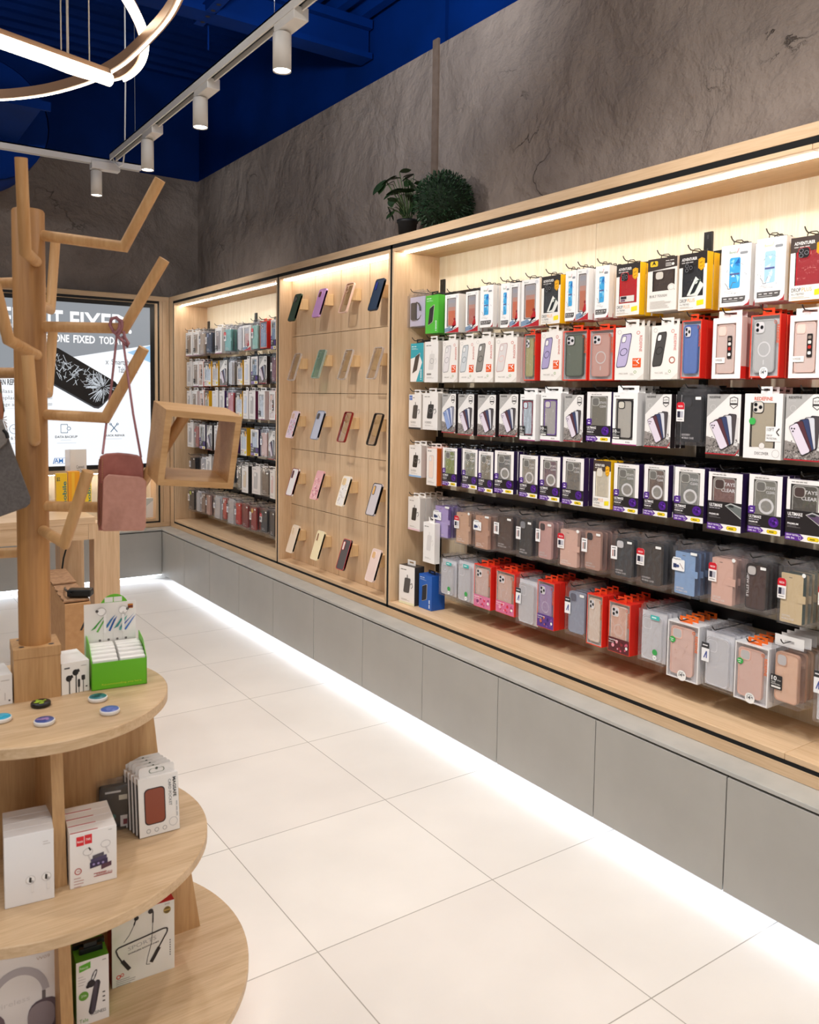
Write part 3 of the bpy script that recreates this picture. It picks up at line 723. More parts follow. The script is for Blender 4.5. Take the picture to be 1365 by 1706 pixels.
def film(g, win, m=None):
    a, b, c, d = win; f = MB(); f.box(-g.w / 2 + a, -g.w / 2 + c, .0006, .0009, -g.h + b, -g.h + d, m or FILM()); return f
def grads(g, x0, z0, x1, z1, cols, L=1, y0=0.0):
    n = len(cols)
    for i, c in enumerate(cols): g.rect(x0, z0 + (z1 - z0) * i / n, x1, z0 + (z1 - z0) * (i + 1) / n, c, L, y0)
def fine(g, x0, x1, z, n, col='8a8680', dz=.0032, h=.0012, L=2, seed=1):
    r = random.Random(seed)
    for i in range(n): g.rect(x0, z - i * dz, x0 + (x1 - x0) * r.uniform(.6, 1), z - i * dz + h, col, L)
def phone_print(g, cx, cz, w_, h, col, rim, skew=.0, lean=0.0, ring=None, L=2, cam='0d0d10'):
    """printed slanted phone case"""
    def T(u, v): return (cx + u * w_ + v * h * lean, cz + v * h + u * w_ * skew)
    P = rrect(0, 0, 1, 1, .16); g.poly([T(u, v) for u, v in P], rim, L)
    Q = rrect(0, 0, .88, .945, .14); g.poly([T(u, v) for u, v in Q], col, L + 1)
    C = rrect(-.17, .34, .42, .2, .09); g.poly([T(u, v) for u, v in C], rim, L + 2); C = rrect(-.17, .34, .34, .165, .08); g.poly([T(u, v) for u, v in C], 'e9e7e4', L + 3)
    if ring:
        n = 24
        vs = []
        for i in range(n):
            a = 2 * pi * i / n
            for k in (1, .82): u, v = T(.34 * k * cos(a), -.04 + .34 * k * w_ / h * sin(a)); vs.append((u, -.00025 * (L + 2), v))
        g.add(vs, [(2 * i, 2 * ((i + 1) % n), 2 * ((i + 1) % n) + 1, 2 * i + 1) for i in range(n)], ring)

def K_ski(c='ee8460'):
    w_, h, t_ = .085, .19, .026; win = (.012, .03, .068, .172)
    g = carton(w_, h, t_, 'f0eeec', 'e9e6e3', win, 'bfb6b2')
    g.poly([(-w_ / 2, -h), (w_ / 2, -h), (w_ / 2, -h + .026), (.004, -h + .010)], 'b3202a', 1)
    g.poly([(-w_ / 2, -h + .002), (.012, -h + .012), (-.012, -h + .030), (-w_ / 2, -h + .022)], '7c93ad', 2)
    g.poly([(.002, -h + .034), (.018, -h + .062), (.026, -h + .056), (.028, -h + .036), (.014, -h + .028)], 'b51f25', 3); g.disc(.018, -h + .066, .006, '8f1d22', 3)
    g.poly([(-.002, -h + .014), (.02, -h + .03), (.026, -h + .036), (.010, -h + .036)], '23252e', 3); g.stroke([(-.016, -h + .012), (.03, -h + .024)], .002, '1d1d22', 4)
    g.disc(w_ / 2 - .014, -.014, .008, 'd9d9dc', 2); g.text('Bener', -w_ / 2 + .012, -.013, .006, '7a8a78', 2, .022)
    k = MB(); case_mb(.05, .136, .006, c, 'cfc6c2', None, g=k, cx=-w_ / 2 + .04, cz=-h + .101, y0=.003)
    grads(k, -w_ / 2 + .018, -h + .09, -w_ / 2 + .062, -h + .165, [c, 'dfa894', 'c4bab8', 'bcbcc2'], 2, .003)
    return g, [('phone_case', k, None), ('window', film(g, win), 'clear window'), ('hang_tab', loop_mb(t_), None)]
def K_blue(v=0):
    w_, h, t_ = .098, .188, .022
    g = carton(w_, h, t_, 'f3f2f1', 'e6e2de')
    g.text('Bener', -.022, -.026, .008, '5f7f4c' if not v else 'c9b779', 2, .024); g.stroke([(.002, -.026), (.006, -.02), (.009, -.012)], .002, 'c0242c' if not v else 'd9c9a0', 2)
    g.poly(rrect(.026, -.027, .026, .008, .004), '8f9296', 2)
    P = rrect(-.002, -.086, .036, .094, .006); g.poly(P, 'a8cfe6' if v else '3fa4dc', 2)
    r = random.Random(5 + v)
    for i in range(9):
        a = r.uniform(0, 2 * pi); c = r.choice(['2f7fc6', '8fd3ee', '1f5fae', 'bfe4f2', '49b4e0'] if not v else ['cfe2f0', 'b9b8de', 'dfe6f2', '9fd2ea'])
        x, z = -.002 + r.uniform(-.012, .012), -.086 + r.uniform(-.04, .04); l = r.uniform(.006, .014)
        g.poly([(max(-.018, min(.014, x + l * cos(a + q))), z + l * sin(a + q)) for q in (0, 1.7, 3.4)], c, 3 + i % 3)
    g.rect(-.018, -.092, .014, -.087, '5a5f94', 6)
    g.stroke([(-.034 + .004 * (i % 2) + .0052 * i if i < 5 else -.034 + .0052 * i, -.115 - .02 * sin(pi * min(1, i / 5)) + (.0) * i) for i in range(8)], .0018, '6c6f78', 3)
    for i in range(26): 
        a = r.uniform(0, 2 * pi); g.disc(-.002 + .034 * cos(a) * r.uniform(.8, 1.2), -.1 + .05 * sin(a), r.uniform(.0006, .0016), '8a8d94', 2, 6)
    g.poly([(-w_ / 2 + .006, -h + .012), (.026, -h + .012), (.034, -h + .016), (.036, -h + .03), (-w_ / 2 + .006, -h + .03)], '5a5655', 2)
    for i in range(4): g.rect(-w_ / 2 + .012 + i * .018, -h + .022, -w_ / 2 + .023 + i * .018, -h + .0245, 'e8e6e4', 3)
    g.rect(-w_ / 2 + .012, -h + .016, .01, -h + .0175, 'c8c6c4', 3)
    g.poly([(.030, -h), (w_ / 2, -h), (w_ / 2, -h + .02), (.044, -h + .008)], 'a8242c', 2)
    fine(g, -.036, .014, -.142, 2, 'b4b0ac', .005, .001)
    return g, [('hang_tab', loop_mb(t_), None)]
def K_adv(c='d0161c', v=0):
    w_, h, t_ = .105, .19, .03; win = (.014, .045, .093, .148)
    g = carton(w_, h, t_, 'ece8e2', 'f0b90f', win, '2a2624')
    dk = '2c2726' if v < 2 else '453833'
    g.poly([(-w_ / 2, -.046), (w_ / 2, -.040), (w_ / 2, 0), (-w_ / 2, 0)], dk, 1)
    g.text('ADVENTURER', -w_ / 2 + .010, -.024, .010, 'f4f2ee', 3, .058, 0, True); g.text('~', -w_ / 2 + .010, -.032, .0042, 'cfcac4', 3, .046, 0, True)
    bx = w_ / 2 - .020; g.poly([(bx - .012, -.024), (bx, -.019), (bx + .012, -.024), (bx + .012, -.052), (bx, -.062), (bx - .012, -.052)], 'f2b21a', 3)
    g.outline([(bx - .010, -.026), (bx, -.022), (bx + .010, -.026), (bx + .010, -.051), (bx, -.059), (bx - .010, -.051)], .0012, '8a5a08', 4); g.text('20FT', bx, -.038, .006, '8a5a08', 4, .014, .2, True, align='C'); g.text('DROP', bx, -.049, .0042, '8a5a08', 4, .013, .2, True, align='C')
    g.text('DROP', -w_ / 2 + .007, -h + .026, .012, '3c3a3a', 3, .026); g.text('PLUS', -w_ / 2 + .036, -h + .026, .012, 'f0a860', 3, .028); g.text('4 x TESTED', -w_ / 2 + .007, -h + .016, .006, '55504c', 3, .036)
    fine(g, -w_ / 2 + .007, .01, -h + .010, 2, 'b8a890', .004, .0012, 3)
    g.poly([(w_ / 2 - .034, -h + .012), (w_ / 2 - .008, -h + .015), (w_ / 2 - .008, -h + .032), (w_ / 2 - .034, -h + .029)], 'f0dc28', 3)
    k = MB(); case_mb(.074, .15, .007, c, c, 'sq' if v != 3 else 'hole', g=k, cx=-w_ / 2 + .0535, cz=-h + .088, y0=.0015, camcol='161214' if v != 3 else 'd9d2c6')
    if v == 1: g.poly([(-.02, -h + .048), (.012, -h + .11), (.044, -h + .08), (.02, -h + .045)], 'e2e2dc', 2); phone_print(g, .012, -h + .075, .02, .045, '22242a', '8aa28a', .3, .5, None, 3)
    if v == 0: g.rect(-.034, -h + .05, .03, -h + .072, 'd8d4cc', 2); g.rect(-.03, -h + .06, -.004, -h + .07, '2a2830', 3); g.rect(-.03, -h + .052, -.01, -h + .058, '6a3a5c', 3)
    return g, [('phone_case', k, None), ('window', film(g, win), 'clear window'), ('hang_tab', loop_mb(t_), None)]
def K_tough():
    w_, h, t_ = .105, .19, .028; win = (.018, .072, .098, .146)
    g = carton(w_, h, t_, 'e8e3dc', 'd8d0c6', win, '2e2622')
    g.poly([(-w_ / 2, -.044), (w_ / 2, -.036), (w_ / 2, 0), (-w_ / 2, 0)], '3c322e', 1)
    g.poly(rrect(-.030, -.018, .028, .020, .005), 'e6c02c', 2); g.poly([(-.038, -.024), (-.03, -.006), (-.022, -.024), (-.03, -.018)], '1c1a1a', 3); g.text('~', .012, -.014, .004, 'd8d4ce', 3, .032)
    for i in range(3): g.rect(.012, -.022 - i * .005, .032, -.0195 - i * .005, 'c8c4be', 3)
    g.disc(.038, -.026, .005, 'e8e4de', 3)
    g.disc(w_ / 2 - .018, -h + .082, .013, 'e8e3dc', 2); g.ring(w_ / 2 - .018, -h + .082, .010, .0012, 'b0a89c', 3)
    g.text('BUILT TOUGH', -w_ / 2 + .010, -h + .05, .009, '4a4644', 3, .062); fine(g, -w_ / 2 + .012, .04, -h + .034, 7, 'b4aca2', .004, .0013, 3)
    k = MB(); case_mb(.07, .14, .007, '4c3c34', '43342d', 'hole', g=k, cx=-w_ / 2 + .058, cz=-h + .078, y0=.0015, camcol='cfc8be')
    return g, [('phone_case', k, None), ('window', film(g, win), 'clear window'), ('hang_tab', loop_mb(t_), None)]
def K_rtall(c='cfc8c8', rim='8a8688', sq=True, badge='e2581e'):
    w_, h, t_ = .105, .185, .024
    g = carton(w_, h, t_, 'ece7e1', 'ddd5cc')
    phone_print(g, -.020, -.082, .040, .118, c, rim, .10, .16, rim if c != 'd8d2d0' else 'e8b9b0')
    x = .030; g.ring(x, -.022, .006, .0016, 'c94a38', 2); g.text('REDEFINE', x + .005, -.032, .0095, 'c94a38', 2, .056, -pi / 2)
    if sq: g.rect(.012, -.142, .042, -.110, badge, 2); g.text('10ft', .015, -.12, .006, 'ffffff', 3, .012); g.stroke([(.036, -.113), (.027, -.121), (.036, -.129)], .003, 'ffffff', 3); g.text('DROP', .015, -.136, .004, 'ffffff', 3, .016)
    else: g.ring(.03, -.12, .012, .004, 'b06a5a', 2)
    g.ring(-.038, -.016, .007, .0008, '8c8884', 2)
    g.text('MAG SAFE', -.036, -.166, .006, '9a948c', 2, .032); fine(g, .004, .02, -.164, 2, '9a948c', .004, .001); g.ring(.022, -.158, .005, .0016, '7aa05a', 2)
    g.poly([(w_ / 2, -h), (w_ / 2, -h + .022), (.026, -h)], 'dcd5cc', 1)
    tb = tab_mb(w_, t_, 'ece7e1', .46, .026, 0)
    return g, [('hang_tab', tb, None)]
def K_rclear(c='6d7465', rim='4a5046', ring=None, promo=None, side='d8261c', price=False, cam='sq', tabc='e2441c', dot=False, front='d9d5d4'):
    w_, h, t_ = .108, .188, .028; win = (.004, .004, .104, .184)
    g = carton(w_, h, t_, 'e24a34' if side == 'd8261c' else 'e6e4e4', side, win, front, .012)
    k = MB(); case_mb(.078, .158, .008, c, rim, cam, ring, g=k, cx=-.004, cz=-.094, y0=.002, camcol='d2ced0' if cam == 'sq' else 'b8b4b4')
    f = film(g, win)
    T = 'd8582c' if not dot else 'e8702c'
    g.ring(.036, -.024, .005, .0016, T, 2); g.text('REDEFINE', .041, -.032, .009, T, 2, .055, -pi / 2, True)
    ps = [('phone_case', k, None), ('window', f, 'clear window'), ('hang_tab', tab_mb(w_, t_, tabc, .4, .020), 'orange hang tab')]
    if promo:
        q = MB(); r = random.Random(len(promo)); q.rect(-w_ / 2 + .002, -h + .002, w_ / 2 - .002, -h + .054, promo[0], 2)
        for i in range(16): q.disc(r.uniform(-.03, .042), -h + r.uniform(.010, .044), r.uniform(.003, .008), promo[1 + i % (len(promo) - 1)], 3 + i % 3, 8)
        q.text('Liquid Silicone', -w_ / 2 + .006, -h + .042, .006, 'ffffff', 7, .046, 0, True); q.text('NEW LOOK', -w_ / 2 + .006, -h + .034, .0045, 'ffffff', 7, .026); q.disc(w_ / 2 - .014, -h + .026, .006, 'f0ece8', 7)
        ps.append(('promo_print', q, 'coloured promotional strip'))
    if price:
        q = MB(); q.prism(rrect(.0, -h + .014, .03, .034, .014), -.0012, -.0006, 'f4f4f2'); q.text('14', -.009, -h + .010, .012, '2c3440', 3, .011, 0, True, -.0012); q.text('95', .004, -h + .015, .006, '2c3440', 3, .007, 0, True, -.0012); q.rect(-.008, -h + .024, .007, -h + .0255, '8a9098', 3, -.0012)
        ps.append(('price_sticker', q, 'white price sticker'))
    if dot:
        q = MB(); q.prism([(-.036 + .010 * cos(a * pi / 8), -.062 + .010 * sin(a * pi / 8)) for a in range(16)], -.0012, -.0006, '2fa84a'); q.text('~', -.043, -.061, .0036, 'e8f4e8', 3, .014, 0, True, -.0012); q.text('~', -.041, -.067, .0036, 'e8f4e8', 3, .010, 0, True, -.0012)
        ps.append(('round_sticker', q, 'green round sticker'))
    return g, ps
def K_vmodel():
    w_, h, t_ = .115, .195, .026; win = (.014, .014, .092, .176)
    g = carton(w_, h, t_, 'efebe8', 'd82a22', win, 'eed9cf')
    g.add([(w_ / 2 + .0002, .001, -h * .8), (w_ / 2 + .0002, t_, -h * .8), (w_ / 2 + .0002, t_, 0), (w_ / 2 + .0002, .001, 0)], [(0, 1, 2, 3)], 'd9bcb2')
    k = MB(); case_mb(.07, .155, .006, 'f0d6ca', 'e6c6ba', 'hole', g=k, cx=-w_ / 2 + .053, cz=-h + .095, y0=.002, camcol='ecccc0')
    q = MB(); q.prism(rrect(.012, -.095, .018, .072, .003), -.0012, -.0004, '241c1c')
    for i, z in enumerate((-.07, -.085, -.1, -.118)): q.poly(rrect(.012, z, .011, .010, .003), ['8a7a70', 'e4dcd4', 'b83028', 'f0ece8'][i], 2, -.0012)
    lb = MB(); lb.prism([(-w_ / 2 + .012, -h + .05), (-w_ / 2 + .052, -h + .05), (-w_ / 2 + .052, -h + .068), (-w_ / 2 + .012, -h + .068)], -.0012, -.0004, 'f2eeea'); lb.text('V-MODEL', -w_ / 2 + .015, -h + .056, .007, '6a6460', 2, .028, 0, False, -.0012)
    return g, [('phone_case', k, None), ('window', film(g, win), 'clear window'), ('feature_strip', q, 'black strip of emblems'), ('label', lb, 'white label'), ('hang_tab', tab_mb(w_, t_, 'efebe8', .8, .022), None)]
FAN = ('ddd3e0', '5a343c', '3a4468', 'd2d3d9', '4c4648')
def K_shield(f=FAN):
    w_, h, t_ = .118, .195, .024
    g = carton(w_, h, t_, 'e9e6e3', '241c1e')
    g.poly([(-w_ / 2, 0), (-w_ / 2, -.075), (w_ / 2 - .036, 0)], 'aeacaa', 1)
    g.text('REDEFINE', -w_ / 2 + .008, -.013, .007, '3c3a3a', 3, .04, 0, True); g.text('SHIELD', -w_ / 2 + .008, -.021, .005, 'c8c6c4', 3, .022); g.ring(-w_ / 2 + .022, -.042, .009, .0008, 'd6d4d2', 3)
    x = w_ / 2 - .024; g.poly([(x - .014, -.012), (x, -.007), (x + .014, -.012), (x + .014, -.036), (x, -.047), (x - .014, -.036)], '3a3838', 2); g.poly([(x - .0115, -.014), (x, -.010), (x + .0115, -.014), (x + .0115, -.035), (x, -.044), (x - .0115, -.035)], 'e9e6e3', 3); g.text('10 FT', x, -.024, .006, '3a3838', 4, .018, 0, True, align='C'); g.rect(x - .0115, -.034, x + .0115, -.028, '3a3838', 4)
    g.poly([(-w_ / 2, -h + .004), (w_ / 2, -h + .004), (w_ / 2, -h + .040), (.03, -h + .046), (.0, -h + .04), (-.03, -h + .052), (-w_ / 2, -h + .058)], '8e8783', 1)
    r = random.Random(4)
    for i in range(220):
        x0, z0 = r.uniform(-w_ / 2 + .004, w_ / 2 - .004), -h + .004 + abs(r.gauss(0, .022)); s_ = r.uniform(.0015, .004); 
        if z0 < -h + .058: g.poly([(x0 + s_ * cos(a) * r.uniform(.6, 1), z0 + s_ * sin(a) * r.uniform(.6, 1)) if -h + .002 < z0 + s_ * sin(a) else (x0 + s_ * cos(a), -h + .002) for a in (0, 1.3, 2.6, 3.9, 5.2)], r.choice(['77706d', '5a5452', '9a938f', '433e3d', 'c2bbb7']), 2 + i % 3)
    g.poly([(.012, -.07), (w_ / 2 - .004, -.075), (w_ / 2 - .006, -.165), (.03, -.16)], 'd8d5d3', 2)
    for i in range(5):
        k = 4 - i; a = radians([-4, 4, 12, 20, 27][i])
        L = 6 + i * 2; ca, sa = cos(a), sin(a); bx, bz = .026 - .004 * i, -.158 - .004 * i
        P = rrect(-.0, .048, .030, .096, .006); col = f[4 - i]
        g.poly([(bx + u * ca - v * sa, bz + u * sa + v * ca) for u, v in P], '2a2830', L); g.poly([(bx + u * .93 * ca - v * sa, bz + u * .93 * sa + v * ca) for u, v in rrect(0, .048, .030, .092, .006)], col, L + 1)
    ca, sa = cos(radians(27)), sin(radians(27)); bx, bz = .010, -.174
    for (u, v) in ((-.008, .086), (-.008, .077), (-.001, .082)): g.disc(bx + u * ca - v * sa, bz + u * sa + v * ca, .0026, '1c1c22', 17, 9)
    g.poly([(-w_ / 2, -h), (w_ / 2 - .012, -h), (w_ / 2, -h + .018), (w_ / 2, -h + .022), (w_ / 2 - .014, -h + .004), (-w_ / 2, -h + .004)], 'b02832', 6)
    g.disc(w_ / 2 - .006, -h + .004, .0025, 'f0ece8', 7, 8)
    return g, [('hang_tab', tab_mb(w_, t_, clear_mat('smoke_tab', '707074', .1), .4, .02), None)]
def K_bump(b='242226', tint='c9c4b8', top='efefee'):
    w_, h, t_ = .105, .2, .03; win = (.012, .020, .088, .176)
    g = carton(w_, h, t_, top, 'dcd9d7', win, tint)
    g.rect(-w_ / 2, -h, w_ / 2, -h + .004, 'a03a78', 2); g.text('~', -w_ / 2 + .008, -.016, .004, '7c7a78', 2, .022)
    k = MB(); case_mb(.064, .146, .007, tint, b, 'hole', g=k, cx=-w_ / 2 + .05, cz=-h + .098, y0=.002, camcol=tint)
    q = MB(); q.prism([(-w_ / 2 + .001, -h + .022), (-w_ / 2 + .036, -h + .022), (-w_ / 2 + .036, -h + .062), (-w_ / 2 + .001, -h + .062)], -.0014, -.0004, '262527'); q.text('10', -w_ / 2 + .004, -h + .045, .013, 'f2f2f0', 2, .016, 0, True, -.0014); q.text('FT/3M', -w_ / 2 + .021, -h + .046, .004, 'f2f2f0', 2, .013, 0, False, -.0014)
    q.text('DROP', -w_ / 2 + .004, -h + .038, .004, 'd8d8d6', 2, .016, 0, True, -.0014); q.text('PROTECTION', -w_ / 2 + .004, -h + .032, .004, 'd8d8d6', 2, .028, 0, True, -.0014); q.rect(-w_ / 2 + .004, -h + .024, -w_ / 2 + .032, -h + .029, 'e8e6e2', 2, -.0014)
    q.rect(.004, -h + .006, .03, -h + .016, 'f4f4f2', 2); [q.rect(.006 + i * .005, -h + .008, .009 + i * .005, -h + .014, '8a8a8a', 3) for i in range(4)]
    return g, [('phone_case', k, 'phone case with coloured bumper'), ('window', film(g, win), 'clear window'), ('drop_label', q, 'black drop protection label'), ('hang_tab', tab_mb(w_, t_, top, .86, .026), None)]
def K_ulti(tint='98968e', ring=True):
    w_, h, t_ = .112, .192, .026; win = (.016, .062, .096, .176)
    g = carton(w_, h, t_, 'eeeae8', '2a1746', win, tint)
    g.text('~', -w_ / 2 + .02, -.012, .004, '8c8884', 2, .05)
    g.rect(-w_ / 2, -h, w_ / 2, -h + .062, '242022', 1); g.rect(-w_ / 2, -h, w_ / 2, -h + .02, 'efece8', 2)
    g.poly([(-w_ / 2, -h), (-.012, -h), (0, -h + .010), (-.012, -h + .02), (-w_ / 2, -h + .02)], '5c2a92', 3); g.text('DROP TESTED', -w_ / 2 + .004, -h + .0125, .005, 'f2eef6', 4, .038, 0, True); g.text('10ft 3m', -w_ / 2 + .004, -h + .004, .005, 'f2eef6', 4, .026, 0, True); g.outline(rrect(-.013, -h + .009, .006, .010, .002), .001, 'f2eef6', 4)
    g.poly(rrect(.028, -h + .010, .036, .012, .006), 'f2d41c', 3); g.outline(rrect(.028, -h + .010, .034, .010, .005), .0012, 'b89a10', 4); g.text('~', .028, -h + .0075, .005, '6a5a08', 5, .02, 0, True, align='C')
    g.text('ULTIMAKE', -w_ / 2 + .004, -h + .048, .0095, 'f2eff0', 3, .042, 0, True); g.text('~', -w_ / 2 + .004, -h + .042, .003, 'c8c2cc', 3, .036); g.text('PREMIUM', -w_ / 2 + .004, -h + .033, .005, 'f2eff0', 3, .03, 0, True); fine(g, -w_ / 2 + .004, -.01, -h + .028, 2, '8a8488', .0035, .001, 3)
    r = random.Random(2); g.disc(.032, -h + .042, .017, '4c1a86', 3)
    for i in range(14): a = r.uniform(0, 6.28); q = r.uniform(0, .011); g.disc(.032 + q * cos(a), -h + .042 + q * sin(a), r.uniform(.002, .005), r.choice(['6a28b0', '3a1470', '8a44d0', '2c1058']), 4 + i % 3, 8)
    g.poly([(-w_ / 2, -h + .062), (-w_ / 2 + .02, -h + .062), (-w_ / 2 + .024, -h + .07), (-w_ / 2 + .024, -h + .088), (-w_ / 2 + .006, -h + .088), (-w_ / 2, -h + .084)], '4e2484', 2); g.rect(-w_ / 2 + .006, -h + .068, -w_ / 2 + .018, -h + .073, 'e4dcf0', 3); g.rect(-w_ / 2 + .008, -h + .078, -w_ / 2 + .016, -h + .081, 'e4dcf0', 3)
    k = MB(); case_mb(.074, .15, .007, tint, 'b4b2ac', 'hole', g=k, cx=0, cz=-h + .1, y0=.002, camcol='6c6a66')
    if ring: k.ring(.004, -h + .09, .026, .0075, 'f6f4f2', 3, 32, .002); k.disc(.004, -h + .09, .0195, 'a3a098', 2, 24, .002)
    k.text('STAYS', .002, -h + .146, .009, 'f4f2f0', 4, .03, 0, True, .002); k.text('CLEAR', .002, -h + .132, .009, 'f4f2f0', 4, .03, 0, True, .002)
    return g, [('phone_case', k, 'clear phone case'), ('window', film(g, win), 'clear window'), ('hang_tab', tab_mb(w_, t_, clear_mat('smoke_tab', '707074', .1), .45, .02), None)]
def K_ulti2(tint='8a6a64'):
    w_, h, t_ = .118, .197, .026; win = (.012, .098, .098, .182)
    g = carton(w_, h, t_, 'eeeae8', '2a1746', win, tint)
    g.text('~', -w_ / 2 + .014, -.010, .004, '8c8884', 2, .05); g.rect(-w_ / 2, -h, w_ / 2, -h + .098, '242022', 1); g.rect(-w_ / 2, -h, w_ / 2, -h + .022, 'efece8', 2)
    g.poly([(-w_ / 2, -h), (-.012, -h), (0, -h + .011), (-.012, -h + .022), (-w_ / 2, -h + .022)], '5c2a92', 3); g.text('DROP TESTED', -w_ / 2 + .004, -h + .014, .005, 'f2eef6', 4, .038, 0, True); g.text('10ft 3m', -w_ / 2 + .004, -h + .004, .006, 'f2eef6', 4, .026, 0, True); g.outline(rrect(-.013, -h + .010, .007, .011, .002), .001, 'f2eef6', 4)
    g.poly(rrect(.028, -h + .011, .036, .013, .006), 'f2d41c', 3); g.outline(rrect(.028, -h + .011, .034, .011, .005), .0012, 'b89a10', 4); g.text('~', .028, -h + .008, .005, '6a5a08', 5, .02, 0, True, align='C')
    g.text('ULTIMAKE', -w_ / 2 + .006, -h + .079, .011, 'f2eff0', 3, .046, 0, True); g.text('~', -w_ / 2 + .006, -h + .073, .003, 'c8c2cc', 3, .04); g.text('PREMIUM', -w_ / 2 + .006, -h + .05, .006, 'f2eff0', 3, .034, 0, True); fine(g, -w_ / 2 + .006, -.01, -h + .045, 2, '8a8488', .0035, .001, 3)
    g.poly([(.002, -h + .086), (.022, -h + .096), (w_ / 2, -h + .086), (w_ / 2, -h + .046)], 'b8bab8', 3); g.poly([(.006, -h + .085), (.022, -h + .092), (w_ / 2, -h + .082), (w_ / 2, -h + .05)], '6a706e' if tint[0] != '5' else '5c4a66', 4); g.poly(rrect(.024, -h + .086, .018, .008, .003), '2c3030', 5)
    k = MB(); case_mb(.08, .16, .007, tint, 'a8a49e', 'hole', g=k, cx=-.003, cz=-h + .1, y0=.002, camcol='4a3c3a')
    k.text('STAYS', -.014, -h + .152, .012, 'f2f0ee', 4, .048, 0, True, .002); k.text('CLEAR', -.014, -h + .132, .012, 'f2f0ee', 4, .048, 0, True, .002)
    return g, [('phone_case', k, 'clear phone case'), ('window', film(g, win), 'clear window'), ('hang_tab', tab_mb(w_, t_, clear_mat('smoke_tab', '707074', .1), .45, .02), None)]
def K_disc():
    w_, h, t_ = .125, .2, .03; win = (.02, .032, .105, .172)
    g = carton(w_, h, t_, 'ebe8e6', 'dedad6', win, 'b9ab92')
    g.text('REDEFINE', 0, -.021, .011, 'cf5a3a', 2, .06, 0, True, align='C')
    k = MB(); case_mb(.08, .155, .008, 'c4b79e', '3a3836', 'sq', g=k, cx=0, cz=-h + .104, y0=.002, camcol='d8d2c8')
    g.poly([(-.018, -h + .028), (.0, -h + .036), (.022, -h + .028), (w_ / 2 - .02, -h + .028), (w_ / 2 - .02, -h + .034), (-w_ / 2 + .02, -h + .034), (-w_ / 2 + .02, -h + .028)], 'ebe8e6', 1)
    g.ring(0, -h + .04, .010, .001, 'a09890', 3); g.disc(0, -h + .04, .009, 'e4e0dc', 2); g.text('DISCOVER', 0, -h + .012, .009, '4a4644', 2, .046, 0, False, align='C'); g.ring(.046, -h + .018, .012, .0008, '8a8684', 2)
    q = MB(); q.prism([(.012, -h + .055), (w_ / 2 - .002, -h + .055), (w_ / 2 - .002, -h + .1), (.012, -h + .1)], -.0014, -.0004, 'f0eeec'); q.text('10FT', .016, -h + .086, .010, '3a3838', 2, .024, 0, False, -.0014); q.text('DROP', .016, -h + .07, .006, '5a5654', 2, .018, 0, False, -.0014); q.text('PROTECTION', .016, -h + .061, .006, '5a5654', 2, .032, 0, False, -.0014); q.stroke([(.056, -h + .095), (.047, -h + .084), (.056, -h + .073)], .004, '4a4644', 2, -.0014)
    d = MB(); d.prism([(-.034 + .011 * cos(a * pi / 8), -.085 + .011 * sin(a * pi / 8)) for a in range(16)], -.0016, -.0006, '3fae52')
    return g, [('phone_case', k, 'clear phone case with black rim'), ('window', film(g, win), 'clear window'), ('drop_label', q, 'white drop protection label'), ('round_sticker', d, 'green round sticker'), ('hang_tab', tab_mb(w_, t_, 'ebe8e6', .3, .022), None)]
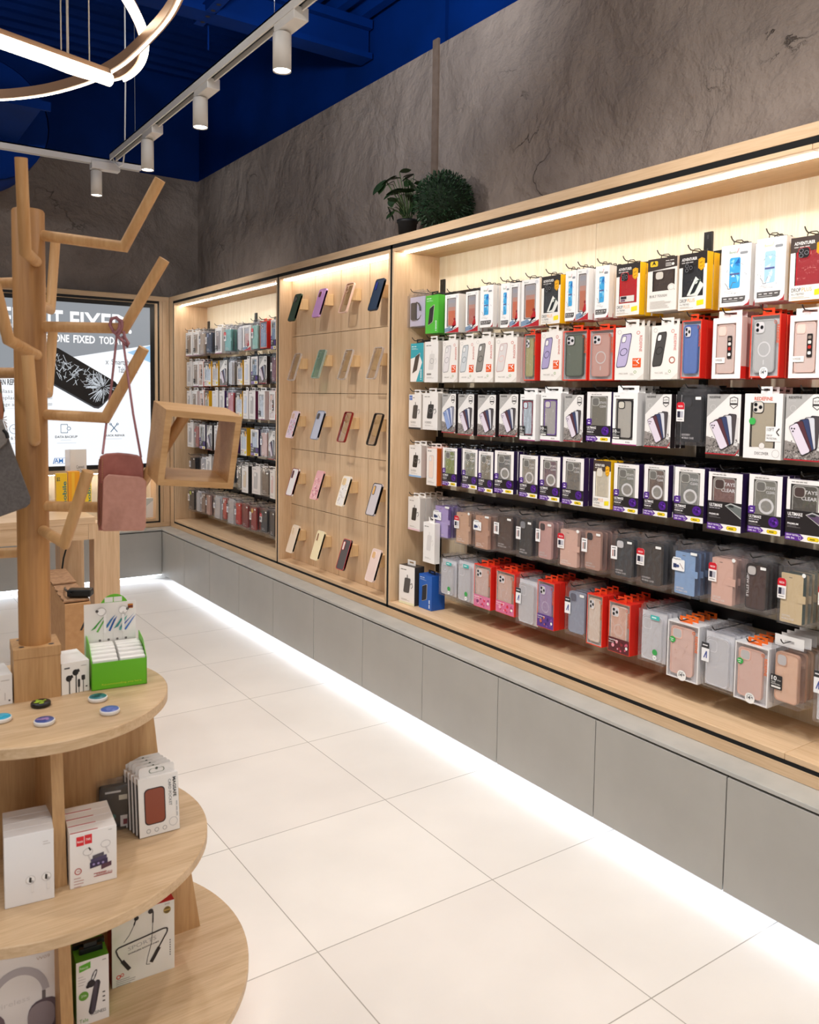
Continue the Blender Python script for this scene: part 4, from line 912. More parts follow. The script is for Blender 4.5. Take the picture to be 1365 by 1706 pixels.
def tagcard(w_, h, kind):
    q = MB(); x0 = -w_ / 2 - .001; z0 = -h * .56
    if kind == 'red':
        q.prism([(x0, z0), (x0 + .032, z0), (x0 + .032, z0 + .062), (x0 + .026, z0 + .068), (x0 + .006, z0 + .068), (x0, z0 + .062)], -.0016, -.0008, 'f2eeec'); q.poly([(x0, z0 + .043), (x0 + .032, z0 + .043), (x0 + .032, z0 + .062), (x0 + .026, z0 + .068), (x0 + .006, z0 + .068), (x0, z0 + .062)], 'c8182a', 1, -.0016)
        q.text('RICH', x0 + .007, z0 + .05, .007, 'f6e8e8', 2, .018, 0, True, -.0016); q.rect(x0 + .004, z0 + .014, x0 + .016, z0 + .036, '2a2a3c', 2, -.0016); q.rect(x0 + .017, z0 + .014, x0 + .028, z0 + .036, 'b8b8c2', 2, -.0016); q.rect(x0 + .005, z0 + .006, x0 + .026, z0 + .008, '6a6868', 2, -.0016)
        return q, 'red and white tag card'
    if kind == 'mag':
        q.prism(rrect(x0 + .026, z0 + .034, .052, .044, .004), -.0016, -.0008, 'f2f2f2'); q.prism(rrect(x0 + .02, z0 + .056, .034, .014, .005), -.0017, -.0009, 'f2f2f2'); q.text('MagSafe', x0 + .004, z0 + .053, .007, '2a2c34', 3, .032, 0, False, -.0016); q.rect(x0 + .006, z0 + .022, x0 + .02, z0 + .038, '28345c', 2, -.0016); q.disc(x0 + .025, z0 + .03, .006, '3c4a7c', 3, 10, -.0016); q.stroke([(x0 + .032, z0 + .042), (x0 + .044, z0 + .026), (x0 + .048, z0 + .022)], .002, '7a4a4a', 2, -.0016)
        return q, 'white tag card'
    if kind == 'blk':
        q.prism([(x0, z0), (x0 + .03, z0), (x0 + .03, z0 + .066), (x0, z0 + .066)], -.0016, -.0008, 'eeeef0'); q.rect(x0, z0 + .046, x0 + .03, z0 + .066, '2e2f33', 1, -.0016); q.rect(x0 + .004, z0 + .054, x0 + .024, z0 + .058, 'd8d8dc', 2, -.0016); q.stroke([(x0 + .01, z0 + .012), (x0 + .02, z0 + .036), (x0 + .02, z0 + .012)], .004, '4a5a9c', 2, -.0016)
        return q, 'black and white tag card'
    q.prism([(x0, z0), (x0 + .03, z0), (x0 + .03, z0 + .058), (x0, z0 + .058)], -.0016, -.0008, 'f0eeee'); q.rect(x0 + .007, z0 + .012, x0 + .013, z0 + .04, 'b08078', 2, -.0016); q.rect(x0 + .016, z0 + .012, x0 + .022, z0 + .042, '3a3a40', 2, -.0016); q.rect(x0 + .005, z0 + .048, x0 + .024, z0 + .051, '4a4a50', 2, -.0016)
    return q, 'white tag card'
def header(w_, t_, hh=.024):
    g = MB(); m = PLASTIC(); y0, y1 = t_ * .5 - .0005, t_ * .5 + .0005; a = w_ / 2
    g.box(-a, a, y0, y1, 0, hh * .4, m); g.box(-a * .8, a * .8, y0, y1, hh * .7, hh, m); g.box(-a * .9, -.016, y0, y1, hh * .4, hh * .7, m); g.box(.016, a * .9, y0, y1, hh * .4, hh * .7, m)
    return g
def K_flip(c='c9a08c', tagk='red', dark=None):
    w_, h, t_ = .108, .19, .024; g = shell(w_, h, t_, PLASTIC())
    k = MB(); P = rrect(-.004, -h / 2 - .006, w_ - .026, h - .026, .004); k.prism(P, .003, .019, c, dark or c, False)
    k.prism(rrect(w_ / 2 - .022, -h * .52, .032, .026, .003), .0015, .003, c); k.rect(-.016, -.034, -.004, -.032, '5a4a44', 1, .003)
    k.text('LEATHER', -w_ / 2 + .016, -h + .026, .0065, 'efe6e0', 2, .032, 0, True, .003); k.text('MOBILE CASE', -w_ / 2 + .016, -h + .016, .0065, 'efe6e0', 2, .046, 0, True, .003)
    q, ql = tagcard(w_, h, tagk); ps = [('wallet_case', k, 'folding leather phone case'), ('tag_card', q, ql)]
    s_ = MB(); s_.disc(w_ / 2 - .014, -.018, .007, 'eeeeec', 2) if tagk == 'red' else s_.poly(rrect(w_ / 2 - .022, -.02, .026, .010, .001), 'eeeeec', 2); ps.append(('size_sticker', s_, 'small white sticker'))
    ps.append(('hang_tab', header(w_, t_), 'clear hang flap'))
    return g, ps
def K_bag(c='3c4046', tagk='white', cam='2a2a2c', txt=('LEATHER', 'MOBILE CASE'), vert=False, frame=None):
    w_, h, t_ = .108, .19, .022; g = shell(w_, h, t_, PLASTIC())
    k = MB(); case_mb(w_ - .026, h - .026, .010, c, frame or c, 'hole', g=k, cx=.004, cz=-h / 2, y0=.003, camcol=cam)
    if vert: k.text(txt[0], -.034, -.05, .010, 'e8e4e2', 2, .085, -pi / 2, True, .003)
    else: k.text(txt[0], -w_ / 2 + .02, -h + .034, .007, 'cfcac8', 2, .036, 0, True, .003); k.text(txt[1], -w_ / 2 + .02, -h + .023, .007, 'cfcac8', 2, .05, 0, True, .003)
    ps = [('phone_case', k, None)]
    if tagk: q, ql = tagcard(w_, h, tagk); ps.append(('tag_card', q, ql))
    s_ = MB(); s_.poly(rrect(w_ / 2 - .022, -.024, .022, .010, .001), 'eeeeec', 2); ps.append(('size_sticker', s_, 'small white sticker'))
    ps.append(('hang_tab', header(w_, t_), 'clear hang flap'))
    return g, ps
def K_clear(v='teal', c='f2f2f4'):
    w_, h, t_ = .115, .195, .022; g = shell(w_, h, t_, PLASTIC())
    k = MB(); case_mb(w_ - .028, h - .028, .009, FROST(), FROST(), None, g=k, cx=0, cz=-h / 2 - .004, y0=.003); k.outline(rrect(-.02, -.05, .036, .04, .01), .0012, 'f0f0f2', 2, .003); k.outline(rrect(0, -h / 2 - .004, w_ - .034, h - .034, .014), .0014, 'f0f0f2', 2, .003)
    b = MB(); b.box(-w_ / 2 + .003, w_ / 2 - .003, .016, .019, -h + .004, -.006, c)
    ps = [('phone_case', k, 'clear phone case'), ('backing_card', b, 'pale backing card')]
    q = MB()
    if v == 'teal':
        q.prism([(-.004, -.03), (.034, -.03), (.034, -.014), (-.004, -.014)], -.0014, -.0005, '46b8b4'); q.text('~', .002, -.025, .007, 'dff4f2', 2, .024, 0, True, -.0014); ps.append(('brand_label', q, 'teal label')); q = MB(); q.disc(.018, -h + .044, .011, '3aa552', 3); ps.append(('round_sticker', q, 'green round sticker')); q = MB(); q.disc(.018, -h + .024, .009, 'f2f2f2', 3); q.text('14', .013, -h + .021, .006, '4a6a8a', 4, .009)
        ps.append(('price_sticker', q, 'white price sticker'))
    elif v == 'blk':
        q, ql = tagcard(w_, h, 'blk'); ps.append(('tag_card', q, ql))
    ps.append(('hang_tab', header(w_, t_), 'clear hang flap'))
    return g, ps
def K_ten(c='ecc0a2'):
    w_, h, t_ = .11, .225, .03; g = shell(w_, h - .03, t_, PLASTIC()); g.h = h
    for i in range(len(g.v)): pass
    k = MB(); case_mb(w_ - .024, h - .066, .012, c, 'd4a488', 'hole', g=k, cx=.004, cz=-(h - .03) / 2 - .004, y0=.003, camcol='cfcac8')
    b = MB(); b.box(-w_ / 2, w_ / 2, t_ * .5, t_ * .5 + .001, -.006, .008, 'e6e4e2'); b.box(-w_ / 2, -.018, t_ * .5, t_ * .5 + .001, .008, .016, 'e6e4e2'); b.box(.018, w_ / 2, t_ * .5, t_ * .5 + .001, .008, .016, 'e6e4e2'); b.box(-w_ / 2, w_ / 2, t_ * .5, t_ * .5 + .001, .016, .03, 'e6e4e2')
    q = MB(); z = -(h - .03) + .05; x0 = -w_ / 2 + .002; q.prism(rrect(x0 + .022, z + .022, .044, .046, .002), -.0014, -.0004, '232224'); q.text('10', x0 + .004, z + .026, .015, 'f4f4f2', 2, .02, 0, True, -.0014); q.text('FT/3M', x0 + .027, z + .027, .004, 'f4f4f2', 2, .013, 0, False, -.0014); q.text('DROP', x0 + .004, z + .019, .004, 'e0e0de', 2, .016, 0, True, -.0014); q.text('PROTECTION', x0 + .004, z + .013, .004, 'e0e0de', 2, .034, 0, True, -.0014); q.rect(x0 + .004, z + .003, x0 + .04, z + .009, 'e8e6e2', 2, -.0014)
    return g, [('phone_case', k, 'peach phone case'), ('hang_tab', b, 'white hang flap'), ('drop_label', q, 'black drop protection label')]
def K_pbank(front='30a0b0', side='d8d4cc', item='4a423e', word='10000', tabc=None, wcol='e8f4f4', lean=.25, white_part=True, dims=(.088, .185, .032)):
    w_, h, t_ = dims; g = carton(w_, h, t_, front, side)
    if white_part: g.poly([(-w_ / 2, -h), (-.004, -h), (w_ / 2 - .008, -h * .5), (w_ / 2 - .026, -h * .32), (-w_ / 2, -h * .40)], 'ece8e4', 1)
    def T(u, v): return (-.004 + u + v * lean, -h * .52 + v + u * .5)
    g.poly([T(u, v) for u, v in rrect(0, 0, .034, .085, .005)], 'c9c4be', 2); g.poly([T(u - .001, v) for u, v in rrect(0, 0, .031, .081, .005)], item, 3)
    g.text(word, w_ / 2 - .010, -h + .010, .010, wcol, 2, .05, pi / 2, True); g.text('~', -w_ / 2 + .008, -.018, .005, wcol, 2, .034, 0, True); fine(g, -w_ / 2 + .008, .01, -.025, 2, wcol, .004, .001, 2)
    return g, [('hang_tab', tab_mb(w_, t_, tabc or '2a2a2c', .5, .02), None)]
def K_cable(front='ece8e4', item='2a2826', word='5000', sidec='d8d0c8', base='8fb4dc', loop=True, dims=(.086, .18, .03), badge=None):
    w_, h, t_ = dims; g = carton(w_, h, t_, front, sidec)
    P = rrect(.002, -h * .5, .032, .07, .006); g.poly([(x + (z + h * .5) * .12, z) for x, z in P], item, 3)
    g.ring(.004, -h * .48, .012, .0016, '8a8684', 4) if loop else None
    g.stroke([(.004, -h * .5 + .035), (.004, -h * .5 + .05)], .004, item, 3); g.stroke([(.02, -h * .46), (.03, -h * .42), (.034, -h * .5), (.026, -h * .56)], .0025, item, 3)
    g.text(word, -w_ / 2 + .014, -h + .03, .012, '8a8680', 2, .036); fine(g, -w_ / 2 + .014, .02, -h + .022, 2, 'a8a49e', .004, .0012); g.rect(-w_ / 2, -h, w_ / 2, -h + .010, base, 1)
    g.text('~', -w_ / 2 + .01, -.02, .0045, '6a6660', 2, .034)
    if badge: g.rect(-w_ / 2 + .004, -.03, -w_ / 2 + .024, -.006, badge, 2); g.stroke([(-w_ / 2 + .014, -.03), (-w_ / 2 + .014, -.006)], .0015, 'ffffff', 3); g.stroke([(-w_ / 2 + .004, -.018), (-w_ / 2 + .024, -.018)], .0015, 'ffffff', 3)
    return g, [('hang_tab', tab_mb(w_, t_, front, .5, .024), None)]
def K_plainw(front='ece8e5', side='ddd8d4', art='b8b4b4', word='~'):
    w_, h, t_ = .1, .19, .026; g = carton(w_, h, t_, front, side)
    phone_print(g, -.004, -h * .5, .05, .12, art, 'cfcac8', .0, .04, None); g.text(word, -w_ / 2 + .01, -.018, .007, '7a7672', 2, .04); fine(g, -w_ / 2 + .01, .03, -h + .02, 3, 'b0aaa6', .004, .0012)
    return g, [('hang_tab', tab_mb(w_, t_, front, .5, .024), None)]
def K_poly(c='23262e', c2='c9c6dc'):
    w_, h, t_ = .1, .15, .018; g = shell(w_, h, t_, PLASTIC())
    k = MB(); k.tube([(.0 + .024 * cos(a) , .009 - .004 + .001 * i, -h * .5 + .04 * sin(a)) for i, a in enumerate([q * pi / 6 for q in range(13)])], .0035, c, 6); k.prism(rrect(-.018, -h * .5, .03, .08, .006), .004, .012, c); b = MB(); b.box(-w_ / 2 + .004, w_ / 2 - .004, .013, .015, -h + .006, -.008, c2)
    return g, [('cable', k, 'coiled dark cable'), ('backing_card', b, 'lilac backing card'), ('hang_tab', header(w_, t_), 'clear hang flap')]

KIND = {'ski': (K_ski, 'skier_case_box', 'white window box with skier'), 'blue': (K_blue, 'phone_case_box', 'white case box with blue phone picture'),
        'adv': (K_adv, 'phone_case_box', 'yellow-sided black-topped case box'), 'tough': (K_tough, 'phone_case_box', 'brown-topped case box'),
        'rtall': (K_rtall, 'phone_case_box', 'white box with slanted case picture'), 'rclear': (K_rclear, 'phone_case_box', 'clear-front red-sided case box'),
        'vmodel': (K_vmodel, 'phone_case_box', 'white window box with pink case'), 'shield': (K_shield, 'phone_case_box', 'grey and white box with fanned phones'),
        'bump': (K_bump, 'phone_case_box', 'white window box with bumper case'), 'ulti': (K_ulti, 'phone_case_box', 'white window box with purple base'),
        'ulti2': (K_ulti2, 'phone_case_box', 'white window box with black lower half'), 'disc': (K_disc, 'phone_case_box', 'white window box with clear case'),
        'flip': (K_flip, 'wallet_case_pack', 'clear pack with leather flip case'), 'bag': (K_bag, 'phone_case_pack', 'clear pack with phone case'),
        'clear': (K_clear, 'clear_case_pack', 'clear pack with transparent case'), 'ten': (K_ten, 'phone_case_pack', 'clear pack with peach case'),
        'pbank': (K_pbank, 'power_bank_box', 'power bank box'), 'cable': (K_cable, 'charger_box', 'white charger box'), 'plainw': (K_plainw, 'phone_case_box', 'plain white case box'),
        'poly': (K_poly, 'cable_pack', 'clear bag with coiled cable')}
_PK = {}
def pack_proto(kind, args):
    k = (kind, repr(args))
    if k not in _PK:
        g, parts = KIND[kind][0](**args)
        root = g.build(KIND[kind][1]); kids = []
        for nm, mb, lb in parts:
            if not mb.v: continue
            q = mb.build(nm, root)
            if lb: q['label'] = lb
            kids.append(q)
        _PK[k] = [root, kids, (g.w, g.h, g.t), False]
    return _PK[k]
_USED = {}
def place_pack(kind, args, x, y, ztop, w_, h, yaw, label, cat, group, tilt=0.0, front=True):
    P = pack_proto(kind, args); root, kids, (pw, ph, pt), used = P
    if used: o = copy_tree(root, [q for q in kids if front or not any(s in q.name for s in ('tag_card', 'sticker', 'label', 'promo'))])
    else: o = root; P[3] = True
    o.location = (x, y, ztop); o.rotation_euler = (tilt, 0, -pi / 2 + yaw); o.scale = (w_ / pw, 1, h / ph)
    if label in _USED: label = label + ' too'
    _USED[label] = 1
    tag(o, label, cat, group)
    return o, pt
XFRONT, XRAIL = 2.258, 2.430
def make_peg():
    g = MB(); L_ = XRAIL - XFRONT + .014
    g.tube([(0, 0, 0), (0, -L_, 0), (0, -L_ - .009, .006), (0, -L_ - .015, .014)], .0019, BLKM, 6)
    o = g.build('display_peg'); g2 = MB(); g2.box(-.012, .012, -.006, -.001, -.012, .010, BLKM); q = g2.build('bracket', o)
    return o, [q]
PEG, PEGK = make_peg(); _pegused = [False]
def peg(y, z, label, group):
    if _pegused[0]: o = copy_tree(PEG, PEGK)
    else: o = PEG; _pegused[0] = True
    o.location = (XRAIL, y, z); o.rotation_euler = (0, 0, -pi / 2); tag(o, label, 'peg', group)
TABS = {'ski': .008, 'blue': .008, 'adv': .008, 'tough': .008, 'rtall': .0145, 'vmodel': .012, 'ten': .012, 'bump': .0143, 'pbank': .011, 'cable': .0132, 'plainw': .0132}
def run_rows(rows, bayname, ztops, short):
    for r_, row in enumerate(rows):
        # real places: left/right edges and heights of the pack fronts on the plane of the peg ends
        items = []
        for it in row:
            kind, args, x0, x1, top, bot, nb = it[:7]; yaw = it[7] if len(it) > 7 else None
            a = onX(x0, (top + bot) / 2, XFRONT); b = onX(x1, (top + bot) / 2, XFRONT)
            zt = onX(x1 if top < 660 else x0, top, XFRONT).z; zb = onX(x0 if bot < 660 else x1, bot, XFRONT).z
            items.append([kind, args, (a.y + b.y) / 2, a.y - b.y, zt, zb, nb, yaw, it[8] if len(it) > 8 else None])
        items.sort(key=lambda q: -q[2])
        for i, q in enumerate(items):
            q[3] = max(.06, min(.128, q[3]))
        for p, q in zip(items, items[1:]):
            gap = p[2] - q[2]; need = (p[3] + q[3]) / 2 + .003
            if need > gap: f = max(.5, (gap - .003) / ((p[3] + q[3]) / 2)); p[3] *= f if f > .8 else .86; q[3] *= f if f > .8 else .86
        ylo, yhi = (-1, YN - .026) if bayname.startswith('large') else (YD + .024, YF - .024)
        for i, (kind, args, yc, w_, zt, zb, nb, yaw, ds) in enumerate(items):
            yc = max(ylo + w_ / 2, min(yhi - w_ / 2, yc))
            rr = random.Random(r_ * 100 + i); zt = min(max(zt, ztops[r_] - .02), ztops[r_] + .02); h = max(.15, min(.225, zt - zb))
            if r_ == len(rows) - 1: h = min(h, zt - .497)
            yaw = rr.uniform(-.035, .035) if yaw is None else yaw
            dsc = ds or KIND[kind][2]
            where = '%s from left, %s row of the %s' % (ORD[i], ORD[r_], bayname)
            if len((dsc + ' ' + where).split()) > 16: dsc = KIND[kind][2]
            o, pt = place_pack(kind, args, XFRONT, yc, zt, w_, h, yaw, '%s, %s' % (dsc, where), 'package', 'hanging packs in the ' + bayname)
            x = XFRONT
            for b_ in range(nb + 1):
                x += pt + .0035
                if x + pt > XRAIL - .004: break
                place_pack(kind, args, x, yc + rr.uniform(-.003, .003), zt - rr.uniform(0, .002), w_, h, rr.uniform(-.02, .02), '%s hanging %s in line, %s' % (short.get(kind, 'pack'), ORD[b_ + 1], where), 'package', 'hanging packs in the ' + bayname, 0.0, False)
            peg(yc, zt + TABS.get(kind, .011), 'black wire peg, ' + where, 'wire pegs in the ' + bayname)
        zr = ztops[r_] + .006
        a, b = items[0][2] + .07, items[-1][2] - .12
        a = min(a, (YN - .03) if bayname.startswith('large') else (YF - .03)); b = max(b, .0 if bayname.startswith('large') else YD + .03)
        g = MB(); g.bevbox(-.005, .0, -(a - b) / 2, (a - b) / 2, -.02, .02, BLKM, .001)
        o = g.build('slotted_rail'); o.location = (XRAIL + .004, (a + b) / 2, zr); tag(o, 'black horizontal peg rail behind the %s row of the %s' % (ORD[r_], bayname), 'rail', 'peg rails in the ' + bayname)
SHORT = {k: v for k, v in zip(KIND, ['skier box', 'blue print box', 'yellow-sided box', 'brown box', 'white box', 'red-sided box', 'pink window box', 'fanned phones box', 'bumper box', 'purple-base box', 'black-base box', 'window box', 'flip case pack', 'case pack', 'clear pack', 'peach pack', 'power bank box', 'charger box', 'white box', 'cable bag'])}
def D(**k): return k
ROWS = [
 [('poly', D(), 675, 707, 489, 540, 1), ('pbank', D(front='52b53c', side='4fb83a', item='2c2a2c', word='10000', white_part=False, lean=.12), 709, 731, 490, 556, 1, None, 'bright green power bank box'),
  ('ski', D(), 742, 764, 489, 555, 1), ('ski', D(c='d88a78'), 776, 797, 485, 553, 1), ('blue', D(), 800, 822, 474, 546, 2), ('blue', D(), 835, 849, 471, 546, 1), ('ski', D(), 850, 866, 470, 545, 1), ('ski', D(c='e0703c'), 869, 899, 463, 545, 1),
  ('adv', D(c='3c4044', v=1), 902, 934, 457, 541, 2, None, 'yellow-sided box with charcoal case'), ('blue', D(), 943, 959, 450, 535, 1), ('ski', D(c='e08a6a'), 960, 982, 446, 534, 1), ('blue', D(), 992, 1015, 441, 530, 2),
  ('adv', D(c='d0161c', v=0), 1027, 1066, 436, 527, 2, None, 'yellow-sided box with bright red case'), ('tough', D(), 1079, 1128, 426, 520, 1), ('adv', D(c='26262a', v=1), 1131, 1178, 418, 518, 2, None, 'yellow-sided box with black case'),
  ('blue', D(), 1202, 1250, 404, 512, 2, None, 'white box with vivid blue phone picture'), ('blue', D(v=1), 1260, 1309, 392, 504, 2, None, 'white box with pale blue phone picture'), ('adv', D(c='b0202a', v=2), 1317, 1380, 388, 502, 1, None, 'black-topped box with dark red case')],
 [('pbank', D(), 684, 706, 571, 636, 1, None, 'teal power bank box'), ('cable', D(item='d8d4d0', word='~', base='ece8e4'), 708, 730, 568, 637, 1), ('rtall', D(c='e2dcdc', rim='a8a4a4'), 737, 763, 566, 637, 2), ('rtall', D(c='c9cdd0', rim='80888c'), 766, 792, 565, 637, 2), ('rtall', D(c='8a8680', rim='3c3a38'), 792, 822, 562, 637, 2), ('rtall', D(c='d8d2d0', rim='c8a8a4'), 825, 862, 561, 637, 2),
  ('rclear', D(c='c4bc86', rim='8a8a6a'), 874, 892, 556, 634, 1), ('rtall', D(c='a79cc4', rim='4a4460'), 901, 936, 551, 634, 1, None, 'white box with purple case picture'), ('rclear', D(c='7a8272', rim='4e554a', dot=False), 938, 979, 549, 634, 2, None, 'clear-front box with dark green case'), ('rclear', D(c='e4b4a6', rim='cf9a8e', ring='f0e6e0'), 982, 1023, 547, 634, 2, None, 'clear-front box with pink ringed case'),
  ('rtall', D(c='b9aed0', rim='4c4868'), 1026, 1073, 543, 633, 2, None, 'white box with large purple case picture'), ('rtall', D(c='4a4846', rim='242220', sq=False), 1086, 1130, 540, 632, 1, None, 'tilted white box with black case picture'), ('rclear', D(c='6c88c8', rim='5670b0'), 1136, 1168, 532, 630, 2, None, 'red-sided box with blue case'),
  ('vmodel', D(), 1187, 1236, 527, 631, 2), ('rclear', D(c='d0cfcc', rim='b4b4b2', ring='f2f0ee', price=True), 1250, 1300, 522, 629, 2, None, 'red-sided box with clear ringed case'), ('vmodel', D(), 1316, 1372, 522, 630, 1)],
 [('cable', D(badge='2a64b8', base='2c2c30', loop=False, item='4a4644'), 681, 702, 657, 716, 1), ('cable', D(word='10000', base='e4e0dc'), 704, 730, 655, 717, 1), ('shield', D(f=('8aa0d0', 'b8c4e0', '6a7cb0', 'cfd4e4', '8a8ca0')), 737, 759, 656, 722, 1), ('shield', D(), 763, 790, 657, 726, 1), ('shield', D(), 796, 826, 658, 728, 1), ('shield', D(), 832, 863, 657, 728, 1),
  ('bump', D(b='8c2038', tint='c3d2dc'), 866, 893, 657, 735, 1, None, 'white window box with red bumper case'), ('bump', D(b='7a5aa8', tint='c4bfba'), 901, 934, 655, 736, 2, None, 'white window box with purple bumper case'), ('shield', D(), 940, 972, 658, 737, 1), ('ulti', D(tint='8a8678', ring=False), 978, 1018, 653, 737, 2),
  ('bump', D(), 1021, 1062, 654, 743, 2, None, 'white window box with black bumper case'), ('shield', D(), 1075, 1118, 657, 747, 1), ('bag', D(c='2c2c2f', tagk='red', txt=('GOOSPERY', 'MOBILE CASE'), cam='3a3a3e'), 1128, 1172, 652, 744, 2, None, 'clear pack with black flip case'), ('shield', D(), 1177, 1234, 657, 760, 1), ('disc', D(), 1240, 1303, 656, 767, 2), ('shield', D(), 1308, 1375, 657, 771, 1)],
 [('cable', D(), 682, 702, 741, 788, 1), ('plainw', D(front='eee6e0', side='e0641c', art='f0d8c8'), 711, 728, 746, 810, 1, None, 'white box with orange sides'), ('ulti', D(tint='8fa05c', ring=False), 738, 761, 745, 811, 1, None, 'purple-base window box with green case'), ('ulti', D(tint='8a8f7c', ring=False), 770, 796, 747, 816, 1), ('ulti', D(tint='8c897c', ring=False), 797, 822, 751, 822, 1), ('ulti', D(tint='7c7e7c'), 826, 854, 750, 824, 2, .12, 'tilted purple-base window box with ringed case'),
  ('ulti', D(tint='a09c92'), 866, 896, 757, 831, 1), ('ulti', D(tint='867078'), 900, 933, 759, 837, 1), ('ulti', D(tint='7e7c76', ring=False), 937, 973, 761, 844, 2), ('adv', D(c='e2d8c0', v=3), 988, 1018, 766, 849, 1, None, 'yellow-edged box with clear case'),
  ('ulti', D(tint='8e9086'), 1023, 1064, 771, 857, 1), ('ulti', D(tint='7a6a62'), 1074, 1113, 773, 863, 2), ('ulti', D(tint='90918c'), 1124, 1173, 777, 873, 1), ('ulti2', D(), 1180, 1236, 785, 889, 1), ('ulti', D(tint='8e8c80'), 1247, 1303, 789, 894, 1), ('ulti2', D(tint='5e5a52'), 1310, 1375, 797, 908, 1)],
 [('cable', D(item='3a3634', word='', base='e8c8d0', loop=False), 680, 700, 827, 886, 3), ('flip', D(c='b8a4dc', tagk='mag', dark='6a4a9c'), 721, 752, 835, 901, 2, None, 'clear pack with purple flip case'), ('flip', D(c='d8ae90'), 758, 784, 848, 911, 3, None, 'clear pack with tan flip case, red tag'), ('flip', D(c='c89a80', tagk='mag'), 789, 817, 851, 920, 3, None, 'clear pack with brown flip case'), ('bag', D(c='4e3c36', cam='4a3a34', txt=('LEATHER', 'MOBILE CASE')), 823, 855, 853, 924, 3, None, 'clear pack with dark brown case'), ('bag', D(c='2e3338', cam='8a8c90'), 860, 888, 859, 934, 2, None, 'clear pack with black case'),
  ('bag', D(c='cfa39c', cam='3a3034'), 893, 921, 862, 939, 3, None, 'clear pack with dusty pink case'), ('flip', D(c='e6bcaa'), 930, 967, 873, 951, 3, None, 'clear pack with pink flip case'), ('bag', D(c='bc9484', cam='2c2c30'), 970, 1003, 877, 958, 4, None, 'clear pack with rosy brown case'), ('bag', D(c='3c4146', cam='d8d8d8'), 1019, 1056, 890, 970, 2, None, 'clear pack with charcoal leather case'), ('bag', D(c='3b3b3c', tagk='red', cam='3b3b3c', txt=('GOOSPERY', 'MOBILE CASE')), 1061, 1106, 896, 985, 3, None, 'clear pack with black case, red tag'),
  ('flip', D(c='8fb0d8', tagk='mag', dark='40587c'), 1120, 1165, 908, 1000, 2, None, 'clear pack with light blue flip case'), ('flip', D(c='e8bba8'), 1181, 1228, 918, 1016, 3, None, 'clear pack with rose flip case'), ('bag', D(c='4a3430', tagk=None, cam='d0cac4', txt=('NEW STYLE', ''), vert=True, frame='2c2220'), 1235, 1280, 930, 1027, 2, None, 'clear pack with glossy brown case'), ('flip', D(c='dcc49a', dark='2c4a48'), 1296, 1345, 942, 1049, 3, None, 'clear pack with beige flip case'), ('flip', D(c='b0a04c'), 1364, 1412, 955, 1060, 1, None, 'clear pack with olive flip case')],
 [('clear', D(v='teal'), 732, 757, 928, 998, 2), ('clear', D(v='teal'), 760, 786, 931, 1009, 2), ('rclear', D(c='f0d2c8', rim='e6c4b8', ring='efd8d0', promo=('d878a0', 'e0385c', 'c85a90', '8a3c6c', 'f0b8cc')), 790, 818, 938, 1018, 3, None, 'red-sided box with pink case, flower print'), ('rclear', D(c='eecabc', rim='e2b8a8', ring='ecd0c6', promo=('d87098', 'e0304c', 'b8487c', 'f0a8c0', 'c02848')), 826, 858, 948, 1029, 3, None, 'red-sided box with peach case, pink print'), ('clear', D(v='blk'), 860, 893, 961, 1048, 2), ('rclear', D(c='b9a2cc', rim='a890c0', ring='d8c8e4', promo=('5a3a8c', '3c2470', '8a5ab4', 'c86a4c', '2c1c50')), 895, 924, 965, 1052, 3, None, 'red-sided box with lilac case'),
  ('bag', D(c='99a2b4', cam='5c6274', tagk='blk', txt=('', '')), 942, 976, 976, 1066, 3, None, 'clear pack with slate blue case'), ('rclear', D(c='f4e2d2', rim='e8d2c0'), 978, 1004, 987, 1080, 2, None, 'red-sided box with cream case'), ('rclear', D(c='f0c2ae', rim='efd4c8', ring='f0d4c8', promo=('5a2028', '8a2430', 'd8607c', 'e89aa8', '2c1418')), 1014, 1050, 999, 1095, 3, None, 'red-sided box with pink case, flamingo print'), ('clear', D(v='teal', c='e4e2e4'), 1064, 1107, 1012, 1112, 4),
  ('rclear', D(c='f0c8ba', rim='e8bcac', dot=True, price=True, side='dcdcde', cam='hole', tabc='ec6a1c', front='dcdadb'), 1112, 1164, 1031, 1142, 3, None, 'clear box with pink case and price sticker'), ('clear', D(v='blk', c='e8e8ea'), 1169, 1220, 1047, 1158, 3, None, 'clear pack with glossy transparent case'), ('rclear', D(c='eec4b4', rim='e6b8a6', dot=True, price=True, side='dcdcde', cam='hole', tabc='ec6a1c', front='dcdadb'), 1223, 1281, 1066, 1181, 2, None, 'clear box with pink case, orange tab'), ('ten', D(), 1283, 1333, 1070, 1202, 4, None, 'clear pack with peach case, white flap'), ('clear', D(v='blk'), 1356, 1410, 1090, 1220, 2)],
]
run_rows(ROWS, 'large bay', [1.936, 1.712, 1.482, 1.243, .992, .748], SHORT)
# packs standing on the shelf or hanging in front at the bay's left end
def shelf_box(kind, args, l, r, z, hpx_top, label, cat, dep_scale=1.0, dims=None):
    a = onZ(l[0], l[1], z); b = onZ(r[0], r[1], z); m = (a + b) / 2; wd = (b - a); wlen = wd.length
    top = onD(l[0], hpx_top, (a.x * _s + a.y * _c)).z
    P = pack_proto(kind, args); root, kids, (pw, ph, pt), used = P
    o = copy_tree(root, kids) if used else root; P[3] = True
    o.location = (m.x, m.y, top + .0005); o.rotation_euler = (0, 0, atan2(wd.y, wd.x)); o.scale = (wlen / pw, dep_scale, (top - z) / ph)
    return tag(o, label, cat)
ZS = ZG1 + .0195
shelf_box('cable', D(front='f0ece8', item='54504e', word='', sidec='3a3634', base='e8e8c8', loop=False), (664.8, 1002.8), (690.3, 1010.6), ZS, 940, 'white and black speaker box standing on the shelf, left end of large bay', 'box', 2.0)
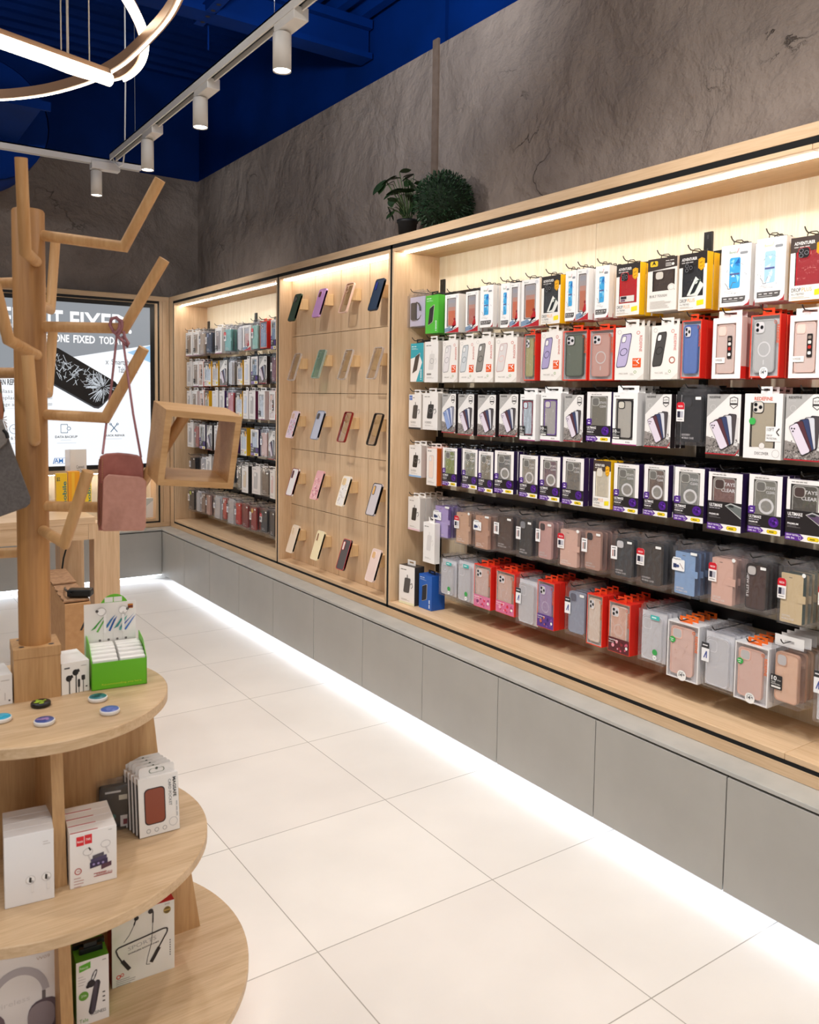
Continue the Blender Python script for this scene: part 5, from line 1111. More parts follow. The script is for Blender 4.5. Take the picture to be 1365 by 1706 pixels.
shelf_box('pbank', D(front='1f5fb8', side='1a54ac', item='1c1c22', word='~', white_part=False, lean=.03, wcol='dce8f8'), (697.9, 1011), (719, 1018.6), ZS, 955, 'blue speaker box standing on the shelf beside the white speaker box', 'box', 2.4)
a = onX(698, 870, 2.215); b = onX(727, 870, 2.215); zt_ = onX(698, 868, 2.215).z
o, pt = place_pack('cable', D(item='dcd8d6', word='', base='f0ece8', loop=False, front='f0edea', sidec='e2deda'), 2.225, (a.y + b.y) / 2, zt_, .088, .185, 0, 'tall white power bank box hanging above the blue speaker box', 'package', None)
peg((a.y + b.y) / 2, zt_ + .0132, 'black wire peg holding the tall white power bank box', None)
# upright posts of the peg system
for i, (y, bayn) in enumerate(((3.262, 'left end of large bay'), (1.772, 'middle of large bay'), (.28, 'right end of large bay'), (6.325, 'left end of far bay'), (5.431, 'middle of far bay'), (4.585, 'right end of far bay'))):
    g = MB(); g.bevbox(-.0045, .0045, -.016, .016, 0, 2.03 - .6, BLKM, .001)
    for k in range(30): g.box(-.0049, -.0043, -.003, .003, 1.42 - .045 * k - .014, 1.42 - .045 * k, '3a3a3c')
    o = g.build('upright_post'); o.location = (2.4365 + .001, y, .6); o.location.x = 2.439; tag(o, 'black slotted upright post at the ' + bayn, 'post', 'slotted upright posts')

# far bay
def fa(x): return 280 + x / 7.184
def fy(y): return 490 + y / 7.184
def ga(x): return 280 + x / 7.11
def gy(y): return 680 + y / 7.11
def F(kind, args, l, r, t_, b, nb=1, desc=None): return (kind, args, fa(l), fa(r), fy(t_), fy(b), nb, None, desc)
def G_(kind, args, l, r, t_, b, nb=1, desc=None): return (kind, args, ga(l), ga(r), gy(t_), gy(b), nb, None, desc)
uw = lambda tint: D(b='e8e4e0', tint=tint, top='f0eeec')
FROWS = [
 [F('bump', uw('8f857e'), 212, 290, 455, 745, 1), F('bump', uw('a09892'), 300, 368, 445, 735, 1), F('flip', D(c='cbb8a4', tagk='blk'), 376, 428, 440, 725, 1), F('bag', D(c='2c3c58', cam='8a98b8'), 436, 530, 435, 715, 1, 'clear pack with navy case'), F('bump', uw('b0a09c'), 553, 655, 395, 715, 2), F('flip', D(c='7cc0bc', tagk='red', dark='58a09c'), 672, 760, 385, 690, 1, 'clear pack with teal flip case'), F('clear', D(v='x'), 828, 885, 370, 680, 2), F('ski', D(c='dca096'), 897, 990, 365, 675, 1), F('flip', D(c='8cc8b8', tagk='red'), 998, 1082, 335, 668, 1, 'clear pack with mint flip case'), F('rclear', D(c='8098c0', rim='6a84b4', ring='a8bcd8'), 1103, 1185, 318, 650, 1, 'clear-front box with blue case'), F('ulti', D(tint='4a78a8', ring=False), 1232, 1292, 300, 660, 1)],
 [F('plainw', D(front='dcd8d4'), 222, 290, 810, 1105, 1), F('bump', uw('a8a09a'), 302, 362, 808, 1105, 1), F('vmodel', D(), 367, 424, 810, 1105, 1), F('adv', D(c='b4c2d0', v=3), 432, 515, 800, 1100, 1, 'yellow-sided box with pale blue case'), F('adv', D(c='b9aca0', v=3), 534, 596, 795, 1095, 1), F('shield', D(), 622, 706, 790, 1100, 1), F('clear', D(v='x'), 722, 768, 785, 1090, 1), F('adv', D(c='9aa0b0', v=3), 828, 892, 792, 1085, 1), F('plainw', D(art='d4d8e4'), 908, 980, 780, 1085, 1), F('ulti', D(tint='5a7c9c', ring=False), 994, 1076, 745, 1075, 1), F('shield', D(), 1090, 1180, 740, 1070, 1), F('bag', D(c='8c4a5c', cam='5a2c3c'), 1232, 1288, 735, 1065, 1, 'clear pack with plum case')],
 [F('plainw', D(), 224, 280, 1155, 1470, 1), F('bump', uw('a8a4a0'), 285, 348, 1158, 1470, 1), F('vmodel', D(), 382, 428, 1155, 1480, 1), F('adv', D(c='b0a898', v=3), 442, 490, 1158, 1480, 1), F('plainw', D(art='e4e2e6'), 528, 600, 1158, 1480, 1), F('plainw', D(side='4a2a6c'), 614, 676, 1158, 1480, 1), F('bag', D(c='c8485c', cam='e0a8b0'), 697, 790, 1158, 1485, 1, 'clear pack with pink red case'), F('adv', D(c='c8d0dc', v=3), 812, 886, 1158, 1490, 1), F('plainw', D(art='ccd8ec'), 898, 962, 1158, 1495, 1), F('plainw', D(side='6a1c44'), 970, 1046, 1160, 1500, 1), F('bump', uw('c8d4e0'), 1080, 1160, 1162, 1505, 1), F('vmodel', D(), 1212, 1284, 1165, 1508, 1)],
 [G_('plainw', D(), 232, 300, 175, 465, 1), G_('flip', D(c='b86c6c'), 318, 366, 185, 470, 1, 'clear pack with dull red flip case'), G_('ulti', D(tint='8c8c88', ring=False), 376, 438, 192, 485, 1), G_('shield', D(), 456, 525, 200, 500, 1), G_('plainw', D(), 545, 605, 205, 505, 1), G_('bump', uw('b8b4b0'), 622, 690, 212, 520, 1), G_('plainw', D(side='4a2a6c'), 710, 770, 220, 535, 1), G_('adv', D(c='b8c0c8', v=3), 862, 930, 232, 565, 1), G_('ulti', D(tint='a4b4cc', ring=False), 970, 1082, 248, 572, 1), G_('flip', D(c='dcac9c', tagk='blk'), 1092, 1180, 258, 585, 1, 'clear pack with pink flip case'), G_('shield', D(), 1190, 1270, 262, 615, 1)],
 [G_('bag', D(c='2c2c30', cam='2c2c30'), 234, 340, 560, 800, 2, 'clear pack with black case'), G_('clear', D(v='x'), 378, 444, 570, 815, 1), G_('plainw', D(), 452, 510, 575, 830, 1), G_('bag', D(c='44484c', cam='9aa'*2), 540, 620, 590, 850, 1, 'clear pack with grey case'), G_('plainw', D(), 640, 700, 605, 880, 1), G_('flip', D(c='384048', tagk='white'), 722, 790, 620, 900, 1, 'clear pack with dark flip case'), G_('bag', D(c='5c6468', cam='8a8c8c'), 818, 868, 655, 975, 1), G_('plainw', D(side='1c1a1c', art='d8c8b0'), 876, 950, 678, 1010, 1), G_('plainw', D(front='e4dcd8'), 998, 1090, 692, 1030, 1), G_('bag', D(c='5c4c44', cam='5c4c44', tagk=None), 1100, 1192, 722, 1055, 1, 'clear pack with brown case'), G_('plainw', D(front='ece4dc', art='e0c0b8'), 1206, 1268, 732, 1080, 1)],
 [G_('bag', D(c='3a3a3c', cam='c8d84c'), 228, 322, 1005, 1235, 2, 'clear pack with dark multicolour case'), G_('clear', D(v='x'), 330, 380, 1000, 1240, 1), G_('bag', D(c='8c7468', cam='e8e4e0'), 388, 440, 1005, 1260, 1), G_('flip', D(c='c99c90', tagk='blk'), 446, 505, 1008, 1280, 1, 'clear pack with pink flip case'), G_('clear', D(v='blk', c='ccd0d4'), 530, 628, 1020, 1335, 1), G_('bag', D(c='d8504c', cam='f0f0f0', tagk='blk'), 640, 690, 1040, 1340, 1, 'clear pack with coral case'), G_('clear', D(v='blk', c='d0d2d4'), 698, 780, 1058, 1395, 1), G_('bag', D(c='d81c20', cam='d81c20', tagk='blk'), 790, 862, 1100, 1405, 2, 'clear pack with bright red case'), G_('bag', D(c='902c34', cam='903c40', tagk=None), 870, 950, 1130, 1445, 1, 'clear pack with dark red case'), G_('bag', D(c='a83838', cam='d8b040', tagk='white'), 968, 1045, 1150, 1475, 2, 'clear pack with red and yellow case'), G_('bag', D(c='3c3c40', cam='3c3c40', tagk='red'), 1090, 1175, 1180, 1500, 2, 'clear pack with black case, red tag'), G_('bag', D(c='544c48', cam='544c48', tagk=None), 1196, 1262, 1200, 1550, 1, 'clear pack with dark grey case')],
]
run_rows(FROWS, 'far bay', [1.936, 1.712, 1.482, 1.243, .992, .748], SHORT)

# ------------------------------------------------------------------ round three-tier display stand with its wooden tree
SCX = onD(62, 1000, 1.82); SC0 = Vector((SCX.x, SCX.y, 0))
TIERS = ((.119, .462), (.441, .366), (.780, .277))       # top height, radius
stand = thing('display_stand', 'round three-tier oak display stand with light glowing under its base', 'display stand', SC0)
for z, r in TIERS:
    g = MB(); th = .024
    g.lathe([(0.0001, -th), (r - .002, -th), (r, -th + .002), (r, -.002), (r - .002, 0), (0.0001, 0)], STANDX, (0, 0, z), 96, False)
    for i in range(len(g.sm)): pass
    g.build('shelf', stand)
def dirto(px, py, z): p = onZ(px, py, z) - SC0; p.z = 0; return p
fv = dirto(102, 1478, TIERS[1][0]); fl = dirto(325, 1531, TIERS[0][0])
av = fv.normalized(); al = Vector((-av.y, av.x, 0)); al = al if al.dot(fl) > 0 else -al
def fin(name, d, lo, hi, b, t_, th=.024):
    n = d.cross(Vector((0, 0, 1))).normalized() * (th / 2)
    g = MB()
    P = [(d * b, lo), (d * t_, hi), (d * -t_, hi), (d * -b, lo)]
    vs = [Vector((p.x, p.y, z)) + n for p, z in P] + [Vector((p.x, p.y, z)) - n for p, z in P]
    g.add(vs, [(0, 1, 2, 3), (7, 6, 5, 4), (0, 4, 5, 1), (1, 5, 6, 2), (2, 6, 7, 3), (3, 7, 4, 0)], STAND_SHADED); g.build(name, stand)
lv = fl.length
for lo, hi, kb, kt in ((TIERS[1][0], TIERS[2][0] - .024, fv.length, fv.length - .03), (TIERS[0][0], TIERS[1][0] - .024, fv.length + .045, fv.length + .012)):
    fin('support_fin', av, lo, hi, kb, kt)
for lo, hi, kb, kt in ((TIERS[1][0], TIERS[2][0] - .024, lv - .088, lv - .122), (TIERS[0][0], TIERS[1][0] - .024, lv, lv - .045)):
    fin('support_fin', al, lo, hi, kb, kt)
g = MB(); g.lathe([(0.0001, 0), (.33, 0), (.33, .095), (.0001, .095)], STAND_SHADED, (0, 0, 0), 64); g.build('plinth', stand)
g = MB(); g.lathe([(.345, .085), (.345, .094), (.36, .094), (.36, .085), (.345, .085)], pm('e9f2ff', .5, 0, 9.0), (0, 0, 0), 64); g.build('light_strip', stand)
# square pedestal block carrying the trunk
pl_, pr_ = onZ(24, 1172, TIERS[2][0]), onZ(102, 1160, TIERS[2][0]); pd = (pr_ - pl_); pw = pd.length; ph_ = .118
pdn = pd.normalized(); pn = Vector((-pdn.y, pdn.x, 0)); 
if pn.dot(CF) < 0: pn = -pn
g = MB(); g.obox(pl_ - SC0, pd, pn * pw, (0, 0, ph_ - .022), wood('oak_block', 'c79f70', 'ad8355', 'Z', 1.2))
g.obox(pl_ - SC0 - pdn * .001 - pn * .001 + Vector((0, 0, ph_ - .0215)), pdn * (pw + .002), pn * (pw + .002), (0, 0, .0215), wood('oak_block', '', ''))
ptop = pl_ - SC0 + Vector((0, 0, ph_ + .0004))
for u, v in ((.18, .18), (.82, .18), (.82, .82), (.18, .82)):
    q = ptop + pdn * pw * u + pn * pw * v; g.add([q + Vector((.006 * cos(a), .006 * sin(a), 0)) for a in [k * pi / 5 for k in range(10)]], [tuple(range(10))], '4a4644')
g.build('pedestal_block', stand)
TB = pl_ + pd * .5 + pn * pw * .5; TB.z = TIERS[2][0] + ph_
tree = thing('branch_rack', 'pale wooden tree rack with bent dowel branches on the round stand', 'hanging rack', TB)
TD = (TB - EYEP).x * _s + (TB - EYEP).y * _c
ttop = onD(54, 350, TD)
g = MB(); g.tube([(0, 0, 0), (0, 0, ttop.z - TB.z - .004), (0, 0, ttop.z - TB.z)], [.0335, .0335, .031], wood('beech_trunk', 'b98853', '98693a', 'Z', .7), 28); g.build('trunk', tree)
def branch(*pts):
    """dowel branch through the given image positions and distances"""
    P = [onD(px, py, TD + dd) - TB for px, py, dd in pts]
    g = MB(); g.tube(P, .0118, BEECH, 14); return g.build('branch', tree)
branch((62, 391, .0), (207, 411, .0), (267, 299, -.02))
branch((62, 544, .0), (207, 547, -.01), (274, 432, -.02))
branch((62, 690, .0), (176, 696, -.01), (240, 580, -.02))
branch((72, 884, -.02), (108, 905, -.16), (147, 785, -.17))
branch((60, 436, -.02), (42, 419, -.17), (35, 263, -.19))
branch((62, 592, -.02), (14, 566, -.14), (-10, 470, -.16))
branch((58, 735, -.02), (57, 728, -.19), (46, 592, -.20))
branch((62, 505, .02), (84, 516, .26), (93, 392, .27))
branch((62, 645, .02), (80, 655, .26), (88, 552, .27))
branch((50, 470, .0), (-60, 474, .0), (-110, 380, 0))
branch((50, 621, .0), (-60, 622, .0), (-110, 520, 0))
branch((50, 919, .0), (-60, 925, .0), (-110, 820, 0))
branch((62, 843, .0), (212, 846, -.03), (309, 690, -.06))

# hollow wooden cube hung on the lowest right branch
cc = onD(322, 741, TD - .055)
c_ = (CR * -.47 + CU * .20 + CF * .86).normalized()
b_ = (CU - c_ * CU.dot(c_)).normalized(); b_ = (b_ + CR * .085).normalized(); b_ = (b_ - c_ * b_.dot(c_)).normalized()
a_ = b_.cross(c_); a_ = a_ if a_.dot(CR) > 0 else -a_
CW, CH, CD, CT = .160, .158, .125, .013
t = thing('wooden_cube', 'hollow tilted oak cube frame hanging on a branch beside the pink pouch', 'wooden cube', cc)
def cpl(name, o, u, v, w_): g = MB(); g.obox(o, u, v, w_, CUBEW); return g.build(name, t)
A_, B_, C_ = a_ * CW, b_ * CH, c_ * CD
O_ = (A_ + B_ + C_) * -.5
cpl('panel', O_, a_ * CT, C_, B_); cpl('panel', O_ + A_ - a_ * CT, a_ * CT, C_, B_)
cpl('panel', O_ + a_ * CT, A_ - a_ * 2 * CT, C_, b_ * CT); cpl('panel', O_ + a_ * CT + B_ - b_ * CT, A_ - a_ * 2 * CT, C_, b_ * CT)

# pink leather pouch on a thin strap
pc = onD(204, 820, TD - .07)
t = thing('leather_pouch', 'pink leather phone pouch hanging by its strap from the middle right branch', 'pouch', pc)
PXM = (TD - .07) / FPX
def pp(px, py, dd=0.0): return onD(px, py, TD - .07 + dd) - pc
def slab(name, outline, d0, d1, m, bev=.003):
    bm = bmesh.new(); f = [bm.verts.new(pp(x, y, d0)) for x, y in outline]; b2 = [bm.verts.new(pp(x, y, d1)) for x, y in outline]
    n = len(f); bm.faces.new(f); bm.faces.new(b2[::-1])
    for i in range(n): bm.faces.new((f[i], b2[i], b2[(i + 1) % n], f[(i + 1) % n]))
    bmesh.ops.recalc_face_normals(bm, faces=bm.faces[:])
    es = [e for e in bm.edges if all(len(fc.verts) > 4 or True for fc in e.link_faces) and (e.verts[0] in f) == (e.verts[1] in f)]
    bmesh.ops.bevel(bm, geom=es, offset=bev, segments=3, affect='EDGES', profile=.6)
    g = MB(); g.frombm(bm, m, True); return g.build(name, t)
slab('body', [(164, 770), (167, 760), (176, 755.5), (196, 754), (214, 755.5), (229, 758), (236, 762), (239, 775), (240, 884), (164, 884), (162, 860)], 0.006, .034, LEATHERD, .005)
slab('front_panel', [(172, 800), (175, 795), (181, 790), (232, 794), (238, 796), (244, 802), (243, 878), (239, 884), (172, 885), (169, 880)], -.006, .008, LEATHER, .004)
g = MB(); g.tube([pp(166, 765, .003), pp(164.5, 790, .0), pp(163.5, 840, 0), pp(163.5, 872, .0), pp(165.5, 879, 0), pp(168, 872, -.002), pp(168.5, 840, -.003), pp(169, 805, -.003)], .0016, pm('7a4a34', .5), 8)
for i in range(12): g.tube([pp(170.5, 764 + 3.2 * i, .0045), pp(171, 765.6 + 3.2 * i, .0045)], .0009, pm('c99a6a', .6), 5)
g.build('edge_piping', t)
STR = pm('a06a70', .5)
g = MB(); g.tube([pp(195, 557, .055), pp(186, 640, .055), pp(179, 692, .075), pp(171, 756, .012)], .0026, STR, 8)
g.tube([pp(204, 560, .052), pp(214, 632, .03), pp(222, 690, .02), pp(235, 762, .01)], .0026, STR, 8)
for lo in ([(189, 552), (183, 541), (186, 531), (194, 529), (200, 535), (199, 546), (194, 556), (188, 552)], [(196, 532), (203, 535), (204, 545), (198, 556), (195, 560)], [(193, 556), (202, 566), (212, 576), (214, 572), (208, 562), (206, 552)]):
    g.tube([pp(x, y, .05 - .006 * (i % 2)) for i, (x, y) in enumerate(lo)], .0034, STR, 8)
g.build('strap', t)

# grey felt pouch at the left edge with a small leather loop
pc = onD(10, 780, TD - .10)
def pp(px, py, dd=0.0): return onD(px, py, TD - .10 + dd) - pc
t = thing('felt_pouch', 'dark grey felt pouch hanging tilted at the left edge from the tree', 'pouch', pc)
slab('body', [(-46, 720), (6, 704), (16, 734), (51, 829), (50, 839), (44, 845), (-6, 863), (-60, 880)], 0, .018, FABRIC, .004)
slab('flap', [(-46, 716), (4, 698), (14, 728), (11, 738), (-12, 758), (-46, 775)], -.006, .002, speckle('grey_felt_light', '77716d', '857d77', 160, .95), .003)
g = MB(); g.tube([pp(0, 705, .004), pp(2, 690, .006), pp(-2, 640, .03), pp(-8, 622, .06)], .005, pm('8a4f30', .55), 8); g.tube([pp(6, 716, -.004), pp(11, 722, -.004), pp(13, 730, -.004)], .004, BLKM, 8)
for i in range(5): g.tube([pp(4 + i, 697 + i * 2, .0), pp(11 + i * .4, 694 + i * 6, -.002)], .0008, '9a7a64', 5)
g.build('leather_loop', t)
pc = onD(0, 660, TD - .08)
def pp(px, py, dd=0.0): return onD(px, py, TD - .08 + dd) - pc
t = thing('phone_sleeve', 'dark olive patterned phone sleeve hanging at the left edge above the felt pouch', 'phone sleeve', pc)
slab('body', [(-40, 612), (-3, 625), (2, 650), (8, 684), (6, 690), (-2, 691), (-40, 680)], 0, .012, speckle('olive_camouflage', '2c2e2e', '66784a', 34, .7), .003)

# ------------------------------------------------------------------ goods on the stand
def box_on(name, label, cat, bl, br, z, top_px, depth, front, side=None, top=None, art=None, group=None):
    """closed carton standing on a shelf: bottom front corners seen in the photo, height, depth"""
    a = onZ(bl[0], bl[1], z); b = onZ(br[0], br[1], z); wd = b - a; w_ = wd.length; m = (a + b) / 2
    rz = atan2(wd.y, wd.x); D0 = ((a - EYEP).x * _s + (a - EYEP).y * _c)
    h = onD(bl[0], top_px, D0).z - z
    o = thing(name, label, cat, (m.x, m.y, z + .0004), rz, group)
    g = MB(); side = side or front
    g.add([(-w_ / 2, 0, 0), (w_ / 2, 0, 0), (w_ / 2, 0, h), (-w_ / 2, 0, h)], [(0, 1, 2, 3)], front)
    g.add([(-w_ / 2, 0, 0), (w_ / 2, 0, 0), (w_ / 2, depth, 0), (-w_ / 2, depth, 0), (-w_ / 2, 0, h), (w_ / 2, 0, h), (w_ / 2, depth, h), (-w_ / 2, depth, h)],
          [(0, 3, 2, 1), (1, 2, 6, 5), (2, 3, 7, 6), (3, 0, 4, 7)], side)
    g.add([(-w_ / 2, 0, h), (w_ / 2, 0, h), (w_ / 2, depth, h), (-w_ / 2, depth, h)], [(0, 1, 2, 3)], top or side)
    if art: art(g, w_, h)
    g.build('carton', o); return o, w_, h
def mb_at(o, name, fn, label=None):
    g = MB(); fn(g); q = g.build(name, o)
    if label: q['label'] = label
    return q
Z3, Z2, Z1 = TIERS[2][0], TIERS[1][0], TIERS[0][0]
def art_ear(g, w_, h):
    g.text('~', -w_ * .40, h * .8, h * .07, '4a4a4c', 2, w_ * .24); g.rect(w_ * .2, h * .84, w_ * .4, h * .86, 'b8b4b0', 2)
    for (cx, cz) in ((-.24, .5), (.0, .66)): 
        g.poly([(w_ * cx + w_ * .11 * cos(a), h * cz + h * .10 * sin(a)) for a in [k * pi / 7 for k in range(14)]], '1c1c1e', 2); g.stroke([(w_ * (cx + .02), h * cz), (w_ * (cx + .02), 0)], .0022, '2a2a2c', 3); g.stroke([(w_ * cx, h * (cz + .02)), (w_ * (cx + .14), h * (cz + .06))], .007, '262628', 3)
    g.poly(rrect(w_ * .12, h * .3, .005, h * .26, .002), '1c1c1e', 2); g.stroke([(w_ * .12, h * .2), (w_ * .12, 0)], .0016, '2a2a2c', 2); g.poly(rrect(w_ * .28, h * .46, .008, h * .16, .002), '2c2c2e', 2); g.stroke([(w_ * .28, h * .4), (w_ * .28, 0)], .0016, '2a2a2c', 2); g.rect(w_ * .36, h * .14, w_ * .43, h * .18, '2a2a2c', 2)
o, w_, h = box_on('earphone_box', 'white earphone box beside the green counter display on top tier', 'box', (103, 1159), (149, 1150), Z3, 1107, .10, 'eceae7', 'e2dfdc', 'e6e3e0', art_ear)
o, w_, h = box_on('earphone_box', 'white earphone box left of the square block on top tier', 'box', (-27, 1181), (21, 1172), Z3, 1131, .09, 'e8e6e6', 'e2dfdc', None, lambda g, w_, h: (g.stroke([(.0, .0), (.0, h * .5)], .0016, 'c4c0c0', 2), g.disc(.0, h * .55, .004, 'b0acac', 2, 10), g.stroke([(w_ * .24, .01), (w_ * .24, h * .4)], .0016, 'c4c0c0', 2), g.rect(w_ * .36, h * .1, w_ * .42, h * .15, '3a3a3c', 2), g.rect(w_ * .1, h * .8, w_ * .4, h * .83, 'c4c0bc', 2)))
# green counter display with upright card and two columns of small white boxes
a = onZ(153, 1152, Z3); b = onZ(245, 1139, Z3); wd = b - a; W3 = wd.length; m = (a + b) / 2; D0 = ((a - EYEP).x * _s + (a - EYEP).y * _c)
hfr = onD(153, 1107, D0).z - Z3
o = thing('counter_display', 'bright green counter display with white back card of earbuds on top tier', 'counter display', (m.x, m.y, Z3 + .0005), atan2(wd.y, wd.x))
GRN = '63b81c'; dp = .105
g = MB(); g.box(-W3 / 2, W3 / 2, 0, .0015, 0, hfr, GRN); g.box(-W3 / 2, W3 / 2, 0, dp, 0, .0015, GRN)
for s_ in (-1, 1):
    x = s_ * (W3 / 2 - .00075); P = [(0, 0), (dp, 0), (dp, hfr + .038), (dp * .45, hfr + .032), (0, hfr)]
    g.add([(x - .00075, y, z) for y, z in P] + [(x + .00075, y, z) for y, z in P], [(0, 1, 2, 3, 4), (9, 8, 7, 6, 5)] + [(i, i + 5, (i + 1) % 5 + 5, (i + 1) % 5) for i in range(5)], GRN)
g.text('Recommending you here', -W3 * .32, .008, .0055, 'c8d83c', 2, W3 * .72); g.build('tray', o)
g = MB(); ch = onD(130, 1006, D0 + dp).z - Z3; g.box(-W3 / 2 - .004, W3 / 2 - .008, dp, dp + .0016, 0.0, ch, 'ece9e6')
zc = ch - .052; y0_ = dp
for i, (x0, x1, c1) in enumerate(((-.05, -.018, '3f9a3c'), (-.022, .006, '2a6fb0'), (.002, .03, '2f8f8a'), (.014, .05, '2450b0'))):
    g.poly([(x0, zc - .012), (x0 + .010, zc - .008), (x1, zc + .022), (x1 - .012, zc + .010)], c1, 3 + i, y0_); g.poly([(x0 + .012, zc - .016), (x0 + .016, zc - .018), (x1 + .004, zc + .018), (x1 - .004, zc + .010)], ['66b04a', '1f58a4', '58b0a0', '3a74c4'][i], 4 + i, y0_)
for cx, sg in ((-.026, -1), (.024, 1)):
    g.poly([(cx + .011 * cos(a), zc + .032 + .010 * sin(a)) for a in [k * pi / 8 for k in range(16)]], 'fbfafa', 9, y0_); g.poly(rrect(cx + .004 * sg * -1 + .004, zc + .004, .006, .05, .003), 'f4f2f2', 9, y0_); g.outline([(cx + .011 * cos(a), zc + .032 + .010 * sin(a)) for a in [k * pi / 8 for k in range(16)]], .0012, 'bdb8b6', 10, y0_); g.disc(cx + .010 * sg, zc + .034, .0035, '3a3838', 10, 10, y0_)
for i in range(4): g.disc(-.03 + i * .02, zc - .038, .003, '6a6664', 3, 8, y0_); 
for i in range(3): g.rect(-.022 + i * .022, zc - .05, -.0215 + i * .022, zc - .02, 'c8c4c0', 3, y0_)
g.rect(-.046, zc - .052, .05, zc - .0505, 'cfd8b8', 3, y0_)
g.poly([(W3 / 2 - .026, ch - .018), (W3 / 2 - .014, ch - .018), (W3 / 2 - .014, ch - .007), (W3 / 2 - .026, ch - .007)], 'c07a28', 3, y0_); g.rect(W3 / 2 - .026, ch - .016, W3 / 2 - .014, ch - .011, '6a1c10', 4, y0_)
g.build('back_card', o)['label'] = 'white back card with earbuds picture'
g = MB(); g.prism([(.004 + .034 * cos(k * pi / 14), ch - .016 + .036 * sin(k * pi / 14)) for k in range(15)], dp + .002, dp + .0035, GRN); g.rect(-.018, ch + .001, .001, ch + .013, 'e8e8e4', 2, dp + .002); g.rect(.003, ch + .001, .022, ch + .013, 'e8e8e4', 2, dp + .002); g.build('round_topper', o)
op = Vector(o.location); orz = o.rotation_euler.z
for c in range(2):
    for r_ in range(6):
        s_ = r_ / 5.0; zt2 = hfr + .005 + .016 * sin(min(1, s_ * 1.15) * pi / 2); y = .004 + .016 * r_; x = (-1 + 2 * c) * W3 / 4
        q = MB(); q.bevbox(-W3 / 4 + .0025, W3 / 4 - .0025, 0, .0152, 0, zt2 - .003, 'efedea', .001); q.text('~', -.02, zt2 - .012, .0035, '8a8682', 3, .016)
        b_ = q.build('earphone_box'); v = Vector((x, y, .0024)); v.rotate(Matrix.Rotation(orz, 3, 'Z')); b_.location = op + v; b_.rotation_euler = (0, 0, orz)
        tag(b_, 'small white earphone box, %s from front in the %s column of the green display' % (ORD[r_], ('left', 'right')[c]), 'box', 'small white boxes in the green display')
# round phone grips
for (px, py, c1, c2, base, lb) in ((68, 1170, '1a1a1a', 'a4c83c', '141414', 'black round phone grip with lime swirl near the block'), (163, 1161, '1f6f76', '123c44', 'e4e2e0', 'white-rimmed round phone grip with dark teal top'), (183, 1182, '5066b4', '6a78c0', 'e4e2e0', 'white-rimmed round phone grip with violet blue top'), (74, 1200, '3a4a8c', '9a7cb0', 'e4e2e0', 'white-rimmed round phone grip with galaxy pattern'), (2, 1195, '1fa0c4', '38b0d0', 'e4e2e0', 'white-rimmed round phone grip with turquoise top at left edge')):
    p = onZ(px, py + 3, Z3 + .004); p.z = Z3 + .0004
    o = thing('phone_grip', lb, 'phone grip', p, 0, 'round phone grips on the top tier')
    g = MB(); g.lathe([(.0001, 0), (.0185, 0), (.0205, .002), (.0205, .0075), (.0195, .009), (.0001, .009)], pm(base, .35), n=28); g.build('base', o)
    g = MB(); g.lathe([(.0001, .0098), (.0178, .0098), (.0185, .009)], pm(c1, .35), n=28); rr = random.Random(px)
    for i in range(7): 
        a0 = rr.uniform(0, 6.28); q = rr.uniform(.002, .012); s_ = rr.uniform(.002, .0045); g.add([(q * cos(a0) + s_ * cos(k * pi / 4) * 1.4, q * sin(a0) + s_ * sin(k * pi / 4), .01 + .0001 * i) for k in range(8)], [tuple(range(8))], c2)
    g.build('top_disc', o)
# middle tier
def art_pods(g, w_, h):
    for cx, s_ in ((.02, 1), (.34, -1)):
        x = w_ * cx; z = h * .34; g.poly([(x + .009 * cos(a), z + .009 * sin(a)) for a in [k * pi / 6 for k in range(12)]], 'f6f5f5', 2); g.outline([(x + .009 * cos(a), z + .009 * sin(a)) for a in [k * pi / 6 for k in range(12)]], .001, 'c4c0c0', 3); g.poly(rrect(x + .003, z - .014, .005, .026, .002), 'eeecec', 2); g.outline(rrect(x + .003, z - .014, .005, .026, .002), .0006, 'c8c4c4', 3); g.poly([(x - .003, z - .004), (x + .001, z - .006), (x + .002, z + .004), (x - .002, z + .006)], '2c2a2a', 4)
    fine(g, w_ * .28, w_ * .44, h * .84, 2, 'c8c4c4', .005, .0015)
for i in range(4):
    q0 = onZ(8, 1516, Z2); q1 = onZ(91, 1496, Z2); dv = (q1 - q0).normalized(); nv = Vector((-dv.y, dv.x, 0)); nv = nv if nv.dot(CF) > 0 else -nv
    wl = (q1 - q0).length; m = (q0 + q1) / 2 + nv * (.0285 * i); hh = onD(8, 1398, (q0 - EYEP).x * _s + (q0 - EYEP).y * _c).z - Z2
    o = thing('earbud_box', 'white earbud box, %s of the stack at the left of the middle tier' % ('front one', 'second', 'third', 'rearmost')[i], 'box', (m.x, m.y, Z2 + .0004), atan2(dv.y, dv.x), 'white earbud boxes on the middle tier')
    g = MB(); g.bevbox(-wl / 2, wl / 2, 0, .028, 0, hh, 'edecee', .0012); art_pods(g, wl, hh); fine(g, -wl * .3, wl * .3, hh + 1, 0); g.build('carton', o)
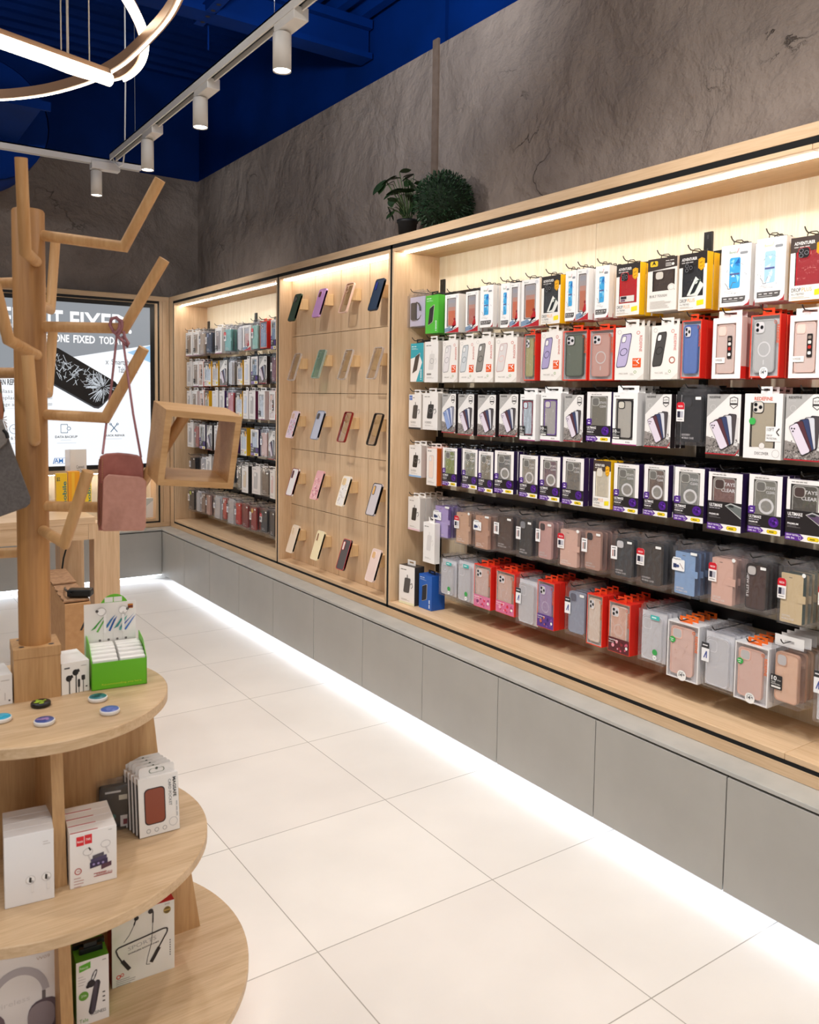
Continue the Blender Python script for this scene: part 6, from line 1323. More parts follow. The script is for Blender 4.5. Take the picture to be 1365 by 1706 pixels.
def art_hoco(g, w_, h):
    g.rect(-w_ * .36, h * .76, -w_ * .2, h * .93, 'd8202c', 2); g.rect(-w_ * .185, h * .77, -w_ * .03, h * .94, 'd8202c', 2); g.text('hoco', -w_ * .34, h * .82, h * .045, 'f4e4e4', 3, w_ * .12, 0, True); g.text('TWS', -w_ * .16, h * .83, h * .045, 'f4e4e4', 3, w_ * .1, 0, True); fine(g, w_ * .32, w_ * .44, h * .94, 1, 'b0acac', .004, .0012)
    for cx, cz in ((-.12, .62), (.26, .70)): g.outline([(w_ * cx + .010 * cos(a), h * cz + .008 * sin(a)) for a in [k * pi / 6 for k in range(12)]], .001, 'b8b4b4', 2); g.stroke([(w_ * cx, h * cz - .006), (w_ * cx + .006, h * cz - .022)], .003, 'd4d0d0', 2)
    g.stroke([(-w_ * .1, h * .70), (-w_ * .06, h * .64)], .003, '2c2a2c', 3)
    for (x0, z0, x1, z1, c) in ((-.08, .30, .30, .44, '3a2f52'), (-.02, .46, .22, .56, '55505c'), (.16, .24, .38, .36, '5a3c4c'), (-.06, .40, .28, .50, '4c4466')): g.poly([(w_ * x0, h * z0), (w_ * x1, h * (z0 + .04)), (w_ * x1, h * z1), (w_ * x0, h * (z1 - .03))], c, 4)
    for i in range(3): g.disc(w_ * (.0 + .1 * i), h * .37, .0025, '9a8cc0', 6, 8)
    g.ring(-w_ * .33, h * .30, .007, .0018, 'b8504c', 2); g.text('HQ', -w_ * .355, h * .285, .004, 'b8504c', 3, .006); fine(g, -w_ * .42, -w_ * .2, h * .17, 4, 'c49c98', .006, .0016); fine(g, 0, w_ * .42, h * .18, 2, 'b46a6a', .006, .002); g.text('EARBUDS', w_ * .06, h * .15, h * .035, 'a84c4c', 3, w_ * .34)
q0 = onZ(117, 1483, Z2); q1 = onZ(195, 1463, Z2); dv = (q1 - q0).normalized(); nv = Vector((-dv.y, dv.x, 0)); nv = nv if nv.dot(CF) > 0 else -nv
wl = (q1 - q0).length; hh = onD(117, 1392, (q0 - EYEP).x * _s + (q0 - EYEP).y * _c).z - Z2
for i in range(4):
    m = (q0 + q1) / 2 + nv * (.0305 * i)
    o = thing('earbud_box', 'white earbud box with red logo squares, %s in its row on the middle tier' % ('front one', 'second', 'third', 'rearmost')[i], 'box', (m.x, m.y, Z2 + .0004), atan2(dv.y, dv.x), 'red-logo white boxes on the middle tier')
    g = MB(); g.bevbox(-wl / 2, wl / 2, 0, .030, 0, hh, 'edeae9', .001); art_hoco(g, wl, hh); g.box(-wl / 2 + .001, wl * .1, .002, .005, hh, hh + .0003, 'b83c40'); g.build('carton', o)
def art_card(g, w_, h, front):
    if front:
        g.poly(rrect(-w_ * .10, h * .50, w_ * .52, h * .62, .010), '2a2024', 2); g.poly(rrect(-w_ * .10, h * .50, w_ * .47, h * .585, .009), '8c4630', 3)
        g.text('MAGSAFE', w_ * .36, h * .92, .0075, '2c3034', 3, h * .34, -pi / 2, True); g.text('CARD POCKET', w_ * .25, h * .90, .0065, '5a6068', 3, h * .46, -pi / 2)
        for i in range(3): g.ring(-w_ * .28 + i * w_ * .2, h * .09, .005, .0012, '9a9a9c', 3, 14)
        g.text('~', w_ * .42, h * .5, .004, 'b4b6ba', 3, h * .28, -pi / 2); g.ring(w_ * .34, h * .16, .010, .001, 'b4b6ba', 3)
q0 = onZ(233, 1399, Z2); q1 = onZ(300, 1381, Z2); dv = (q1 - q0).normalized(); nv = Vector((-dv.y, dv.x, 0)); nv = nv if nv.dot(CF) > 0 else -nv
wl = (q1 - q0).length; hh = onD(233, 1305, (q0 - EYEP).x * _s + (q0 - EYEP).y * _c).z - Z2
LEAN = radians(7)
for i in range(5):
    m = (q0 + q1) / 2 + nv * (.0165 * i) - dv * (.0035 * i)
    o = thing('card_pocket_box', ('white card pocket box showing brown leather wallet, front of its row' if i == 0 else 'white card pocket box, %s in the row behind the brown wallet box' % ORD[i]), 'box', (m.x, m.y, Z2 + .0015), atan2(dv.y, dv.x), 'card pocket boxes on the middle tier')
    o.rotation_euler = (-LEAN, 0, atan2(dv.y, dv.x))
    g = MB(); g.bevbox(-wl / 2, wl / 2, 0, .014, 0, hh, 'eceae8', .0008); g.box(-wl / 2 - .0004, wl / 2 + .0004, .0015, .0146, -.0004, hh * .9, '201d1f'); art_card(g, wl, hh, True); g.build('carton', o)
    g = MB(); g.prism([(-wl * .44, hh), (wl * .44, hh), (wl * .44, hh + .018), (wl * .40, hh + .022), (-wl * .40, hh + .022), (-wl * .44, hh + .018)], .009, .0102, 'e6e3e1'); g.outline(rrect(.0, hh + .011, .036, .010, .005), .0018, '5c6a52', 2, .009); g.disc(0, hh + .0155, .003, '4a5244', 3, 10, .009); g.build('hang_tab', o)
q0 = onZ(163, 1399, Z2); q1 = onZ(221, 1388, Z2); dv = (q1 - q0).normalized(); nv = Vector((-dv.y, dv.x, 0)); nv = nv if nv.dot(CF) > 0 else -nv
wl = (q1 - q0).length; hh = .118
for i in range(3):
    m = (q0 + q1) / 2 + nv * (.026 + .024 * i)
    o = thing('wallet_pack', 'clear pack with dark wallet, %s behind the red-logo earbud boxes' % ('nearest', 'second', 'third')[i], 'package', (m.x, m.y, Z2 + .0004), atan2(dv.y, dv.x), 'clear wallet packs on the middle tier')
    g = MB(); g.box(-wl / 2, wl / 2, 0, .020, 0, hh, PLASTIC()); g.build('clear_box', o)
    g = MB(); g.prism(rrect(0, hh * .48, wl - .012, hh - .02, .006), .003, .016, '15171c'); g.rect(-wl * .26, hh * .76, wl * .2, hh * .8, 'd8d8d6', 2, .003); g.rect(wl * .14, hh * .6, wl * .4, hh * .70, 'd8d4c0', 2, .003); g.rect(wl * .18, hh * .05, wl * .42, hh * .28, 'ece8e6', 2, .003); g.rect(wl * .26, hh * .09, wl * .38, hh * .2, '8c3444', 3, .003); g.disc(-.002, hh * .28, .006, '1f6a66', 2, 10, .003); g.build('wallet', o)
# bottom tier
def art_phones(g, w_, h):
    cx = -w_ * .05; P = []
    for r0, r1, c in ((.072, .056, 'b4aeb4'),):
        n = 20; vs = []
        for i in range(n + 1):
            a = radians(8 + 164 * i / n); vs += [(cx + r0 * cos(a) * .85, -.0006, h * .48 + r0 * sin(a)), (cx + r1 * cos(a) * .85, -.0006, h * .48 + r1 * sin(a))]
        g.add(vs, [(2 * i, 2 * i + 2, 2 * i + 3, 2 * i + 1) for i in range(n)], c)
    g.rect(cx + .046, h * .38, cx + .053, h * .52, '6a6468', 3); g.poly(rrect(cx + .05, h * .24, .062, .075, .026), '5c4e58', 4); g.poly(rrect(cx + .044, h * .235, .052, .066, .024), '8f838a', 5); g.poly(rrect(cx - .055, h * .24, .062, .075, .026), '6c5e68', 4)
    g.text('W09', w_ * .22, h * .86, .007, 'c8b4a8', 2, .026); g.text('wireless', -w_ * .4, h * .46, .011, 'd8d4d4', 2, .07)
HB = box_on('headphone_box', 'large white box with picture of grey headphones on bottom tier', 'box', (-24, 1764), (95, 1720), Z1, 1607, .085, 'eae6e6', 'd8c4b4', 'cfb8a6', art_phones)
mb_at(HB[0], 'carry_handle', lambda g: g.tube([(-HB[1] * .3, .04, HB[2]), (-HB[1] * .27, .04, HB[2] + .012), (0, .04, HB[2] + .016), (HB[1] * .18, .04, HB[2] + .012), (HB[1] * .22, .04, HB[2])], .006, BLKM, 8), 'black carry handle')
def art_biz(g, w_, h):
    g.poly([(-w_ / 2 + .006, h * .84), (-w_ * .06, h * .87), (-w_ * .06, h * .97), (-w_ / 2 + .006, h * .94)], '5cb028', 2); g.text('hoco', -w_ * .38, h * .88, .006, 'e4f0d8', 3, .016); g.rect(w_ * .3, h * .93, w_ * .42, h * .945, 'a8a4a4', 2)
    P = [(-.012, .036), (.004, .116), (.011, .124), (.018, .122), (.021, .114), (.006, .034), (.0, .026), (-.008, .027)]
    s_ = h / .19; g.poly([(x * s_, z * s_) for x, z in P], '332e38', 3); g.poly([((x + .003) * .55 * s_, (z * .96 + .003) * s_) for x, z in P], '4c4654', 4)
    g.poly([((-.004 + .011 * cos(a)) * s_, (.118 + .011 * sin(a)) * s_) for a in [k * pi / 7 for k in range(14)]], '2a262e', 5); g.poly(rrect(-.013 * s_, .112 * s_, .010 * s_, .010 * s_, .003), '26222a', 5)
    g.outline([((.004 + .006 * cos(a) + .006 * sin(a)) * s_, (.140 + .016 * sin(a)) * s_) for a in [k * pi / 8 for k in range(16)]], .0028, '3c3842', 4)
    g.disc(-w_ * .28, h * .46, .010, '66a03c', 2); g.text('25h', -w_ * .36, h * .445, .005, 'e4f0d8', 3, .011); g.text('BUSINESS', -w_ * .06, h * .12, .007, '4a4a4c', 2, w_ * .46); g.text('Tale', -w_ * .42, h * .05, .008, '66a03c', 2, .018)
    for i in range(3): g.rect(w_ * .3, h * (.42 - .07 * i), w_ * .38, h * (.44 - .07 * i), '3c3a3c', 2)
    fine(g, -w_ * .44, -w_ * .2, h * .76, 4, 'b8b4b4', .006, .0012)
HS = box_on('headset_box', 'tall white and green box reading BUSINESS with single earpiece, bottom tier', 'box', (128, 1713), (182, 1694), Z1, 1606, .075, 'edebea', '5cb028', '57a428', art_biz)
mb_at(HS[0], 'hang_tab', lambda g: (g.box(-HS[1] * .34, HS[1] * .38, .022, .032, HS[2], HS[2] + .012, BLKM), g.box(-HS[1] * .2, HS[1] * .2, .024, .03, HS[2] + .012, HS[2] + .022, BLKM), g.box(-HS[1] * .5, HS[1] * .5, .045, .055, HS[2], HS[2] + .010, BLKM)), 'black hang tabs')
def art_sport(g, w_, h):
    k = w_ / .105; g.disc(-.012 * k, h * .94 - .008, .0055, '2a2628', 3, 12); g.disc(.012 * k, h * .93, .006, '2a2628', 3, 12)
    g.stroke([(-.012 * k, h * .91), (-.016 * k, h * .80)], .003, '2a2628', 3); g.stroke([(-.016 * k, h * .80), (-.024 * k, h * .68), (-.033 * k, h * .60)], .0012, '2a2628', 3); g.stroke([(.016 * k, h * .92), (.0155 * k, h * .76)], .003, '2a2628', 3); g.stroke([(.0155 * k, h * .76), (.013 * k, h * .48), (.006 * k, h * .27)], .0012, '2a2628', 3)
    g.stroke([(-.034 * k, h * .30), (-.043 * k, h * .44), (-.046 * k, h * .52), (-.042 * k, h * .55), (.034 * k, h * .63), (.040 * k, h * .62), (.040 * k, h * .57), (.022 * k, h * .34)], .0032, '2f2b2c', 4)
    g.stroke([(-.036 * k, h * .35), (-.024 * k, h * .20)], .0085, '262224', 5); g.stroke([(.026 * k, h * .38), (.012 * k, h * .20)], .0085, '2c2628', 5); g.stroke([(.006 * k, h * .27), (.004 * k, h * .19), (.010 * k, h * .18)], .0012, '2a2628', 5)
    g.text('SPORTS', -.026 * k, h * .46, h * .055, 'b8b4b4', 2, .048 * k, .12); g.text('WIRELESS EARPHONES', -.026 * k, h * .405, h * .02, '6a6668', 3, .052 * k, .12, True); g.text('BOROFONE', -.046 * k, h * .90, h * .03, 'c07a68', 2, .036 * k, .1)
    g.disc(w_ * .38, h * .88, .0085, '6a5424', 2); g.ring(w_ * .38, h * .88, .0085, .0012, 'a88a3c', 3); g.rect(w_ * .33, h * .873, w_ * .43, h * .892, 'b89a4c', 4); g.text('W52', w_ * .34, h * .955, .004, '6a6668', 2, .012)
    g.ring(-.042 * k, h * .135, .005, .002, 'd8482c', 2); g.ring(-.036 * k, h * .15, .004, .0016, 'd8482c', 2); fine(g, -.046 * k, -.012 * k, h * .085, 5, '9a9694', .0045, .0014); 
    for i in range(7): g.rect(w_ * .42, h * (.42 - .035 * i), w_ * .435, h * (.44 - .035 * i), '4a4648', 2)
box_on('earphone_box', 'white red-sided sport earphone box with neckband picture on bottom tier', 'box', (187, 1648), (291, 1612), Z1, 1530, .045, 'e6e2dc', 'a81c20', 'c8202a', art_sport)

# ------------------------------------------------------------------ oak table with cards and packs, and the carton beneath
ZTB = .92
tr = onZ(159, 861, ZTB); TYF = tr.y; TXR = tr.x
t = thing('oak_table', 'tall oak table with thick legs in front of the big screen', 'table', (TXR - .8, TYF + .35, 0))
ap = onY(75, 905, TYF).z
g = MB(); g.bevbox(-.8, .8, -.35, .35, ZTB - .03, ZTB, OAKX, .002); g.build('top', t)
g = MB(); g.box(-.8 + .002, .8 - .03, -.348, -.325, ap, ZTB - .03, OAKX); g.box(.8 - .029, .8 - .004, -.348, -.325, ap, ZTB - .03, OAKV); g.box(-.8, .8 - .03, .32, .345, ap, ZTB - .03, OAKX); g.build('apron', t)
lx0 = onY(157, 950, TYF + .03).x; lx1 = onY(200, 950, TYF + .03).x
for (x0, x1, y) in ((lx0, lx1, TYF + .03), (lx0 - 1.45, lx1 - 1.45, TYF + .03), (lx0 - .02, lx1 - .02, TYF + .60), (lx0 - 1.45, lx1 - 1.45, TYF + .6)):
    g = MB(); q = Vector(t.location); g.bevbox(x0 - q.x, x1 - q.x, y - q.y, y + .085 - q.y, 0, ZTB - .031, OAKV, .002); g.build('leg', t)
lx = onY(100, 930, TYF + .33); lx2 = onY(137, 930, TYF + .33)
g = MB(); g.bevbox(lx.x - t.location.x, lx2.x - t.location.x, -.02, .08, 0, ZTB - .031, OAKV, .002); g.build('leg', t)
# upright cards and yellow packs on the table
YT = TYF + .30
def tbl_box(name, label, cat, x0, x1, ytop, ybot, Y, th, front, side, art=None):
    a = onY(x0, ybot, Y); b = onY(x1, ytop, Y); w_ = b.x - a.x; h = onY((x0 + x1) / 2, ytop, Y).z - ZTB
    o = thing(name, label, cat, ((a.x + b.x) / 2, Y, ZTB + .0004)); g = MB(); g.box(-w_ / 2, w_ / 2, .0002, th, 0, h, side); g.rect(-w_ / 2, 0, w_ / 2, h, front, 1, .0002)
    if art: art(g, w_, h)
    g.build('carton', o); return o
def art_mob(g, w_, h, word='mobile'):
    g.text(word, w_ * .42, h * .06, w_ * .36, '2f7a78', 3, h * .72, pi / 2, True); g.text('$2', -w_ * .44, h * .78, h * .12, '2c4a4a', 3, w_ * .3, 0, True)
tbl_box('sim_card_pack', 'yellow pack with teal word mobile on the table, left of the clear holder', 'package', 94, 112, 789, 838, YT, .03, 'efc31c', 'e8b810', art_mob)
tbl_box('sim_card_pack', 'orange yellow pack under the pale grey card on the table', 'package', 114, 133, 786, 838, YT + .01, .05, 'f0a818', 'e09410', lambda g, w_, h: g.rect(-w_ * .2, 0, w_ * .05, h * .98, 'f4c030', 2))
tbl_box('sim_card_pack', 'yellow pack with teal word mobile on the table, right end near pink pouch', 'package', 137, 152, 788, 838, YT - .02, .03, 'f0d02a', 'e8b810', art_mob)
o = tbl_box('card_holder', 'pale grey two-line card in clear holder behind the yellow packs on the table', 'card holder', 117, 144, 749, 838, YT + .11, .004, 'e2ddd6', 'd8d4d0', lambda g, w_, h: (g.text('Connect', -w_ * .1, h * .66, h * .06, '3a3a3c', 3, w_ * .46, .03), g.text('with Optus', -w_ * .16, h * .585, h * .06, '3a3a3c', 3, w_ * .56, .03)))
g = MB(); a = onY(106, 750, YT + .11).x - o.location.x; b = onY(117, 750, YT + .11).x - o.location.x; hh = onY(110, 749, YT + .11).z - ZTB
g.add([(a, -.03, 0), (b, 0, 0), (b, 0, hh), (a, -.03, hh), (a, -.027, 0), (b, .003, 0), (b, .003, hh), (a, -.027, hh)], [(0, 1, 2, 3), (7, 6, 5, 4), (0, 3, 7, 4), (2, 6, 7, 3)], FROST()); g.build('clear_side', o)
# goods in the lit niche below the screen
p = onY(254, 850, YO + .07)
o = thing('boxed_accessory', 'small white boxed accessory standing at the right end of the lit niche', 'box', (p.x, YO + .07, ZG1 + .0205)); g = MB(); h = onY(254, 830, YO + .07).z - ZG1 - .02; g.bevbox(-.05, .04, 0, .05, 0, h, 'e0dfdd', .001); g.poly([(-.05, h * .6), (.02, h * .95), (.04, h * .75), (.04, h), (-.05, h)], 'b8c0c0', 1); g.text('2', .005, h * .1, .03, '6a6a6c', 2); g.build('carton', o)
# brown carton under the table with adapter and cord
cz = .70
A = onZ(108, 1008, cz); B = onZ(151, 1003, cz); Cc = onZ(76, 960, cz)
dx = (B - A); dx.z = 0; dx = dx.normalized() * min(.16, dx.length); dy = (Cc - A); dy.z = 0; dy = dy.normalized() * .62
o = thing('cardboard_carton', 'tall brown cardboard carton with torn open top behind the green display', 'carton', A * 1.0 - Vector((0, 0, cz)))
g = MB(); g.obox((0, 0, 0), dx, dy, (0, 0, cz), CARDB)
u = dx.normalized(); n = Vector((u.y, -u.x, 0)); n = n if n.dot(CF) < 0 else -n
def cpt(s_, z): v = u * s_ + n * .0006; return (v.x, v.y, z)
def ctext(st_, s_, z, h, w_, bold=True):
    vs, fs, asp = text_geo(st_, bold); g.add([cpt(s_ + a * w_, z + b * h) for a, b in vs], fs, '2e2622')
ctext('//', .05, .60, .030, .04); ctext('PRO M', .006, .40, .016, .05); ctext('B', .07, .46, .06, .04)
for zz_ in (.385, .375, .365): g.add([cpt(.012, zz_), cpt(.07, zz_), cpt(.07, zz_ + .005), cpt(.012, zz_ + .005)], [(0, 1, 2, 3)], '6a5038')
g.build('carton_body', o)
g = MB(); rr = random.Random(8)
for k in range(2):
    s0 = dy * (.02 + .48 * k) + Vector((0, 0, cz + .004 + .004 * k)); e1 = [s0 + dx * .98 * 1.0, s0 + dx * .98 + dy * .46]
    left = [s0 + dy * (.46 * i / 9) + dx * rr.uniform(-.06, .05) for i in range(10)]
    P = [e1[0], e1[1]] + left[::-1]; m_ = len(P); up_ = Vector((0, 0, .005)); g.add(P + [p + up_ for p in P], [tuple(range(m_))[::-1], tuple(range(m_, 2 * m_))] + [(i, (i + 1) % m_, (i + 1) % m_ + m_, i + m_) for i in range(m_)], speckle('torn_cardboard', '8e6a4c', 'a98260', 50, .9))
g.build('torn_flaps', o)
p0 = onZ(134, 990, cz + .02)
o = thing('power_adapter', 'black power adapter lying on the brown carton', 'adapter', (p0.x, p0.y, cz + .0145)); 
g = MB(); g.bevbox(-.042, .042, -.022, .022, 0, .026, BLKM, .004); g.build('brick', o); o.rotation_euler = (0, 0, -.5)
g = MB(); P = [(112, 908, .45), (106, 930, .45), (103, 955, .42), (106, 974, .38), (114, 985, .34), (124, 990, .31)]
P = [onD(px, py, TD + 1.5 + d) for px, py, d in P]
P = [onY(px, py, TYF + .29) for px, py in ((112, 908), (106, 930), (103, 952), (105, 970))] + [onZ(109, 982, cz + .03), onZ(118, 990, cz + .03), Vector((p0.x - .04, p0.y - .005, cz + .03))]
g.tube(P, .004, BLKM, 8); tag(g.build('mains_lead'), 'black cord hanging from the table down to the adapter', 'cord')

# ------------------------------------------------------------------ plants on top of the wall frame
LEAF = speckle('dark_leaf', '1f301b', '2d4223', 20, .4); BUSH = speckle('topiary_green', '132a15', '1e4220', 40, .6)
p = onX(679, 372, 2.315); ppos = Vector((2.315, p.y, ZTOP + .0005))
o = thing('potted_plant', 'leafy rubber plant in a black pot on top of the oak frame', 'plant', ppos)
g = MB(); g.lathe([(.0001, 0), (.038, 0), (.047, .09), (.052, .092), (.052, .105), (.046, .105), (.044, .09), (.0001, .088)], pm('1a1a1c', .5), n=28); g.build('pot', o)
ZPOT = .09
PK = (2.315, p.y)
leaves = [((643, 300), (620, 322), .03), ((655, 308), (634, 309), -.01), ((668, 297), (645, 297), .02), ((690, 291), (668, 300), .0), ((672, 296), (684, 290), -.03), ((690, 306), (705, 305), .02), ((712, 306), (722, 301), .0), ((655, 320), (640, 330), .03), ((668, 325), (700, 322), .04), ((660, 345), (646, 352), .02), ((655, 350), (648, 366), .0), ((668, 345), (672, 352), .0), ((690, 340), (682, 352), .03), ((684, 325), (700, 332), -.02), ((676, 318), (650, 315), .04), ((695, 318), (715, 312), .0), ((700, 330), (712, 340), -.02), ((664, 330), (650, 340), .045), ((680, 300), (692, 322), .03)]
g = MB(); gs = MB(); rr = random.Random(11)
for (b0, t0, d) in leaves + [((x + rr.uniform(-9, 9), y + rr.uniform(-9, 9)), (u + rr.uniform(-12, 12), v + rr.uniform(-10, 12)), d_ + rr.uniform(-.03, .03)) for (x, y), (u, v), d_ in leaves]:
    D_ = (p - EYEP).x * _s + (p - EYEP).y * _c
    base = onD(b0[0], b0[1], D_ - d) - ppos; tip = onD(t0[0], t0[1], D_ - d - .02) - ppos
    v = tip - base; L_ = max(v.length, .062); v = v.normalized(); tip = base + v * L_
    sd = v.cross(Vector((rr.uniform(-.4, .4), rr.uniform(-.4, .4), 1))).normalized(); nn = sd.cross(v).normalized(); wv = L_ * .30
    vs = []; fs = []
    for i, (q, w2) in enumerate(((0, .08), (.2, .7), (.45, 1), (.7, .85), (.88, .45), (1, .04))):
        c0 = base + v * (L_ * q) - nn * (.12 * L_ * q * q); vs += [c0 - sd * wv * w2 + nn * .08 * wv, c0, c0 + sd * wv * w2 + nn * .08 * wv]
    for i in range(5): fs += [(3 * i, 3 * i + 1, 3 * i + 4, 3 * i + 3), (3 * i + 1, 3 * i + 2, 3 * i + 5, 3 * i + 4)]
    g.add(vs, fs, LEAF, True)
    gs.tube([Vector((rr.uniform(-.012, .012), rr.uniform(-.012, .012), ZPOT)), base * .5 + Vector((0, 0, ZPOT * .5 + .02)), base], .0022, pm('4a5a34', .5), 6)
g.build('foliage', o); gs.build('stems', o)
bc = onX(740, 338, 2.325)
o = thing('topiary_ball', 'round dark green artificial topiary ball beside the potted plant', 'plant', (2.322, bc.y, ZTOP + .0005))
RB = bc.z - ZTOP; RB = max(.11, RB)
g = MB(); rr = random.Random(5)
for i in range(2600):
    z = rr.uniform(-1, 1); a = rr.uniform(0, 2 * pi); s_ = sqrt(1 - z * z); nrm = Vector((s_ * cos(a), s_ * sin(a), z)); R_ = RB * rr.uniform(.80, .96)
    d = (nrm + Vector((rr.uniform(-.6, .6), rr.uniform(-.6, .6), rr.uniform(-.6, .6)))).normalized(); q = nrm * R_ + Vector((0, 0, RB)); sd = d.cross(nrm)
    if sd.length < .05: continue
    sd = sd.normalized() * rr.uniform(.0025, .004); L_ = rr.uniform(.014, .024)
    if (q + d * L_).z < .001 or q.x + 2.322 + L_ > XW - .004: continue
    g.add([q - sd * .4, q + d * L_ * .5 - sd, q + d * L_, q + d * L_ * .5 + sd], [(0, 1, 2, 3)], BUSH)
g.build('foliage', o)
bm = bmesh.new(); bmesh.ops.create_icosphere(bm, subdivisions=3, radius=RB * .84); bmesh.ops.translate(bm, verts=bm.verts[:], vec=(0, 0, RB)); g = MB(); g.frombm(bm, pm('12240f', .9), True); g.build('core', o)
g = MB(); g.lathe([(.0001, 0), (.035, 0), (.035, RB * .3), (.0001, RB * .3)], pm('1a1a1c', .6), n=16); g.build('base', o)

# ------------------------------------------------------------------ tracks and spot lamps
ZTK = 2.66
def trk(p0, p1, label, sus):
    p0, p1 = Vector(p0), Vector(p1); d = (p1 - p0); t = thing('light_track', label, 'light track', p0); n = Vector((-d.y, d.x, 0)).normalized()
    g = MB(); g.obox(n * -.017, d, n * .034, (0, 0, .006), WHITEM); 
    g = MB()
    for s_ in (-.018, .012): g.obox(n * s_, d, n * .006, (0, 0, .034), WHITEM)
    g.obox(n * -.018 + Vector((0, 0, .028)), d, n * .036, (0, 0, .006), WHITEM); g.obox(n * -.012 + Vector((0, 0, .018)), d, n * .024, (0, 0, .010), '2a3036'); g.build('rail', t)
    for q in sus: g = MB(); g.tube([d * q + Vector((0, 0, .034)), d * q + Vector((0, 0, DECK - p0.z - .04))], .0012, pm('8a8a8c', .4), 6); g.build('suspension_wire', t)
    return t
a = onZ(191, 268, ZTK); b = onZ(507, 4, ZTK); xt = (a.x + b.x) / 2
trk((xt, a.y, ZTK), (xt, -1.9, ZTK), 'white light track running along the right side of the ceiling', (.06, .3, .6))
c1 = onZ(232, 287, ZTK); c0 = onZ(0, 246, ZTK); yt = (c0.y + c1.y) / 2
trk((c1.x, yt, ZTK), (-3.0, yt, ZTK), 'white light track crossing the shop in front of the back wall', (.3, .7))
g = MB(); q = [onD(209, 140, 4.2), onD(208, 250, 4.3), onD(205, 274, 4.3), onD(199, 278, 4.3), onD(192, 272, 4.3), Vector((xt, a.y, ZTK + .01))]
g.tube([Vector((q[0].x, q[0].y, DECK - .04))] + q, .004, WHITEM, 8); tag(g.build('mains_lead'), 'white cord dropping from the ceiling to the end of the light track', 'cord')
def head(px, py, d_, along, label):
    """px,py: centre of the lit lower end"""
    if along == 'Y': x = xt; r = ray(px, py); y = r.y * (x / r.x)
    else: y = yt; r = ray(px, py); x = r.x * (y / r.y)
    D_ = x * _s + y * _c; rad = d_ / 2 * D_ / FPX; zb = onD(px, py, D_).z
    t = thing('spot_lamp', label, 'spot lamp', (x, y, zb), 0, 'white cylinder spot lamps on the tracks')
    ht = ZTK - .034 - zb
    g = MB(); g.lathe([(rad * .86, .006), (rad, 0), (rad, ht - .004), (rad - .004, ht), (.0001, ht)], WHITEM, n=28); g.build('cylinder', t)
    g = MB(); g.lathe([(.0001, .004), (rad * .88, .004)], pm('fff6e6', .5, 0, 30.0), n=28); g.build('lens', t)
    g = MB(); g.lathe([(.012, ht), (.012, ht + .036)], WHITEM, n=14); g.build('swivel', t)
    g = MB(); L_ = .085
    if along == 'Y':
        g.bevbox(-.016, .036, -L_ - .03, .03, ht + .006, ht + .046, WHITEM, .002)
        for i in range(9): g.box(.0361, .0375, -L_ - .024 + .011 * i, -L_ - .020 + .011 * i, ht + .010, ht + .034, 'cfcac4')
    else: g.bevbox(-.03, L_ + .03, -.034, .018, ht + .006, ht + .046, WHITEM, .002)
    g.build('adapter', t)
    lamp('spot_light', 'SPOT', (x, y, zb - .012), SPOT_E, WARM, rad, (x, y, 0), radians(115), .9)
head(470, 119, 30, 'Y', 'large white spot lamp nearest the camera on the right track')
head(334, 213, 24, 'Y', 'white spot lamp in the middle of the right track')
head(246, 284, 20, 'Y', 'white spot lamp at the far end of the right track')
head(161, 326, 17.5, 'X', 'white spot lamp on the rear track in front of the plaster wall')

# ------------------------------------------------------------------ ring pendant
t = thing('ring_pendant', 'bronze ring pendant lamp with glowing loops hanging at upper left', 'pendant lamp', onD(120, 60, 2.6))
tc_ = Vector(t.location)
GLOW = pm('fff0d6', .5, 0, 9.0)
def band(name, P, h, th, inner):
    """rectangular bronze band along P with a diffuser on the face turned to `inner` and the lower edge"""
    P = [Vector(q) - tc_ for q in P]; g = MB(); d = MB(); n = len(P); L0 = []
    for i, q in enumerate(P):
        tg = (P[min(i + 1, n - 1)] - P[max(i - 1, 0)]).normalized(); up = Vector((0, 0, 1)); up = (up - tg * up.dot(tg)).normalized(); sd = tg.cross(up)
        cdir = Vector(inner) - tc_ - q; sd = sd if sd.dot(cdir) > 0 else -sd
        L0.append((q, up, sd))
    def sec(q, up, sd, a, b, c, e): return [q + sd * a + up * c, q + sd * b + up * c, q + sd * b + up * e, q + sd * a + up * e]
    for M_, (a, b, c, e), m in ((g, (-th / 2, th / 2, 0, h), BRONZE), (d, (-th * .16, th * .16, -.003, 0), GLOW)):
        vs = []; fs = []
        for q, up, sd in L0: vs += sec(q, up, sd, a, b, c, e)
        for i in range(n - 1):
            for k in range(4): fs.append((4 * i + k, 4 * i + (k + 1) % 4, 4 * i + 4 + (k + 1) % 4, 4 * i + 4 + k))
        fs += [(0, 1, 2, 3), tuple(4 * n - 4 + k for k in (3, 2, 1, 0))]
        M_.add(vs, fs, m)
    g.build(name, t); d.build('diffuser', t)
def smooth(P, n=6):
    out = []; m = len(P)
    for i in range(m - 1):
        p0, p1, p2, p3 = P[max(i - 1, 0)], P[i], P[i + 1], P[min(i + 2, m - 1)]
        for k in range(n):
            s_ = k / n; out.append(.5 * ((2 * p1) + (p2 - p0) * s_ + (2 * p0 - 5 * p1 + 4 * p2 - p3) * s_ * s_ + (3 * p1 - p0 - 3 * p2 + p3) * s_ ** 3))
    return out + [P[-1]]
ZR = 2.42
A_ = [onZ(px, py, ZR) for px, py in ((-80, 158), (-40, 165), (0, 166), (40, 163), (80, 157), (120, 147), (160, 133), (200, 111), (228, 88), (250, 66), (272, 42), (290, 16), (306, -20), (320, -70))]
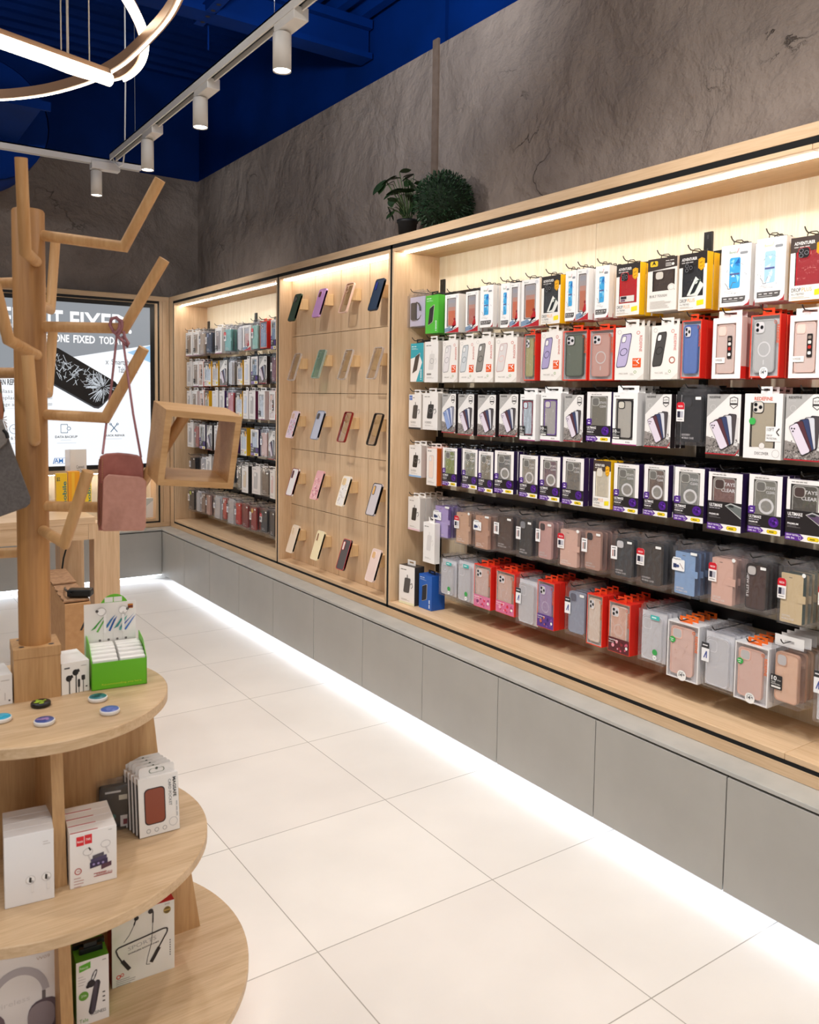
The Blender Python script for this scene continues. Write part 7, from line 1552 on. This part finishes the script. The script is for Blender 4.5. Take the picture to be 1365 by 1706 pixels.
RC_ = Vector((-.3385, 2.3328, ZR)); A_ = A_ + [RC_ + Vector((1.0937 * cos(radians(k)), 1.0937 * sin(radians(k)), 0)) for k in range(322, 78, -12)]; A_.append(A_[0])
band('outer_ring', smooth(A_), .030, .020, (-.6, 2.0, ZR))
B_ = [onD(px, py, d) for px, py, d in ((188, -30, 2.15), (205, -5, 2.2), (222, 24, 2.28), (234, 52, 2.38), (238, 78, 2.46), (232, 104, 2.54), (214, 124, 2.6), (190, 133, 2.62), (160, 133, 2.6), (125, 124, 2.55), (95, 113, 2.5), (60, 98, 2.45), (25, 81, 2.4), (-20, 58, 2.36), (-60, 40, 2.3), (-120, 0, 2.22), (-140, -60, 2.15), (-90, -130, 2.1), (20, -150, 2.08), (130, -100, 2.1), (188, -30, 2.15))]
Bs = smooth(B_); band('inner_ring', Bs, .030, .018, (.2, 2.0, 2.5))
# the steep part of the inner loop shows its lit inner face
half = Bs[:40]
g = MB(); vs = []; fs = []
for i, q in enumerate(half):
    tg = (half[min(i + 1, len(half) - 1)] - half[max(i - 1, 0)]).normalized(); vw = (q - EYEP).normalized(); sd = tg.cross(vw).normalized(); k = .013 * (1 - .55 * max(0, (i - 18) / 22))
    q2 = q - tc_ - vw * .012 + sd * .006
    vs += [q2 - sd * k, q2 + sd * k, q2 + sd * k + vw * .008, q2 - sd * k + vw * .008]
for i in range(len(half) - 1):
    for k in range(4): fs.append((4 * i + k, 4 * i + (k + 1) % 4, 4 * i + 4 + (k + 1) % 4, 4 * i + 4 + k))
g.add(vs, fs, GLOW); g.build('diffuser', t)
C0, C1 = onD(-110, 27, 1.83), onD(183, 131, 2.2)
dC = (C1 - C0); vw = CF; sd = dC.normalized().cross(vw).normalized(); sd = sd if sd.z > 0 else -sd
g = MB(); g.obox(C0 - tc_ + sd * .008, dC, vw * .02, sd * .020, BRONZE); g.build('outer_bar', t)
g = MB(); P_ = [C0 - tc_ - sd * .004, C0 - tc_ + dC * .5 - sd * .004, C0 - tc_ + dC - sd * .004]; g.tube(P_, .0155, GLOW, 14); g.build('diffuser', t)
for px, py, d in ((97, -60, 2.1), (108, -60, 2.1), (141, -60, 2.15)):
    g = MB(); bx = {97: (102, 83), 108: (113, 92), 141: (149, 103)}[px]; e = onD(bx[0], bx[1], d + .02); g.tube([Vector((e.x + (.0 if px != 108 else .0), e.y, DECK - .05)) - tc_, e - tc_], .0016 if px != 108 else .003, pm('b8aca0', .4), 6); g.build('suspension_wire', t)
